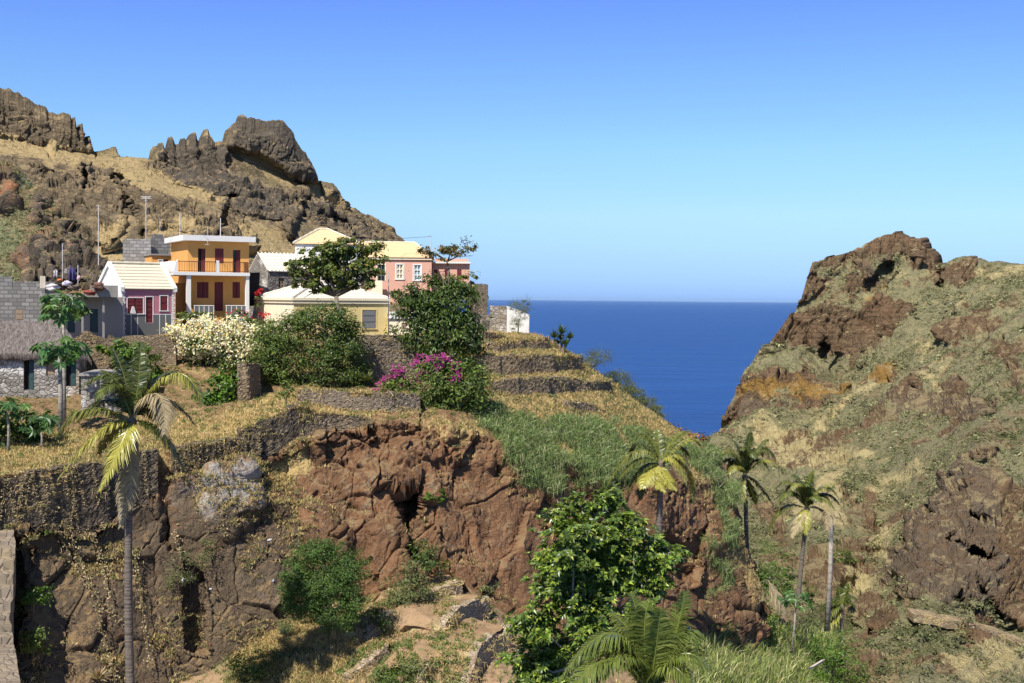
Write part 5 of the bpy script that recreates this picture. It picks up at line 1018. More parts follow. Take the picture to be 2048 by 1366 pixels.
# ================================================================== VEGETATION
BARK = m_bark('grey_bark', (.20, .16, .12)); BARKP = m_bark('palm_bark', (.17, .14, .11), 9); BARKL = m_bark('pale_bark', (.36, .32, .26), 3)
L_OLIVE = m_leaf('olive_leaf', (.098, .14, .026), .25, .42, .45, (.24, .21, .035)); L_DARK = m_leaf('dark_green_leaf', (.066, .108, .022), .25, .45, .4, (.14, .18, .03)); L_MID = m_leaf('mid_green_leaf', (.095, .145, .026), .25, .5, .4, (.19, .22, .04))
L_BRIGHT = m_leaf('bright_green_leaf', (.085, .165, .02), .3, .45, .4, (.16, .23, .03)); L_BROAD = m_leaf('broad_glossy_leaf', (.085, .135, .02), .25, .36, .5, (.30, .37, .05)); L_GREY = m_leaf('grey_green_leaf', (.13, .15, .055), .2, .6, .25, (.20, .20, .08))
L_PALMY = m_leaf('young_palm_leaflet', (.13, .17, .035), .3, .3, .5, (.30, .30, .06)); L_PALM = m_leaf('palm_leaflet', (.06, .085, .018), .2, .36, .5, (.38, .345, .07)); L_DRY = m_leaf('dry_leaf', (.34, .26, .14), .2, .7, .2, (.45, .38, .24)); L_PAP = m_leaf('papaya_leaf', (.055, .13, .03), .28, .42, .4, (.11, .19, .04))
FL_W = m_leaf('cream_blossom', (.80, .76, .50), .25, .6, .2, (.78, .58, .18), (1, 1, .9)); FL_M = m_leaf('magenta_blossom', (.38, .06, .21), .3, .6, .2, (.40, .03, .24), (1.1, .8, 1)); FL_R = m_leaf('red_blossom', (.55, .03, .04), .25, .6, .2, (.45, .06, .03), (1.1, .8, .8))
G_DRY = m_leaf('straw_grass', (.50, .37, .16), .25, .7, .15, (.40, .31, .13), (1, 1, .8)); G_GREEN = m_leaf('green_grass', (.15, .215, .06), .25, .6, .2, (.34, .345, .18)); G_CANE = m_leaf('cane_blade', (.21, .26, .065), .3, .5, .3, (.52, .48, .24)); G_SHRUB = m_leaf('scrub_leaf', (.20, .20, .095), .15, .7, .15, (.32, .30, .16))
def unit(n, g=R_):
    v = g.normal(size=(n, 3)); return v / (np.linalg.norm(v, axis=1)[:, None] + 1e-9)
def nrm(v): return v / (np.linalg.norm(v, axis=-1, keepdims=True) + 1e-9)
def leafquads(C_, N, T, L, Wd, fold=.12, droop=.0):
    """leaf blades: base, two sides, tip"""
    T = nrm(T - N * (T * N).sum(1)[:, None]); Bv = np.cross(N, T); L = np.asarray(L)[:, None] if np.ndim(L) else L; Wd = np.asarray(Wd)[:, None] if np.ndim(Wd) else Wd
    a = C_ - T * L * .5; b = C_ + Bv * Wd * .5 + N * L * fold; c = C_ + T * L * .5 - np.array([0, 0, 1]) * L * droop; d = C_ - Bv * Wd * .5 + N * L * fold
    V_ = np.stack([a, b, c, d], 1).reshape(-1, 3); return V_, np.arange(len(V_)).reshape(-1, 4)
def tint(n, k, base=1.0, var=.22, alt=.25, clump=None, g=R_):
    t = np.ones((n, 4)); v = base * np.clip(g.normal(1, var, n), .45, 1.7)
    if clump is not None: v = v * clump
    t[:, :3] = v[:, None] * np.clip(g.normal(1, .06, (n, 3)), .8, 1.2); t[:, 3] = 1 - (g.random(n) < alt) * g.random(n) ** .6
    return np.repeat(t, k, 0)
def blobpts(blobs, n, g, clsize=.30, shell=.5, dens=28):
    """leaf centres gathered in clumps through the blobs' volume"""
    s = np.array([b[4] * b[3] for b in blobs], float); s /= s.sum(); Cs, Ns, Ks = [], [], []
    for b, f in zip(blobs, s):
        c = P(b[0], b[1], b[2]); sc_ = b[2] / F; r = np.array([b[3] * sc_, .85 * .5 * (b[3] + b[4]) * sc_, b[4] * sc_]); nb = max(8, int(n * f)); nc = max(5, nb // (dens * 2))
        u = unit(nc, g); rr = (shell + (1.05 - shell) * g.random(nc) ** .6) * (1 + .28 * fbm(u * 1.7 + c * .3, 2, 7)); cc = c + u * rr[:, None] * r; ci = g.integers(0, nc, nb); sg = (clsize * r.min() + .05) * np.clip(g.normal(.85, .3, nc), .4, 1.5)[ci][:, None]
        p = cc[ci] + g.normal(size=(nb, 3)) * sg * np.array([1, 1, .6]); Cs.append(p); Ns.append(nrm((p - cc[ci]) * .6 + u[ci] * .5 * r.min())); Ks.append(np.clip(g.normal(1, .16, nc), .65, 1.4)[ci])
    return np.concatenate(Cs), np.concatenate(Ns), np.concatenate(Ks)
def tree(name, label, cat, base, blobs, n, L, mat, r=.12, bark=None, seed=1, wl=.5, alt=.25, var=.22, up=.5, clsize=.30, shell=.5, flowers=None, group=None, limbs=True, dens=28, base3=None, stems=None, droop=0, frac=None):
    g = np.random.default_rng(seed); o_ = np.array(base3 if base3 is not None else P(*base)); blobs = [tuple(b) if len(b) == 5 else (b[0], b[1], base[2], b[2], b[3]) for b in blobs]
    rt = thing(name, label, cat, o_.tolist(), 0, group); C_, N, K_ = blobpts(blobs, n, g, clsize, shell, dens)
    nn = len(C_); N2 = nrm(N * .7 + unit(nn, g) * .7 + np.array([0, 0, up])); T_ = nrm(unit(nn, g) + N * .8 - np.array([0, 0, .3 + droop])); l = L * np.clip(g.normal(1, .22, nn), .5, 1.6)
    V_, q = leafquads(C_ - o_, N2, T_, l, l * wl, .1, droop * .5); link('crown', np_mesh('crown', V_, q, attrs={'tint': tint(nn, 4, 1, var, alt, K_, g)}), mat, rt)
    if limbs:
        mb = MB(); cs = [P(b[0], b[1], b[2]) - o_ for b in blobs]; cm = np.mean(cs, 0); fork = cm * (frac or .45); fork[2] = max(fork[2], .15)
        mb.tube([(0, 0, -.3), fork * .5 + np.array([r * .5, 0, 0]), fork], [r * 1.25, r, r * .85], 7)
        for c in cs:
            k = fork + (c - fork) * .55 + g.normal(size=3) * .12; mb.tube([fork, k, c], [r * .6, r * .38, r * .15], 5)
            for _ in range(3): e = c + unit(1, g)[0] * np.linalg.norm(c - fork) * .35; mb.tube([k, (k + e) / 2 + g.normal(size=3) * .05, e], [r * .25, r * .16, r * .06], 4)
        mb.build('trunk', bark or BARK, rt, True)
    if flowers:
        fm, fb, fn, fl, fname = flowers; fb = [tuple(b) if len(b) == 5 else (b[0], b[1], base[2], b[2], b[3]) for b in fb]
        C_, N, K_ = blobpts(fb, fn, g, .28, .75, 18); k = len(C_); V_, q = leafquads(C_ - o_, nrm(N * .5 + unit(k, g) * .8 + np.array([0, -.3, .5])), unit(k, g), fl * np.clip(g.normal(1, .25, k), .5, 1.6), fl * .8)
        link(fname, np_mesh(fname, V_, q, attrs={'tint': tint(k, 4, 1, .14, .35, None, g)}), fm, rt)
    return rt
B = lambda *a: a
tree('shade_tree', 'spreading olive green tree in front of the yellow house', 'tree', (676, 672, 83), [(600, 535, 34, 18), (640, 512, 46, 24), (692, 496, 46, 22), (735, 512, 32, 24), (660, 545, 42, 18), (722, 545, 30, 20), (612, 556, 28, 14), (748, 540, 16, 16), (690, 520, 40, 20), (706, 570, 13, 14), (640, 570, 38, 13), (606, 572, 20, 11), (690, 574, 24, 12), (732, 566, 20, 11), (655, 535, 40, 16), (640, 530, 30, 20), (700, 540, 30, 16), (590, 550, 20, 12), (680, 560, 30, 10)], 12500, .26, L_OLIVE, .17, BARK, 2, .55, .3, .3, frac=.62, clsize=.18, shell=.42)
tree('sparse_tree', 'thin sparse tree in front of the red shuttered house', 'tree', (901, 585, 102), [(868, 503, 24, 12), (906, 497, 30, 15), (936, 498, 16, 18), (850, 500, 15, 9), (900, 515, 26, 8)], 1000, .26, m_leaf('drab_leaf', (.10, .10, .035), .2, .6, .2, (.2, .13, .05)), .11, BARK, 3, .5, .4, .3, frac=.75)
tree('leafy_tree', 'big dense dark green tree right of the yellow house', 'tree', (880, 735, 78), [(872, 590, 56, 34), (835, 615, 40, 40), (905, 622, 54, 42), (880, 668, 78, 42), (932, 676, 36, 40), (815, 590, 22, 22), (845, 670, 36, 40), (915, 580, 26, 20)], 17000, .25, L_DARK, .2, BARK, 4, .42, .35, .26, clsize=.22, droop=.25, frac=.3)
tree('dark_shrub', 'small dark scrubby bush below the red shuttered house', 'bush', (925, 640, 92), [(920, 570, 36, 22), (945, 590, 14, 22), (790, 585, 14, 12), (940, 560, 18, 14)], 1400, .24, L_OLIVE, .05, BARK, 5)
tree('flowering_bush', 'large bush covered in cream white blossom', 'bush', (430, 750, 79), [(430, 690, 80, 34), (470, 712, 52, 34), (380, 690, 40, 24), (430, 725, 60, 26)], 4200, .22, L_MID, .07, BARK, 6, flowers=(FL_W, [(420, 660, 82, 24), (362, 668, 36, 18), (485, 672, 44, 26), (440, 690, 84, 26), (480, 715, 46, 24), (410, 706, 50, 14)], 9500, .16, 'blossom'))
tree('red_flowering_bush', 'bush with a few red flowers behind the white blossom', 'bush', (500, 675, 84), [(500, 640, 40, 20), (465, 632, 24, 12), (520, 655, 24, 22)], 1500, .2, L_MID, .05, BARK, 7, flowers=(FL_R, [(470, 624, 14, 5), (510, 634, 24, 10), (455, 640, 8, 6)], 130, .17, 'blossom'))
tree('red_flowering_bush', 'low green bush at the left pillar of the orange house', 'bush', (385, 650, 83), [(385, 632, 32, 12), (415, 630, 20, 9)], 800, .18, L_OLIVE, .04, BARK, 8)
tree('pink_flower_stalk', 'single bright pink flower head above the bushes', 'flower', (516, 650, 86), [(517, 600, 6, 14)], 60, .2, L_MID, .02, BARK, 9, flowers=(FL_R, [(519, 586, 7, 7)], 90, .2, 'blossom'))
tree('green_shrub', 'dark green rounded shrub right of the white blossom', 'bush', (565, 790, 75.5), [(560, 672, 44, 34), (548, 715, 34, 44), (590, 650, 44, 30), (600, 700, 34, 44), (570, 745, 42, 28), (530, 690, 22, 34)], 12000, .19, L_MID, .12, BARK, 10, .4, .3, .28, frac=.5)
tree('green_shrub', 'dark green feathery shrub left of the tall retaining wall', 'bush', (665, 785, 75), [(650, 638, 52, 30), (692, 690, 40, 40), (665, 735, 40, 34), (702, 742, 30, 34), (645, 690, 30, 34), (690, 655, 30, 24)], 13000, .19, L_DARK, .12, BARK, 11, .4, .4, .28, frac=.5)
tree('green_sapling', 'small upright sapling in front of the long grey wall', 'bush', (572, 810, 66.8), [(573, 785, 14, 16), (570, 770, 8, 10)], 260, .18, L_MID, .03, BARK, 12)
tree('bright_bush', 'bright green leafy bush beside the square wall end', 'bush', (440, 830, 70), [(448, 774, 32, 26), (428, 800, 30, 20), (466, 762, 18, 16), (415, 790, 18, 14)], 2300, .26, L_BRIGHT, .06, BARK, 13, .6)
tree('creeper_bush', 'green creeper overgrowing the stone ruin', 'bush', (265, 755, 75.5), [(225, 704, 32, 14), (278, 708, 36, 24), (305, 742, 22, 20), (255, 700, 24, 18)], 2300, .22, L_BRIGHT, .05, BARK, 14, .6, .3)
tree('bougainvillea', 'bougainvillea with bright magenta blossom above the cliff', 'bush', (835, 815, 70.5), [(850, 768, 72, 30), (800, 775, 36, 18), (870, 740, 44, 24), (830, 795, 40, 18)], 6000, .17, L_MID, .07, BARK, 15, flowers=(FL_M, [(862, 716, 34, 14), (822, 744, 46, 16), (786, 764, 28, 11), (880, 735, 34, 18), (900, 755, 30, 16), (775, 778, 22, 8)], 1900, .15, 'blossom'))
tree('sprawling_bush', 'sprawling green bush hanging over the cliff top beside the bougainvillea', 'bush', (925, 840, 70.5), [(925, 758, 50, 36), (902, 800, 42, 32), (948, 788, 34, 38), (880, 825, 26, 16), (955, 750, 20, 26)], 7500, .18, L_MID, .09, BARK, 16, .5, .35, .3)
tree('undergrowth', 'dark leafy undergrowth at the left edge below the hut', 'bush', (50, 905, 62.5), [(20, 850, 40, 34), (75, 862, 38, 24), (40, 880, 50, 22), (-20, 860, 40, 40)], 2600, .26, L_DARK, .06, BARK, 17, .55)
tree('acacia', 'rounded dark green acacia at the foot of the cliff', 'tree', (668, 1262, 54.5), [(640, 1100, 46, 30), (596, 1150, 34, 34), (690, 1140, 44, 42), (640, 1172, 70, 36), (706, 1205, 30, 34), (612, 1212, 50, 30), (670, 1235, 50, 24), (575, 1180, 18, 22)], 44000, .10, m_leaf('acacia_leaf', (.062, .118, .022), .2, .5, .35, (.12, .18, .03)), .11, BARK, 18, .4, .35, .26, clsize=.2, frac=.4, shell=.3)
tree('grey_bush', 'grey green bush in the upper field below the cave', 'bush', (812, 1240, 58), [(816, 1166, 40, 40), (800, 1205, 24, 28), (838, 1180, 26, 30)], 3000, .15, L_GREY, .05, BARK, 19, .35, .3)
tree('slim_bush', 'slim dark green bush under the cave', 'bush', (852, 1165, 61), [(850, 1100, 20, 24), (862, 1130, 22, 22)], 1300, .15, L_DARK, .04, BARK, 20)
tree('cliff_sprout', 'small green sprout growing from the cliff face by the cave', 'bush', (868, 1010, 64.5), [(866, 992, 19, 14)], 330, .16, L_BRIGHT, .03, BARK, 21, base3=sP(868, 1008))
tree('weed_bush', 'thin weedy bush on the bare rock left of the acacia', 'bush', (380, 1185, 0), [(380, 1130, 57.2, 40, 34), (410, 1090, 58, 26, 18), (350, 1160, 57, 24, 24)], 1500, .12, L_GREY, .03, BARK, 22, .3, base3=sP(380, 1180))
for i, (x, y, rx, ry, l_) in enumerate([(66, 1195, 26, 18, 'small bush on the rock beside the stairs, upper one'), (66, 1285, 28, 26, 'low bush beside the lower stairs')]):
    Y_ = sP(x, y + 10)[1] - .3; tree('stair_bush', l_, 'bush', (x, y + ry, Y_), [(x, y, rx, ry), (x + 8, y - ry * .7, rx * .6, ry * .5)], 700, .14, L_BRIGHT if i == 0 else L_MID, .03, BARK, 23 + i)
for i, (x, y, rx, ry, m_, l_) in enumerate([(855, 1280, 40, 30, L_MID, 'leafy bush between the middle and lowest field walls'), (835, 1335, 36, 24, L_GREY, 'weed bush in front of the short field wall'), (760, 1240, 22, 26, L_DARK, 'dark weed clump right of the acacia'), (770, 1340, 30, 18, L_MID, 'weed bush at the lower left field wall'), (505, 1330, 50, 36, L_DARK, 'dark bush at the foot of the bare rock'),
      (975, 1175, 16, 12, L_GREY, 'tiny bush at the cliff base above the soil'), (905, 1260, 22, 20, L_GREY, 'weed clump on the soil terrace'), (800, 1360, 40, 18, L_MID, 'bush at the bottom of the small fields'), (580, 1300, 36, 14, L_GREY, 'low weed patch in the dry grass'), (1075, 1375, 40, 26, L_MID, 'bush at the foot of the broad leaved tree'), (575, 1250, 20, 26, L_GREY, 'tall straw weed left of the acacia')]):
    p_ = sP(x, min(y + ry, 1390)); tree('field_bush', l_, 'bush', (x, y + ry, p_[1] - .2), [(x, y, rx, ry), (x + rx * .4, y + ry * .3, rx * .6, ry * .6), (x - rx * .5, y + ry * .3, rx * .5, ry * .6)], int(rx * ry * 1.2) + 150, .13, m_, .03, BARK, 40 + i, .35, group='bushes in the small fields')
tree('wispy_shrub', 'thin wispy shrub growing against the ruined white wall', 'bush', (1035, 668, 94), [(1036, 622, 24, 26), (1050, 612, 12, 16), (1030, 648, 12, 18)], 2400, .13, L_GREY, .05, BARK, 60, .2, up=.1)
tree('wispy_shrub', 'pale wispy shrub on the terrace edge against the sea', 'bush', (1192, 742, 90.5), [(1192, 716, 27, 20), (1180, 728, 18, 14)], 2600, .13, L_GREY, .04, BARK, 61, .2, up=.1)
for i, (x, y, rx, ry) in enumerate([(1240, 765, 22, 20), (1265, 790, 22, 20), (1290, 812, 22, 18), (1315, 830, 16, 16)]):
    tree('edge_shrub', ['pale shrub on the seaward edge, nearest the curved wall', 'feathery shrub second down the seaward edge', 'yellow green shrub third down the seaward edge', 'small shrub lowest on the seaward edge'][i], 'bush', (x, y + ry, 92 + i * 2.5), [(x, y, rx, ry), (x - rx * .6, y - ry * .5, rx * .7, ry * .7)], 3200, .14, L_GREY, .03, BARK, 62 + i, .22, up=.1, group='shrubs on the seaward edge')
tree('russet_bush', 'russet brown scrub at the end of the ridge', 'bush', (1360, 885, 93), [(1350, 860, 26, 15), (1385, 872, 24, 14), (1370, 880, 30, 12)], 1300, .2, m_leaf('russet_leaf', (.20, .13, .05), .2, .6, .2, (.28, .09, .03)), .04, BARK, 67)
for i, (x, y, Y_, rx, ry, m_, l_) in enumerate([(1545, 1140, 92, 40, 42, L_BRIGHT, 'bright green bush beside the end of the red cliff'), (1665, 1310, 80, 42, 50, L_BRIGHT, 'vivid green bush at the edge of the cane'), (1445, 1270, 76, 40, 26, L_GREY, 'grey green bush at the foot of the red cliff'), (1525, 1245, 84, 38, 34, L_MID, 'bush in front of the pale fallen frond'), (1380, 1300, 66, 30, 22, L_MID, 'low bush left of the cane'), (1688, 1120, 150, 22, 22, L_MID, 'small round tree on the far valley side'), (1700, 1345, 84, 34, 30, L_MID, 'olive bush right of the vivid green one'), (1600, 1185, 96, 36, 20, L_MID, 'spreading bush behind the leaning bare trunk')]):
    tree('valley_bush', l_, 'bush', (x, y + ry, Y_), [(x, y, rx, ry), (x - rx * .5, y + ry * .4, rx * .6, ry * .6), (x + rx * .5, y + ry * .35, rx * .6, ry * .6)], int(rx * ry * 1.3) + 300, .13 * Y_ / 60, m_, .05, BARK, 70 + i, .45, .35, group='bushes on the valley floor')
# ---------------------------------------------------------------- foreground broad leaved tree: leaves in rosettes at the twig ends
g = np.random.default_rng(91); bl = [(1190, 1012, 48, 24), (1128, 1032, 36, 20), (1150, 1080, 56, 44), (1245, 1068, 60, 36), (1215, 1130, 86, 56), (1308, 1112, 42, 30), (1120, 1170, 46, 46), (1298, 1168, 44, 36), (1072, 1240, 40, 42), (1185, 1222, 60, 40), (1062, 1318, 40, 44), (1125, 1315, 46, 46), (1265, 1150, 40, 36), (1100, 1120, 26, 30), (1200, 1290, 60, 40), (1100, 1370, 80, 30), (1155, 1150, 60, 60)]
Yb = 37.0; base = P(1150, 1500, Yb); rt = thing('broad_leaved_tree', 'large glossy broad leaved tree in the foreground before the red cliff', 'tree', base.tolist())
bl = [(b[0], b[1], Yb + g.normal(0, .7), b[2], b[3]) for b in bl]; Cr, Nr, Kr = blobpts(bl, 3300, g, .34, .2, 3); V_, Q_, T_ = [], [], []; nl = 0; mbt = MB(); fork = P(1160, 1330, Yb) - base
mbt.tube([(0, 0, -1), fork * .5 + (.05, 0, 0), fork], [.2, .16, .13], 8)
for b in bl:
    c = P(b[0], b[1], b[2]) - base; k = fork + (c - fork) * .5 + g.normal(size=3) * .15; mbt.tube([fork, k, c], [.06, .04, .022], 6)
    for _ in range(7): e = c + unit(1, g)[0] * .55; mbt.tube([c + (k - c) * .3 * g.random(), (c + e) / 2 + g.normal(size=3) * .08, e], [.025, .018, .012], 4)
mbt.build('trunk', m_bark('grey_limb', (.30, .26, .22)), rt, True)
for c, n_, kk in zip(Cr, Nr, Kr):
    m = g.integers(7, 12); ax = nrm(n_ * .5 + np.array([0, -.15, .9]) + g.normal(size=3) * .25); a = nrm(np.cross(ax, [.3, .9, .1])); b_ = np.cross(ax, a); ph = np.arange(m) * 2.4 + g.random() * 6; tl = g.uniform(.15, .95, m)
    d = nrm((np.cos(ph)[:, None] * a + np.sin(ph)[:, None] * b_) + ax * tl[:, None]); L_ = g.uniform(.17, .31, m) * .92; o0 = c - base; Bv = nrm(np.cross(d, ax)); up_ = np.cross(Bv, d)
    p0 = o0 + d * .03; p1 = o0 + d * L_[:, None] * .5 + up_ * .02; p2 = o0 + d * L_[:, None] - np.array([0, 0, 1]) * L_[:, None] * .16; hw = (L_ * .22)[:, None]
    V_.append(np.stack([p0, p1 + Bv * hw + up_ * .03, p1, p1 - Bv * hw + up_ * .03, p2], 1).reshape(-1, 3)); ix = np.arange(m) * 5 + nl; Q_.append(np.concatenate([np.stack([ix, ix + 1, ix + 2], -1), np.stack([ix + 1, ix + 4, ix + 2], -1), np.stack([ix, ix + 2, ix + 3], -1), np.stack([ix + 2, ix + 4, ix + 3], -1)])); nl += m * 5; T_.append(tint(m, 5, 1, .22, .35, kk, g))
link('crown', np_mesh('crown', np.concatenate(V_), None, np.concatenate(Q_), attrs={'tint': np.concatenate(T_)}), L_BROAD, rt)
# ---------------------------------------------------------------- palms
def frond_mesh(pts, leaf, g, nl=46, yellow=.0, w=.045, hang=.6, rag=.15, dark=1.0):
    """pts: world curve of the midrib; leaflets along both sides, hanging"""
    pts = np.array(pts, float); s = np.linspace(0, 1, 24); q = np.linspace(0, 1, len(pts)); R = np.stack([np.interp(s, q, pts[:, k]) for k in range(3)], -1)
    mb = MB(); mb.tube(R, np.linspace(.035, .008, 24), 5); nv0 = mb.n; tt = np.linspace(.1, .99, nl); ctr = np.stack([np.interp(tt, s, R[:, k]) for k in range(3)], -1); tg = nrm(np.gradient(ctr, axis=0)); side = np.cross(tg, [0, 0, 1.0]); bad = np.linalg.norm(side, axis=1) < .25; side[bad] = [1, .3, 0]; side = nrm(side); up_ = np.cross(side, tg)
    for sg in (-1, 1):
        n = nl; l = leaf * np.clip(np.sin(np.pi * (tt * .82 + .14)), .25, 1) * np.clip(g.normal(1, rag, n), .4, 1.25); d = nrm(side * sg + tg * .55 + up_ * .25 + g.normal(size=(n, 3)) * .10)
        p0 = ctr; p1 = ctr + d * l[:, None] * .5 - np.array([0, 0, 1]) * (l * hang * .18)[:, None]; p2 = ctr + d * l[:, None] * .88 - np.array([0, 0, 1]) * (l * hang * .75)[:, None]; wv = nrm(np.cross(d, up_ + g.normal(size=(n, 3)) * .2)) * w
        V_ = np.stack([p0 - wv * .6, p0 + wv * .6, p1 + wv, p1 - wv, p2 + wv * .12, p2 - wv * .12], 1).reshape(-1, 3); ix = np.arange(n) * 6; mb.add(V_, np.concatenate([np.stack([ix, ix + 1, ix + 2, ix + 3], -1), np.stack([ix + 3, ix + 2, ix + 4, ix + 5], -1)]))
    N_ = mb.n; t = np.ones((N_, 4)); t[:nv0, :3] = 1.1; t[:nv0, 3] = 1 - max(.3, yellow); k = (N_ - nv0) // 6; t[nv0:] = np.repeat(np.concatenate([dark * np.clip(g.normal(1, .16, (k, 1)), .6, 1.5).repeat(3, 1), 1 - np.clip(yellow + g.normal(0, .13, (k, 1)), 0, 1)], 1), 6, 0)
    return mb, t
def palm(label, base, crown, Y, fr, leaf, tr=(.2, .14), seed=1, lm=None, name='coconut_palm', nl=46, lean=0, w=.045, group='coconut palms in the ravine', nuts=0, coreY=0, ext=1.0):
    g = np.random.default_rng(seed); b0 = P(base[0], base[1], Y); c0 = P(crown[0], crown[1], Y + coreY); rt = thing(name, label, 'palm tree', b0.tolist(), 0, group)
    n = 60; s = np.linspace(0, 1, n)[:, None]; ln = (c0 - b0) * s + np.array([lean, 0, 0]) * np.sin(s * np.pi); r = np.interp(s[:, 0], [0, .06, 1], [tr[0] * 1.3, tr[0], tr[1]]) * (1 + .05 * (np.arange(n) % 2)); MB().tube(ln, r, 10).build('trunk', BARKP, rt, True)
    sc_ = Y / F
    for f in fr:
        if len(f) == 2 and isinstance(f[1], dict): P_, o = f
        else: P_, o = f, {}
        ctl = [crown] + [(crown[0] + (p[0] - crown[0]) * ext, crown[1] + (p[1] - crown[1]) * ext) for p in P_]; dY = o.get('dy', 0.0); m = len(ctl); pts = np.array([P(p[0], p[1], Y + coreY + dY * (i / (m - 1))) for i, p in enumerate(ctl)]) - b0
        if m == 3:
            u = np.linspace(0, 1, 14)[:, None]; mid = 2 * pts[1] - .5 * (pts[0] + pts[2]); pts = (1 - u) ** 2 * pts[0] + 2 * u * (1 - u) * mid + u * u * pts[2]
        mb, t = frond_mesh(pts, leaf * o.get('l', 1), g, nl, o.get('y', .1), w, o.get('h', .6), .15, o.get('d', 1)); mb.build('frond', L_DRY if o.get('dry') else (lm or L_PALM), rt, attrs={'tint': t}, label=o.get('label'))
    mb = MB(); mb.tube([c0 - b0 - (0, 0, .5), c0 - b0, c0 - b0 + (0, 0, .25)], [tr[1] * 1.1, tr[1] * 1.6, tr[1] * .5], 8); mb.build('crown_shaft', L_DRY if False else BARKP, rt)
D = dict
palm('tall coconut palm standing in front of the dry stone wall at the left', (262, 1420), (264, 842), 46, [
  ([(276, 770), (281, 692)], D(dy=.6, y=.05)), ([(250, 760), (226, 704)], D(dy=.5, y=.1)), ([(296, 765), (322, 704)], D(dy=.2, y=.1)), ([(224, 762), (168, 778)], D(dy=-.5, y=.12)), ([(235, 775), (196, 800)], D(dy=-1.2, y=.1)), ([(345, 752), (398, 812)], D(dy=-.8, y=.65, h=.8)), ([(312, 790), (326, 868)], D(dy=-1.2, dry=1, y=.2, h=.9, label='dry drooping frond')),
  ([(180, 818), (120, 872)], D(dy=-.2, y=.35, h=.9)), ([(205, 860), (124, 952)], D(dy=-1, y=.85, h=.7)), ([(246, 880), (203, 976)], D(dy=-1.4, y=.95, h=.7)), ([(318, 862), (364, 938)], D(dy=.2, y=.1, h=.9, d=.7)), ([(255, 930), (243, 1044)], D(dy=-.4, dry=1, y=.5, h=1, l=.7, label='dead hanging frond')),
  ([(262, 925), (262, 1010)], D(dy=-.6, dry=1, y=.2, h=1, l=.6, label='withered frond against the trunk')), ([(320, 800), (384, 850)], D(dy=1.2, y=.2, d=.8)), ([(222, 800), (160, 845)], D(dy=1.2, y=.1, d=.8)), ([(300, 775), (350, 745)], D(dy=1.3, y=.05, d=.85)), ([(246, 780), (206, 745)], D(dy=1.3, y=.05, d=.85)), ([(290, 820), (330, 862)], D(dy=1.3, y=.05, d=.7)), ([(238, 850), (200, 905)], D(dy=1, y=.2, d=.8))], .72, (.17, .12), 101, nl=110, lean=-.12, w=.026, ext=1.05)
palm('yellow fronded coconut palm standing against the red cliff', (1314, 1200), (1322, 928), 66, [
  ([(1318, 890), (1316, 866)], D(dy=1, y=.2)), ([(1300, 880), (1274, 876)], D(dy=1, y=.2)), ([(1345, 885), (1372, 868)], D(dy=1, y=.25)), ([(1365, 885), (1392, 895)], D(dy=.5, y=.55)), ([(1285, 890), (1268, 915)], D(dy=.6, y=.05, d=.8)), ([(1275, 905), (1222, 975)], D(dy=-.5, y=.3, h=.9)), ([(1285, 920), (1248, 955)], D(dy=-.8, y=.15, d=.8)), ([(1300, 945), (1288, 972)], D(dy=-1.4, y=.9)), ([(1310, 950), (1330, 978)], D(dy=-1.6, y=1)), ([(1345, 918), (1368, 965)], D(dy=-.8, y=.8, h=.8)), ([(1350, 912), (1372, 938)], D(dy=-.4, y=.6)), ([(1365, 930), (1380, 998)], D(dy=.8, y=.7, h=1, l=.8)), ([(1290, 935), (1262, 982)], D(dy=-.3, y=.25, d=.8)), ([(1295, 950), (1285, 992)], D(dy=.4, y=.1, d=.7)), ([(1345, 895), (1370, 912)], D(dy=1.4, y=.1, d=.8)), ([(1310, 885), (1290, 862)], D(dy=1.4, y=.1)), ([(1330, 950), (1350, 975)], D(dy=-1.2, y=.85))], .62, (.19, .14), 102, nl=90, w=.030, ext=1.12)
def ring(cx, cy, rx, ry, n, g, ysel=(), up=.3, hang=1.0):
    o = []
    for k in range(n):
        a = 2 * math.pi * (k + g.random() * .5) / n; dy = math.sin(a) * 1.6; x = math.cos(a); e = g.uniform(-.2, 1.0); L_ = g.uniform(.85, 1.1)
        o.append(([(cx + x * rx * .5 * L_, cy - ry * (.45 * e + up * .5)), (cx + x * rx * L_, cy - ry * (e * .55 - .35 * hang * abs(x) + .1))], D(dy=-dy, y=float(g.choice([.05, .1, .2, .45])), d=float(g.uniform(.75, 1.05)), h=.8)))
    return o
g = np.random.default_rng(5)
palm('windswept green coconut palm right of the yellow fronded one', (1494, 1115), (1490, 952), 92, ring(1490, 940, 58, 64, 13, g) + [([(1495, 905), (1500, 872)], D(dy=.4, y=.05)), ([(1515, 905), (1530, 888)], D(dy=.4)), ([(1480, 910), (1470, 890)], D(dy=.4)), ([(1520, 925), (1545, 935)], D(dy=-1, y=.6)), ([(1482, 975), (1482, 1000)], D(dy=-1, y=.7)), ([(1512, 965), (1540, 1005)], D(dy=.6, d=.7)), ([(1470, 965), (1442, 992)], D(dy=.5, d=.7)), ([(1500, 975), (1508, 1000)], D(dy=.6, d=.6)), ([(1465, 925), (1436, 930)], D(dy=.3, d=.8))], .66, (.17, .14), 103, nl=80, w=.034, ext=1.15)
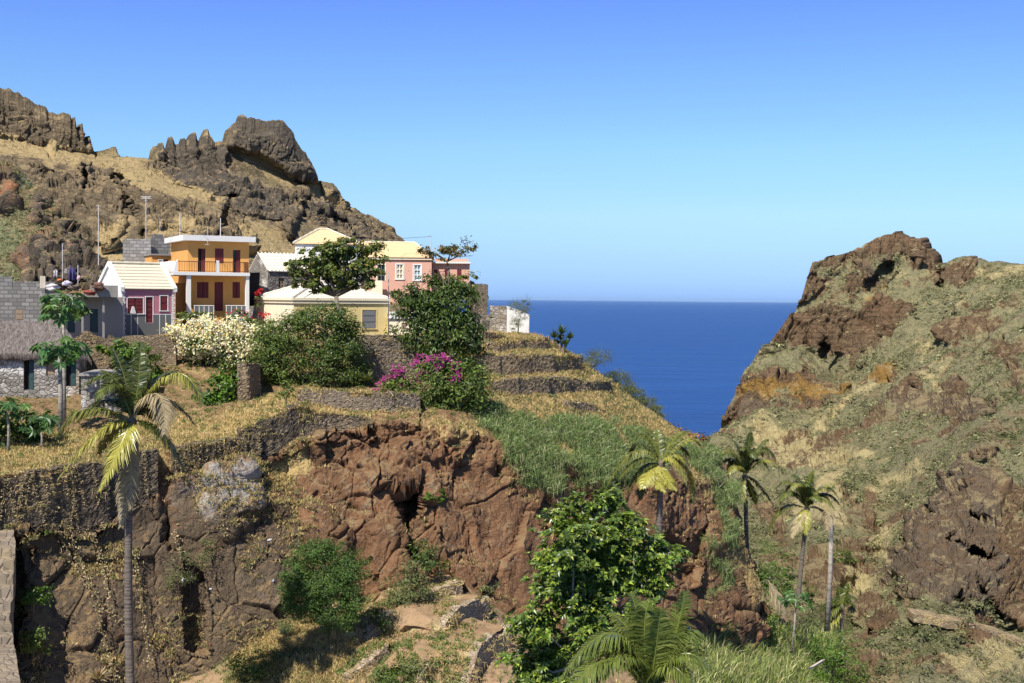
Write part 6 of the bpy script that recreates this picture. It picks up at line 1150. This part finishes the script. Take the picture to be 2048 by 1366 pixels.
palm('leaning coconut palm with long slim trunk above the bushes', (1596, 1200), (1614, 1018), 88, ring(1614, 1005, 58, 60, 13, g) + [([(1618, 975), (1625, 952)], D(dy=.4, y=.1)), ([(1635, 985), (1668, 972)], D(dy=-.3, y=.6)), ([(1585, 990), (1560, 1000)], D(dy=.4, d=.8)), ([(1575, 1015), (1548, 1058)], D(dy=-.4, d=.8, y=.2)), ([(1600, 1035), (1588, 1068)], D(dy=-.8, y=.5, dry=1)), ([(1610, 1030), (1612, 1062)], D(dy=-1, y=.8)), ([(1640, 1020), (1662, 1060)], D(dy=.3, y=.3, dry=1)), ([(1600, 970), (1588, 960)], D(dy=.6))], .64, (.16, .13), 104, nl=80, w=.034, ext=1.15)
palm('small young palm at the foot of the bare trunk', (1684, 1262), (1684, 1215), 90, [([(1680, 1190), (1676, 1172)], D(dy=.3, y=.2)), ([(1690, 1190), (1696, 1168)], D(dy=.3, d=.8)), ([(1700, 1205), (1705, 1225)], D(d=.7)), ([(1665, 1205), (1640, 1222)], D(d=.8)), ([(1670, 1215), (1655, 1240)], D(dy=-.5)), ([(1668, 1235), (1652, 1258)], D(dy=-.6, y=.7)), ([(1695, 1195), (1712, 1198)], D(dy=.4)), ([(1675, 1200), (1650, 1200)], D(dy=.5, d=.8))], .8, (.14, .12), 105, nl=40, w=.05)
palm('young palm with long arching green fronds at the bottom edge', (1300, 1500), (1298, 1392), 29, [([(1238, 1282), (1140, 1366)], D(dy=-.3, y=.12, h=.8)), ([(1286, 1290), (1266, 1212)], D(dy=.5, y=.15, h=.3)), ([(1340, 1300), (1360, 1208)], D(dy=.4, y=.05, d=.8, h=.3)), ([(1350, 1320), (1404, 1345)], D(dy=-.4, y=.1)), ([(1310, 1310), (1318, 1240)], D(dy=-.3, y=.2, h=.4)), ([(1255, 1320), (1180, 1395)], D(dy=-.8, y=.1)), ([(1262, 1295), (1208, 1290)], D(dy=.8, y=.1, d=.85)), ([(1330, 1340), (1370, 1372)], D(dy=-.7, y=.2)), ([(1276, 1300), (1232, 1246)], D(dy=1, y=.1, d=.8)), ([(1325, 1300), (1338, 1262)], D(dy=1.0, d=.7)), ([(1220, 1330), (1150, 1420)], D(dy=-1.2, y=.1)), ([(1290, 1280), (1300, 1225)], D(dy=.2, y=.1, h=.4)), ([(1345, 1285), (1390, 1290)], D(dy=.5, y=.1)), ([(1240, 1300), (1170, 1330)], D(dy=.3, y=.05))], .72, (.13, .11), 106, L_PALMY, nl=120, w=.017, ext=1.14)
# bare trunk with a few dead leaves
c_ = P(1663, 1028, 82); a_ = P(1654, 1262, 82); rt = thing('bare_palm_trunk', 'bare grey palm trunk without a crown', 'palm tree', a_.tolist()); MB().tube([(0, 0, 0), (c_ - a_) * .5 + (.06, 0, 0), c_ - a_], [.2, .16, .13], 8).build('trunk', BARKL, rt, True); g = np.random.default_rng(8)
for k in range(3):
    a = k * 2.1; p = c_ - a_; pts = [p, p + np.array([math.cos(a) * .5, math.sin(a) * .5, .15]), p + np.array([math.cos(a) * .9, math.sin(a) * .9, -.9])]; mb, t = frond_mesh(pts, .5, g, 18, .3, .03, 1); mb.build('dead_frond', L_DRY, rt, attrs={'tint': t})
pts = [P(1536, 1160, 88), P(1552, 1188, 87.6), P(1572, 1230, 87.2)]; mb, t = frond_mesh(np.array(pts) - pts[0], 1.1, g, 40, .4, .05, .9); o = mb.build('fallen_frond', L_DRY, attrs={'tint': t}); o.location = pts[0].tolist(); tag(o, 'pale dead palm frond fallen at the end of the red cliff', 'palm frond')
mb = MB(); p = P(1618, 1335, 70), P(1642, 1320, 71); mb.slab(p[0], p[0] + (.3, .2, .0), p[1] + (.3, .2, 0), p[1], .15); tag(mb.build('plank', m_plain('bleached_board', (.5, .42, .34), .8)), 'pale plank lying in the weeds beside the vivid green bush', 'plank')
# ---------------------------------------------------------------- papayas: lobed leaves on long stalks
def papaya(label, base, top, Y, rx, ry, n, seed, ls=.42, tr=.09, low=0):
    g = np.random.default_rng(seed); b0, c0 = P(base[0], base[1], Y), P(top[0], top[1], Y); rt = thing('papaya_tree', label, 'tree', b0.tolist()); h = c0 - b0; MB().tube([(0, 0, -.2), h * .5 + (.05, 0, 0), h], [tr * 1.3, tr, tr * .7], 8).build('trunk', BARKL, rt, True); s = Y / F
    st_ = MB(); V_, Q_, T_ = [], [], []; nv = 0
    for k in range(n):
        a = g.random() * 6.28; e = g.uniform(-.75, .8); d = np.array([math.cos(a) * math.cos(e), math.sin(a) * math.cos(e), math.sin(e)]); tip = h + d * np.array([rx * s, rx * s, ry * s]) * g.uniform(.5, 1.0); st_.tube([h - (0, 0, g.random() * .3), (h + tip) / 2 + (0, 0, .12), tip], [.016, .012, .008], 4, False); N_ = nrm(d * .5 + np.array([0, -.2, .8]) + g.normal(size=3) * .35)
        out = nrm(d - N_ * (d @ N_)); sd_ = np.cross(N_, out); m = 7; ang = np.linspace(-2.3, 2.3, m); L_ = ls * g.uniform(.75, 1.15)
        for q in range(m):
            dr = out * math.cos(ang[q]) + sd_ * math.sin(ang[q]); l = L_ * (1 - .22 * abs(ang[q]) / 2.3); pr = np.cross(N_, dr); V_ += [tip, tip + dr * l * .55 + pr * l * .2, tip + dr * l - N_ * l * .25, tip + dr * l * .55 - pr * l * .2]; Q_.append((nv, nv + 1, nv + 2, nv + 3)); nv += 4
        T_.append(tint(1, m * 4, 1, .2, .35, None, g))
    st_.build('leaf_stalk', m_plain('stalk_green', (.16, .20, .08), .6), rt); link('crown', np_mesh('crown', V_, Q_, attrs={'tint': np.concatenate(T_)}), L_PAP, rt)
papaya('papaya tree with pale trunk before the thatched hut', (121, 868), (118, 700), 64, 52, 42, 44, 201, .50, .13)
papaya('tall papaya with upper crown in front of the flat roofed house', (128, 860), (126, 612), 67, 52, 40, 44, 202, .50, .10)
papaya('small papaya at the left edge below the hut', (17, 905), (14, 812), 61, 40, 26, 24, 203, .42, .07); papaya('low papaya with drooping leaves left of the tall coconut palm', (84, 905), (80, 842), 61.5, 44, 26, 26, 204, .42, .06)
papaya('slim papaya sapling with thin pale stem in the valley', (1583, 1300), (1592, 1200), 72, 36, 22, 26, 205, .40, .06)
# ---------------------------------------------------------------- agaves and yucca
def rosette(name, label, x, y, Y, r, n, mat, seed, up=.5, group=None, p3=None, w=.12):
    g = np.random.default_rng(seed); c = np.array(p3) if p3 is not None else P(x, y, Y); s = r * c[1] / F; d = unit(n, g); d[:, 2] = np.abs(d[:, 2]) * .8 + up * g.random(n); d = nrm(d); L_ = s * g.uniform(.7, 1.1, n); sd_ = nrm(np.cross(d, [0, 0, 1.0]) + 1e-3); mid = d * L_[:, None] * .55; tip = d * L_[:, None] - np.array([0, 0, .12]) * L_[:, None]
    hw = (L_ * w)[:, None]; V_ = np.stack([sd_ * hw * .5, mid + sd_ * hw * .5, tip, mid - sd_ * hw * .5, -sd_ * hw * .5], 1).reshape(-1, 3); ix = np.arange(n) * 5; o = link(name, np_mesh(name, V_, np.stack([ix, ix + 1, ix + 3, ix + 4], -1), np.stack([ix + 1, ix + 2, ix + 3], -1), attrs={'tint': tint(n, 5, 1, .15, .3, None, g)}), mat); o.location = (c - np.array([0, 0, .05])).tolist(); return tag(o, label, 'plant', group)
for i, (x, y, l_) in enumerate([(1900, 1292, 'spiky agave below the low tan wall on the far slope'), (1998, 1298, 'spiky agave nearest the right edge'), (1878, 1338, 'bright spiky agave low on the far slope'), (1942, 1318, 'spiky agave in the middle of the tan patch'), (1922, 1322, 'small dark agave left of the tan patch')]): rosette('agave', l_, x, y, 0, 14, 34, L_MID, 300 + i, .5, 'agaves on the far slope', p3=sP(x, y + 6, ('headland',)))
rosette('agave', 'grey white dried agave on the rock at the lower left', 205, 1345, 0, 36, 40, L_DRY, 310, .6, None, sP(205, 1350) - np.array([0, .5, 0])); rosette('agave', 'grey agave clump at the foot of the tall retaining wall', 733, 760, 74.5, 28, 50, L_GREY, 311, .6)
rt = thing('yucca', 'dark spiky yucca clump on the terrace edge above the sea', 'plant', P(1124, 702, 91).tolist()); mb = MB()
for i, (x, y, r) in enumerate([(1108, 674, 22), (1124, 666, 24), (1140, 676, 20), (1130, 688, 20), (1114, 688, 20), (1122, 678, 20)]):
    o = rosette('leaf_rosette', None, x, y, 91 + (i % 3) * .3, r, 60, L_DARK, 320 + i, .5, w=.10); o.parent = rt; o.location = Vector(o.location) - rt.location; del o['category']; mb.tube([(0, 0, -.2), o.location], [.07, .05], 5)
mb.build('stem', BARK, rt)
# ---------------------------------------------------------------- dry vines hanging over the left cliff
for i, pts in enumerate([[(112, 1000), (150, 1090), (185, 1190), (215, 1300), (232, 1366)], [(70, 960), (110, 1050), (150, 1130), (200, 1200), (256, 1250)], [(150, 1040), (185, 1075), (205, 1130), (222, 1205)], [(30, 950), (48, 1010), (58, 1050)], [(325, 1000), (350, 1060), (362, 1110)], [(425, 950), (440, 1020), (450, 1080)], [(270, 1110), (285, 1230), (300, 1340)], [(135, 960), (152, 1030), (160, 1062)], [(185, 950), (192, 1020), (200, 1060)]]):
    g = np.random.default_rng(400 + i); W_ = []
    for k in range(len(pts) - 1):
        for f in np.linspace(0, 1, 10, endpoint=False): x, y = pts[k][0] * (1 - f) + pts[k + 1][0] * f + g.normal(0, 1.5), pts[k][1] * (1 - f) + pts[k + 1][1] * f; q = sP(x, y, ('village_spur',)); W_.append(P(x, y, q[1] - .18))
    W_ = np.array(W_); mb = MB(); mb.tube(W_ - W_[0], .018, 4); n0 = mb.n; n = len(W_) * 7; c_ = W_[g.integers(0, len(W_), n)] - W_[0] + g.normal(size=(n, 3)) * np.array([.10, .05, .12]); V_, q = leafquads(c_, nrm(unit(n, g) + np.array([0, -1, .5])), unit(n, g), .10, .07); mb.add(V_, q)
    t = np.concatenate([np.tile([[.5, .5, .4, 1]], (n0, 1)), tint(n, 4, 1, .3, .4, None, g)]); o = mb.build('dry_vine', L_DRY, attrs={'tint': t}); o.location = W_[0].tolist()
    tag(o, ['longest dry vine trailing down the rock to the tall palm foot', 'dry vine slanting across the rock towards the palm trunk', 'short vine beside the second slanting one', 'vine hanging on the wall above the stairs', 'vine on the dark rock right of the palm', 'vine falling over the pale grey rock', 'vine low on the rock just right of the palm trunk', 'vine on the wall above the dry leaves', 'straight vine on the wall left of the palm trunk'][i], 'vine', 'dry vines on the left cliff')
# ---------------------------------------------------------------- grass, cane and scrub nobody could count
def sample(nm, n, wfun, g, names=None):
    L = LAND[nm]; k = L['PX'].shape[0] - L['nb']; W, PX_, PY_, ge, B_ = L['W'][:k], L['PX'][:k], L['PY'][:k], L['geo'][:k], L['B'][:k]; a = np.linalg.norm(np.cross(np.gradient(W, axis=1), np.gradient(W, axis=0)), axis=-1); a[:, :4] = 0; a[:, -4:] = 0; w = wfun(W, PX_, PY_, ge, B_, L['N'][:k]); vis = (PX_ > -60) & (PX_ < 2110) & (PY_ < 1420)
    pr = np.clip(np.minimum(a, np.percentile(a, 99)) * w * vis, 0, None).ravel(); pr /= pr.sum(); i = g.choice(len(pr), n, p=pr); p = W.reshape(-1, 3)[i]; cell = np.sqrt(a.ravel()[i])[:, None]; return p + g.normal(size=(n, 3)) * np.minimum(cell, .6) * .5 * np.array([1, 1, 0]), L['N'].reshape(-1, 3)[i], PX_.ravel()[i], PY_.ravel()[i]
def blades(name, label, p, h, w, mat, g, lean=.5, alt=.3, per=4, spread=.12, curve=.3, var=.22, hang=0):
    n = len(p) * per; h = np.repeat(np.broadcast_to(h, (len(p),)), per) * g.uniform(.5, 1.2, n); b = np.repeat(p, per, 0) + g.normal(size=(n, 3)) * spread * np.array([1, 1, .1]); d = nrm(np.stack([g.normal(0, lean, n), g.normal(0, lean, n), np.ones(n) * (1 - hang * 1.4)], -1)); sd_ = nrm(np.cross(d, unit(n, g))) * w; tipd = d * h[:, None] + np.array([0, 0, -1]) * (h * curve)[:, None]; mid = d * (h * .55)[:, None]
    V_ = np.stack([b - sd_, b + sd_, b + mid + sd_ * .7, b + mid - sd_ * .7, b + tipd], 1).reshape(-1, 3); ix = np.arange(n) * 5; cl = np.repeat(np.clip(g.normal(1, .18, len(p)), .5, 1.5), per); me = np_mesh(name, V_, np.stack([ix, ix + 1, ix + 2, ix + 3], -1), np.stack([ix + 3, ix + 2, ix + 4], -1), attrs={'tint': tint(n, 5, 1, var, alt, cl, g)}); return tag(link(name, me, mat), label, 'vegetation', None, 'stuff')
def clumps(name, label, p, r, mat, g, per=14, lf=.5, alt=.4, flat=.7, var=.25):
    n = len(p) * per; r_ = np.repeat(np.broadcast_to(r, (len(p),)), per); u = unit(n, g); u[:, 2] = np.abs(u[:, 2]); c = np.repeat(p, per, 0) + u * r_[:, None] * np.array([1, 1, flat]) * (g.random(n) ** .5)[:, None]; N_ = nrm(u + unit(n, g) * .7 + np.array([0, 0, .4])); V_, q = leafquads(c, N_, unit(n, g), r_ * lf, r_ * lf * .6); cl = np.repeat(np.clip(g.normal(1, .2, len(p)), .5, 1.6), per); return tag(link(name, np_mesh(name, V_, q, attrs={'tint': tint(n, 4, 1, var, alt, cl, g)}), mat), label, 'vegetation', None, 'stuff')
g = np.random.default_rng(77)
p, *_ = sample('village_spur', 17500, lambda W, X, Y, ge, B, N: ((B > .97) | (X > 1000)) * (B < 5.2) * (ge[..., 1] > .35) * ge[..., 1], g); blades('dry_grass', 'straw coloured dry grass on the terraces', p, .30, .016, G_DRY, g, .5, .4)
p, *_ = sample('village_spur', 17000, lambda W, X, Y, ge, B, N: (ge[..., 0] > .4) * ge[..., 0] * (X > 930), g); blades('green_grass', 'green and grey grass hanging over the red cliff', p, .75, .016, G_GREEN, g, .6, .45, 6, .25, .85, .3, .45)
p, *_ = sample('village_spur', 3500, lambda W, X, Y, ge, B, N: (B > 1.0) * (B < 5) * (.25 + ge[..., 1]) * (X > 930), g); clumps('terrace_weeds', 'grey green weeds on the terraces and walls', p, g.uniform(.1, .35, 3500), L_GREY, g, 16, .42)
p, *_ = sample('village_spur', 2600, lambda W, X, Y, ge, B, N: (B > 1.0) * (B < 4.6) * (X < 930), g); clumps('yard_weeds', 'scattered weeds on the ground below the houses', p, g.uniform(.08, .3, 2600), L_MID, g, 14, .45)
pk = np.array([w_[int((1 - g.random() ** 2.2) * (len(w_) - 1)), g.integers(0, w_.shape[1])] + n_.mean(0) * .05 for w_, n_, a_, l_ in WALLS for _ in range(int(w_.shape[1] * (.12 if ('terrace wall' in l_ and 'black' not in l_) else 1.4 if 'black' in l_ else .8)))])
st_ = []
for w_, n_, a_, l_ in WALLS[:2]:
    for q in g.integers(0, w_.shape[1], 34):
        k0 = len(w_) - 1; ln = int(k0 * g.uniform(.35, 1)); dr = g.normal(0, .25)
        for k in range(ln): st_.append(w_[k0 - k, int(np.clip(q + dr * k * .6, 0, w_.shape[1] - 1))] + n_.mean(0) * .07)
st_ = np.array(st_) + g.normal(size=(len(st_), 3)) * .02; clumps('hanging_creeper', 'strands of dry creeper hanging down the black stone wall', st_, .10, L_DRY, g, 7, .7, .5, 1.0)
sel = fbm(pk * .45, 3, 98) > -.05; pk = pk[sel]; blades('wall_creeper', 'dry grass and creeper hanging over the stone walls', pk, .38, .016, G_DRY, g, .7, .55, 7, .14, .9, .25, .55); clumps('wall_weeds', 'green weeds rooted in the stone walls', pk[::2], g.uniform(.06, .22, len(pk[::2])), L_GREY, g, 14, .45)
tg_ = np.concatenate(TGW); tg_ = tg_[g.integers(0, len(tg_), 1700)]; tg_ = tg_[fbm(tg_ * .5, 3, 41) > -.12]; n_c = len(tg_) * 3 // 4; clumps('terrace_crops', 'green seedlings on the soil of the small fields', tg_[:n_c], g.uniform(.07, .24, n_c), L_MID, g, 14, .5); blades('terrace_straw', 'straw stubble on the soil of the small fields', tg_[n_c // 2:], .26, .014, G_DRY, g, .6, .5, 5, .15, .4)
p, *_ = sample('village_spur', 3200, lambda W, X, Y, ge, B, N: (B > .1) * (B < 1.0) * np.clip(N[..., 2] - .05, 0, 1) * (.2 + 1.6 * (X < 620)) * sstep(-.3, .4, fbm(W * .5, 3, 99)), g); blades('rock_tufts', 'dry tufts growing on ledges of the cliff', p, .3, .016, G_DRY, g, .6, .6, 8, .12, .4)
clumps('rock_weeds', 'grey green weeds on ledges of the left cliff', p[:1300] + np.array([0, -.05, 0]), g.uniform(.08, .28, 1300), L_GREY, g, 14, .4)
p, *_ = sample('valley_ground', 9000, lambda W, X, Y, ge, B, N: (ge[..., 1] > .3) * ge[..., 1], g); blades('dry_grass', 'tangled dry grass left of the small fields', p, .38, .014, G_DRY, g, .65, .6, 5, .15, .35)
p, *_ = sample('valley_ground', 2600, lambda W, X, Y, ge, B, N: (.1 + ge[..., 0]) * (X < 1100), g); clumps('field_weeds', 'low green weeds on the small fields', p, g.uniform(.08, .26, 2600), L_MID, g, 16, .42)
p, _n, X_, Y_ = sample('valley_ground', 5200, lambda W, X, Y, ge, B, N: (X > 1370) * (X < 1660) * (Y > 1265 + np.abs(X - 1500) * .08), g); blades('cane_field', 'dense field of green and straw coloured cane at the bottom right', p, g.uniform(1.0, 1.9, 5200), .028, G_CANE, g, .28, .45, 5, .22, .3)
p, *_ = sample('valley_ground', 3500, lambda W, X, Y, ge, B, N: (X > 1350) * (.2 + ge[..., 0]), g); clumps('valley_scrub', 'green scrub covering the valley floor', p, g.uniform(.2, .6, 3500), L_GREY, g, 18, .4)
p, _n, X_, Y_ = sample('headland', 34000, lambda W, X, Y, ge, B, N: (ge[..., 0] > .2) * ge[..., 0] * (.08 + sstep(-.15, .45, fbm(W * .13, 4, 97))) / (.3 + (W[..., 1] / 300) ** 2), g); r_ = np.clip(.26 * np.exp(g.normal(0, .6, len(p))), .1, 1.6) * np.clip(p[:, 1] / 260, .45, 1.2); clumps('hillside_scrub', 'grey green scrub covering the headland and valley side', p, r_, G_SHRUB, g, 12, .55, .4, .6, .22)
p, _n, X_, Y_ = sample('headland', 5000, lambda W, X, Y, ge, B, N: (ge[..., 0] > .2) * (.1 + sstep(.1, .6, fbm(W * .09 + 40, 4, 98))) / (.3 + (W[..., 1] / 300) ** 2), g); clumps('dark_scrub', 'darker green shrubs scattered over the headland', p, np.clip(.42 * np.exp(g.normal(0, .5, len(p))), .15, 1.6), m_leaf('dark_scrub_leaf', (.10, .11, .045), .15, .7, .15, (.16, .16, .07)), g, 18, .42, .4, .75, .25)
p, _n, X_, Y_ = sample('mountain', 3000, lambda W, X, Y, ge, B, N: (.15 + ge[..., 0] + .5 * ge[..., 1]), g); clumps('mountain_scrub', 'sparse scrub on the mountain ledges', p, g.uniform(.15, .5, 3000), m_leaf('dry_scrub', (.15, .13, .06), .1, .8, .1, (.24, .19, .09)), g, 10, .55)
p, _n, X_, Y_ = sample('hillside', 4500, lambda W, X, Y, ge, B, N: (.1 + ge[..., 0]), g); clumps('slope_scrub', 'grey green scrub on the left slope', p, g.uniform(.2, .55, 4500), G_SHRUB, g, 12, .5)
# ================================================================== LIGHT
AZ, EL = 29.0, 51.0
sd = Vector((-math.sin(rad(AZ)) * math.cos(rad(EL)), -math.cos(rad(AZ)) * math.cos(rad(EL)), math.sin(rad(EL))))
sl = bpy.data.lights.new('sun', 'SUN'); sl.energy = 5.0; sl.angle = rad(.5); sl.color = (1.0, .955, .88)
so = bpy.data.objects.new('sun', sl); C.objects.link(so); so.rotation_euler = sd.to_track_quat('Z', 'Y').to_euler()
w = bpy.data.worlds.new('World'); bpy.context.scene.world = w; w.use_nodes = True
nt = w.node_tree; nt.nodes.clear()
out = nt.nodes.new('ShaderNodeOutputWorld'); bg = nt.nodes.new('ShaderNodeBackground'); sky = nt.nodes.new('ShaderNodeTexSky')
sky.sky_type = 'NISHITA'; sky.sun_disc = False; sky.sun_elevation = rad(EL); sky.sun_rotation = rad(180 + AZ)
sky.altitude = 200; sky.air_density = 1.0; sky.dust_density = .4; sky.ozone_density = 2.5
tc = nt.nodes.new('ShaderNodeTexCoord'); sp = nt.nodes.new('ShaderNodeSeparateXYZ'); nt.links.new(tc.outputs['Generated'], sp.inputs[0])
rp = nt.nodes.new('ShaderNodeValToRGB'); el = rp.color_ramp.elements
SKY = [(0.0, (0.414, 0.699, 1.575)), (0.005, (0.414, 0.699, 1.575)), (0.031, (0.516, 0.752, 1.295)), (0.067, (0.704, 0.904, 1.152)), (0.12, (0.733, 0.98, 1.197)), (0.18, (0.676, 0.912, 1.348)), (0.235, (0.612, 0.809, 1.527)), (0.4, (0.5, 0.62, 0.95)), (1.0, (0.36, 0.41, 0.55))]
SKYK = .90
while len(el) > 1: el.remove(el[-1])
for i, (p_, c_) in enumerate(SKY):
    k = el[0] if i == 0 else el.new(p_)
    k.position = p_; k.color = (c_[0] * SKYK, c_[1] * SKYK, c_[2] * SKYK, 1)
nt.links.new(sp.outputs[2], rp.inputs[0])
mx = nt.nodes.new('ShaderNodeMix'); mx.data_type = 'RGBA'; mx.blend_type = 'MULTIPLY'; mx.inputs[0].default_value = 1
nt.links.new(sky.outputs[0], mx.inputs[6]); nt.links.new(rp.outputs[0], mx.inputs[7]); nt.links.new(mx.outputs[2], bg.inputs[0])
bg.inputs[1].default_value = .10; nt.links.new(bg.outputs[0], out.inputs[0])
def haze():
    t = NT('thin_sea_haze'); v = t.n('ShaderNodeVolumePrincipled'); v.inputs['Color'].default_value = (.45, .68, 1, 1); v.inputs['Density'].default_value = HAZE; v.inputs['Anisotropy'].default_value = 0
    t.t.links.new(v.outputs[0], t.out.inputs['Volume'])
    o = MB().box(-151000, 151000, -500, 151000, -151, 140).build('haze', t.m); tag(o, 'thin haze over the sea', None, None, 'stuff')
HAZE = 1 / 170000.0
haze()
sc = bpy.context.scene
sc.view_settings.view_transform = 'Standard'; sc.view_settings.look = 'None'; sc.view_settings.exposure = 0.5; sc.view_settings.gamma = 1.0
sc.render.engine = 'CYCLES'; sc.cycles.max_bounces = 5; sc.cycles.diffuse_bounces = 2; sc.cycles.glossy_bounces = 2; sc.cycles.transmission_bounces = 3
sc.cycles.use_denoising = True
print('script built in %.1fs' % (time.time() - T0))
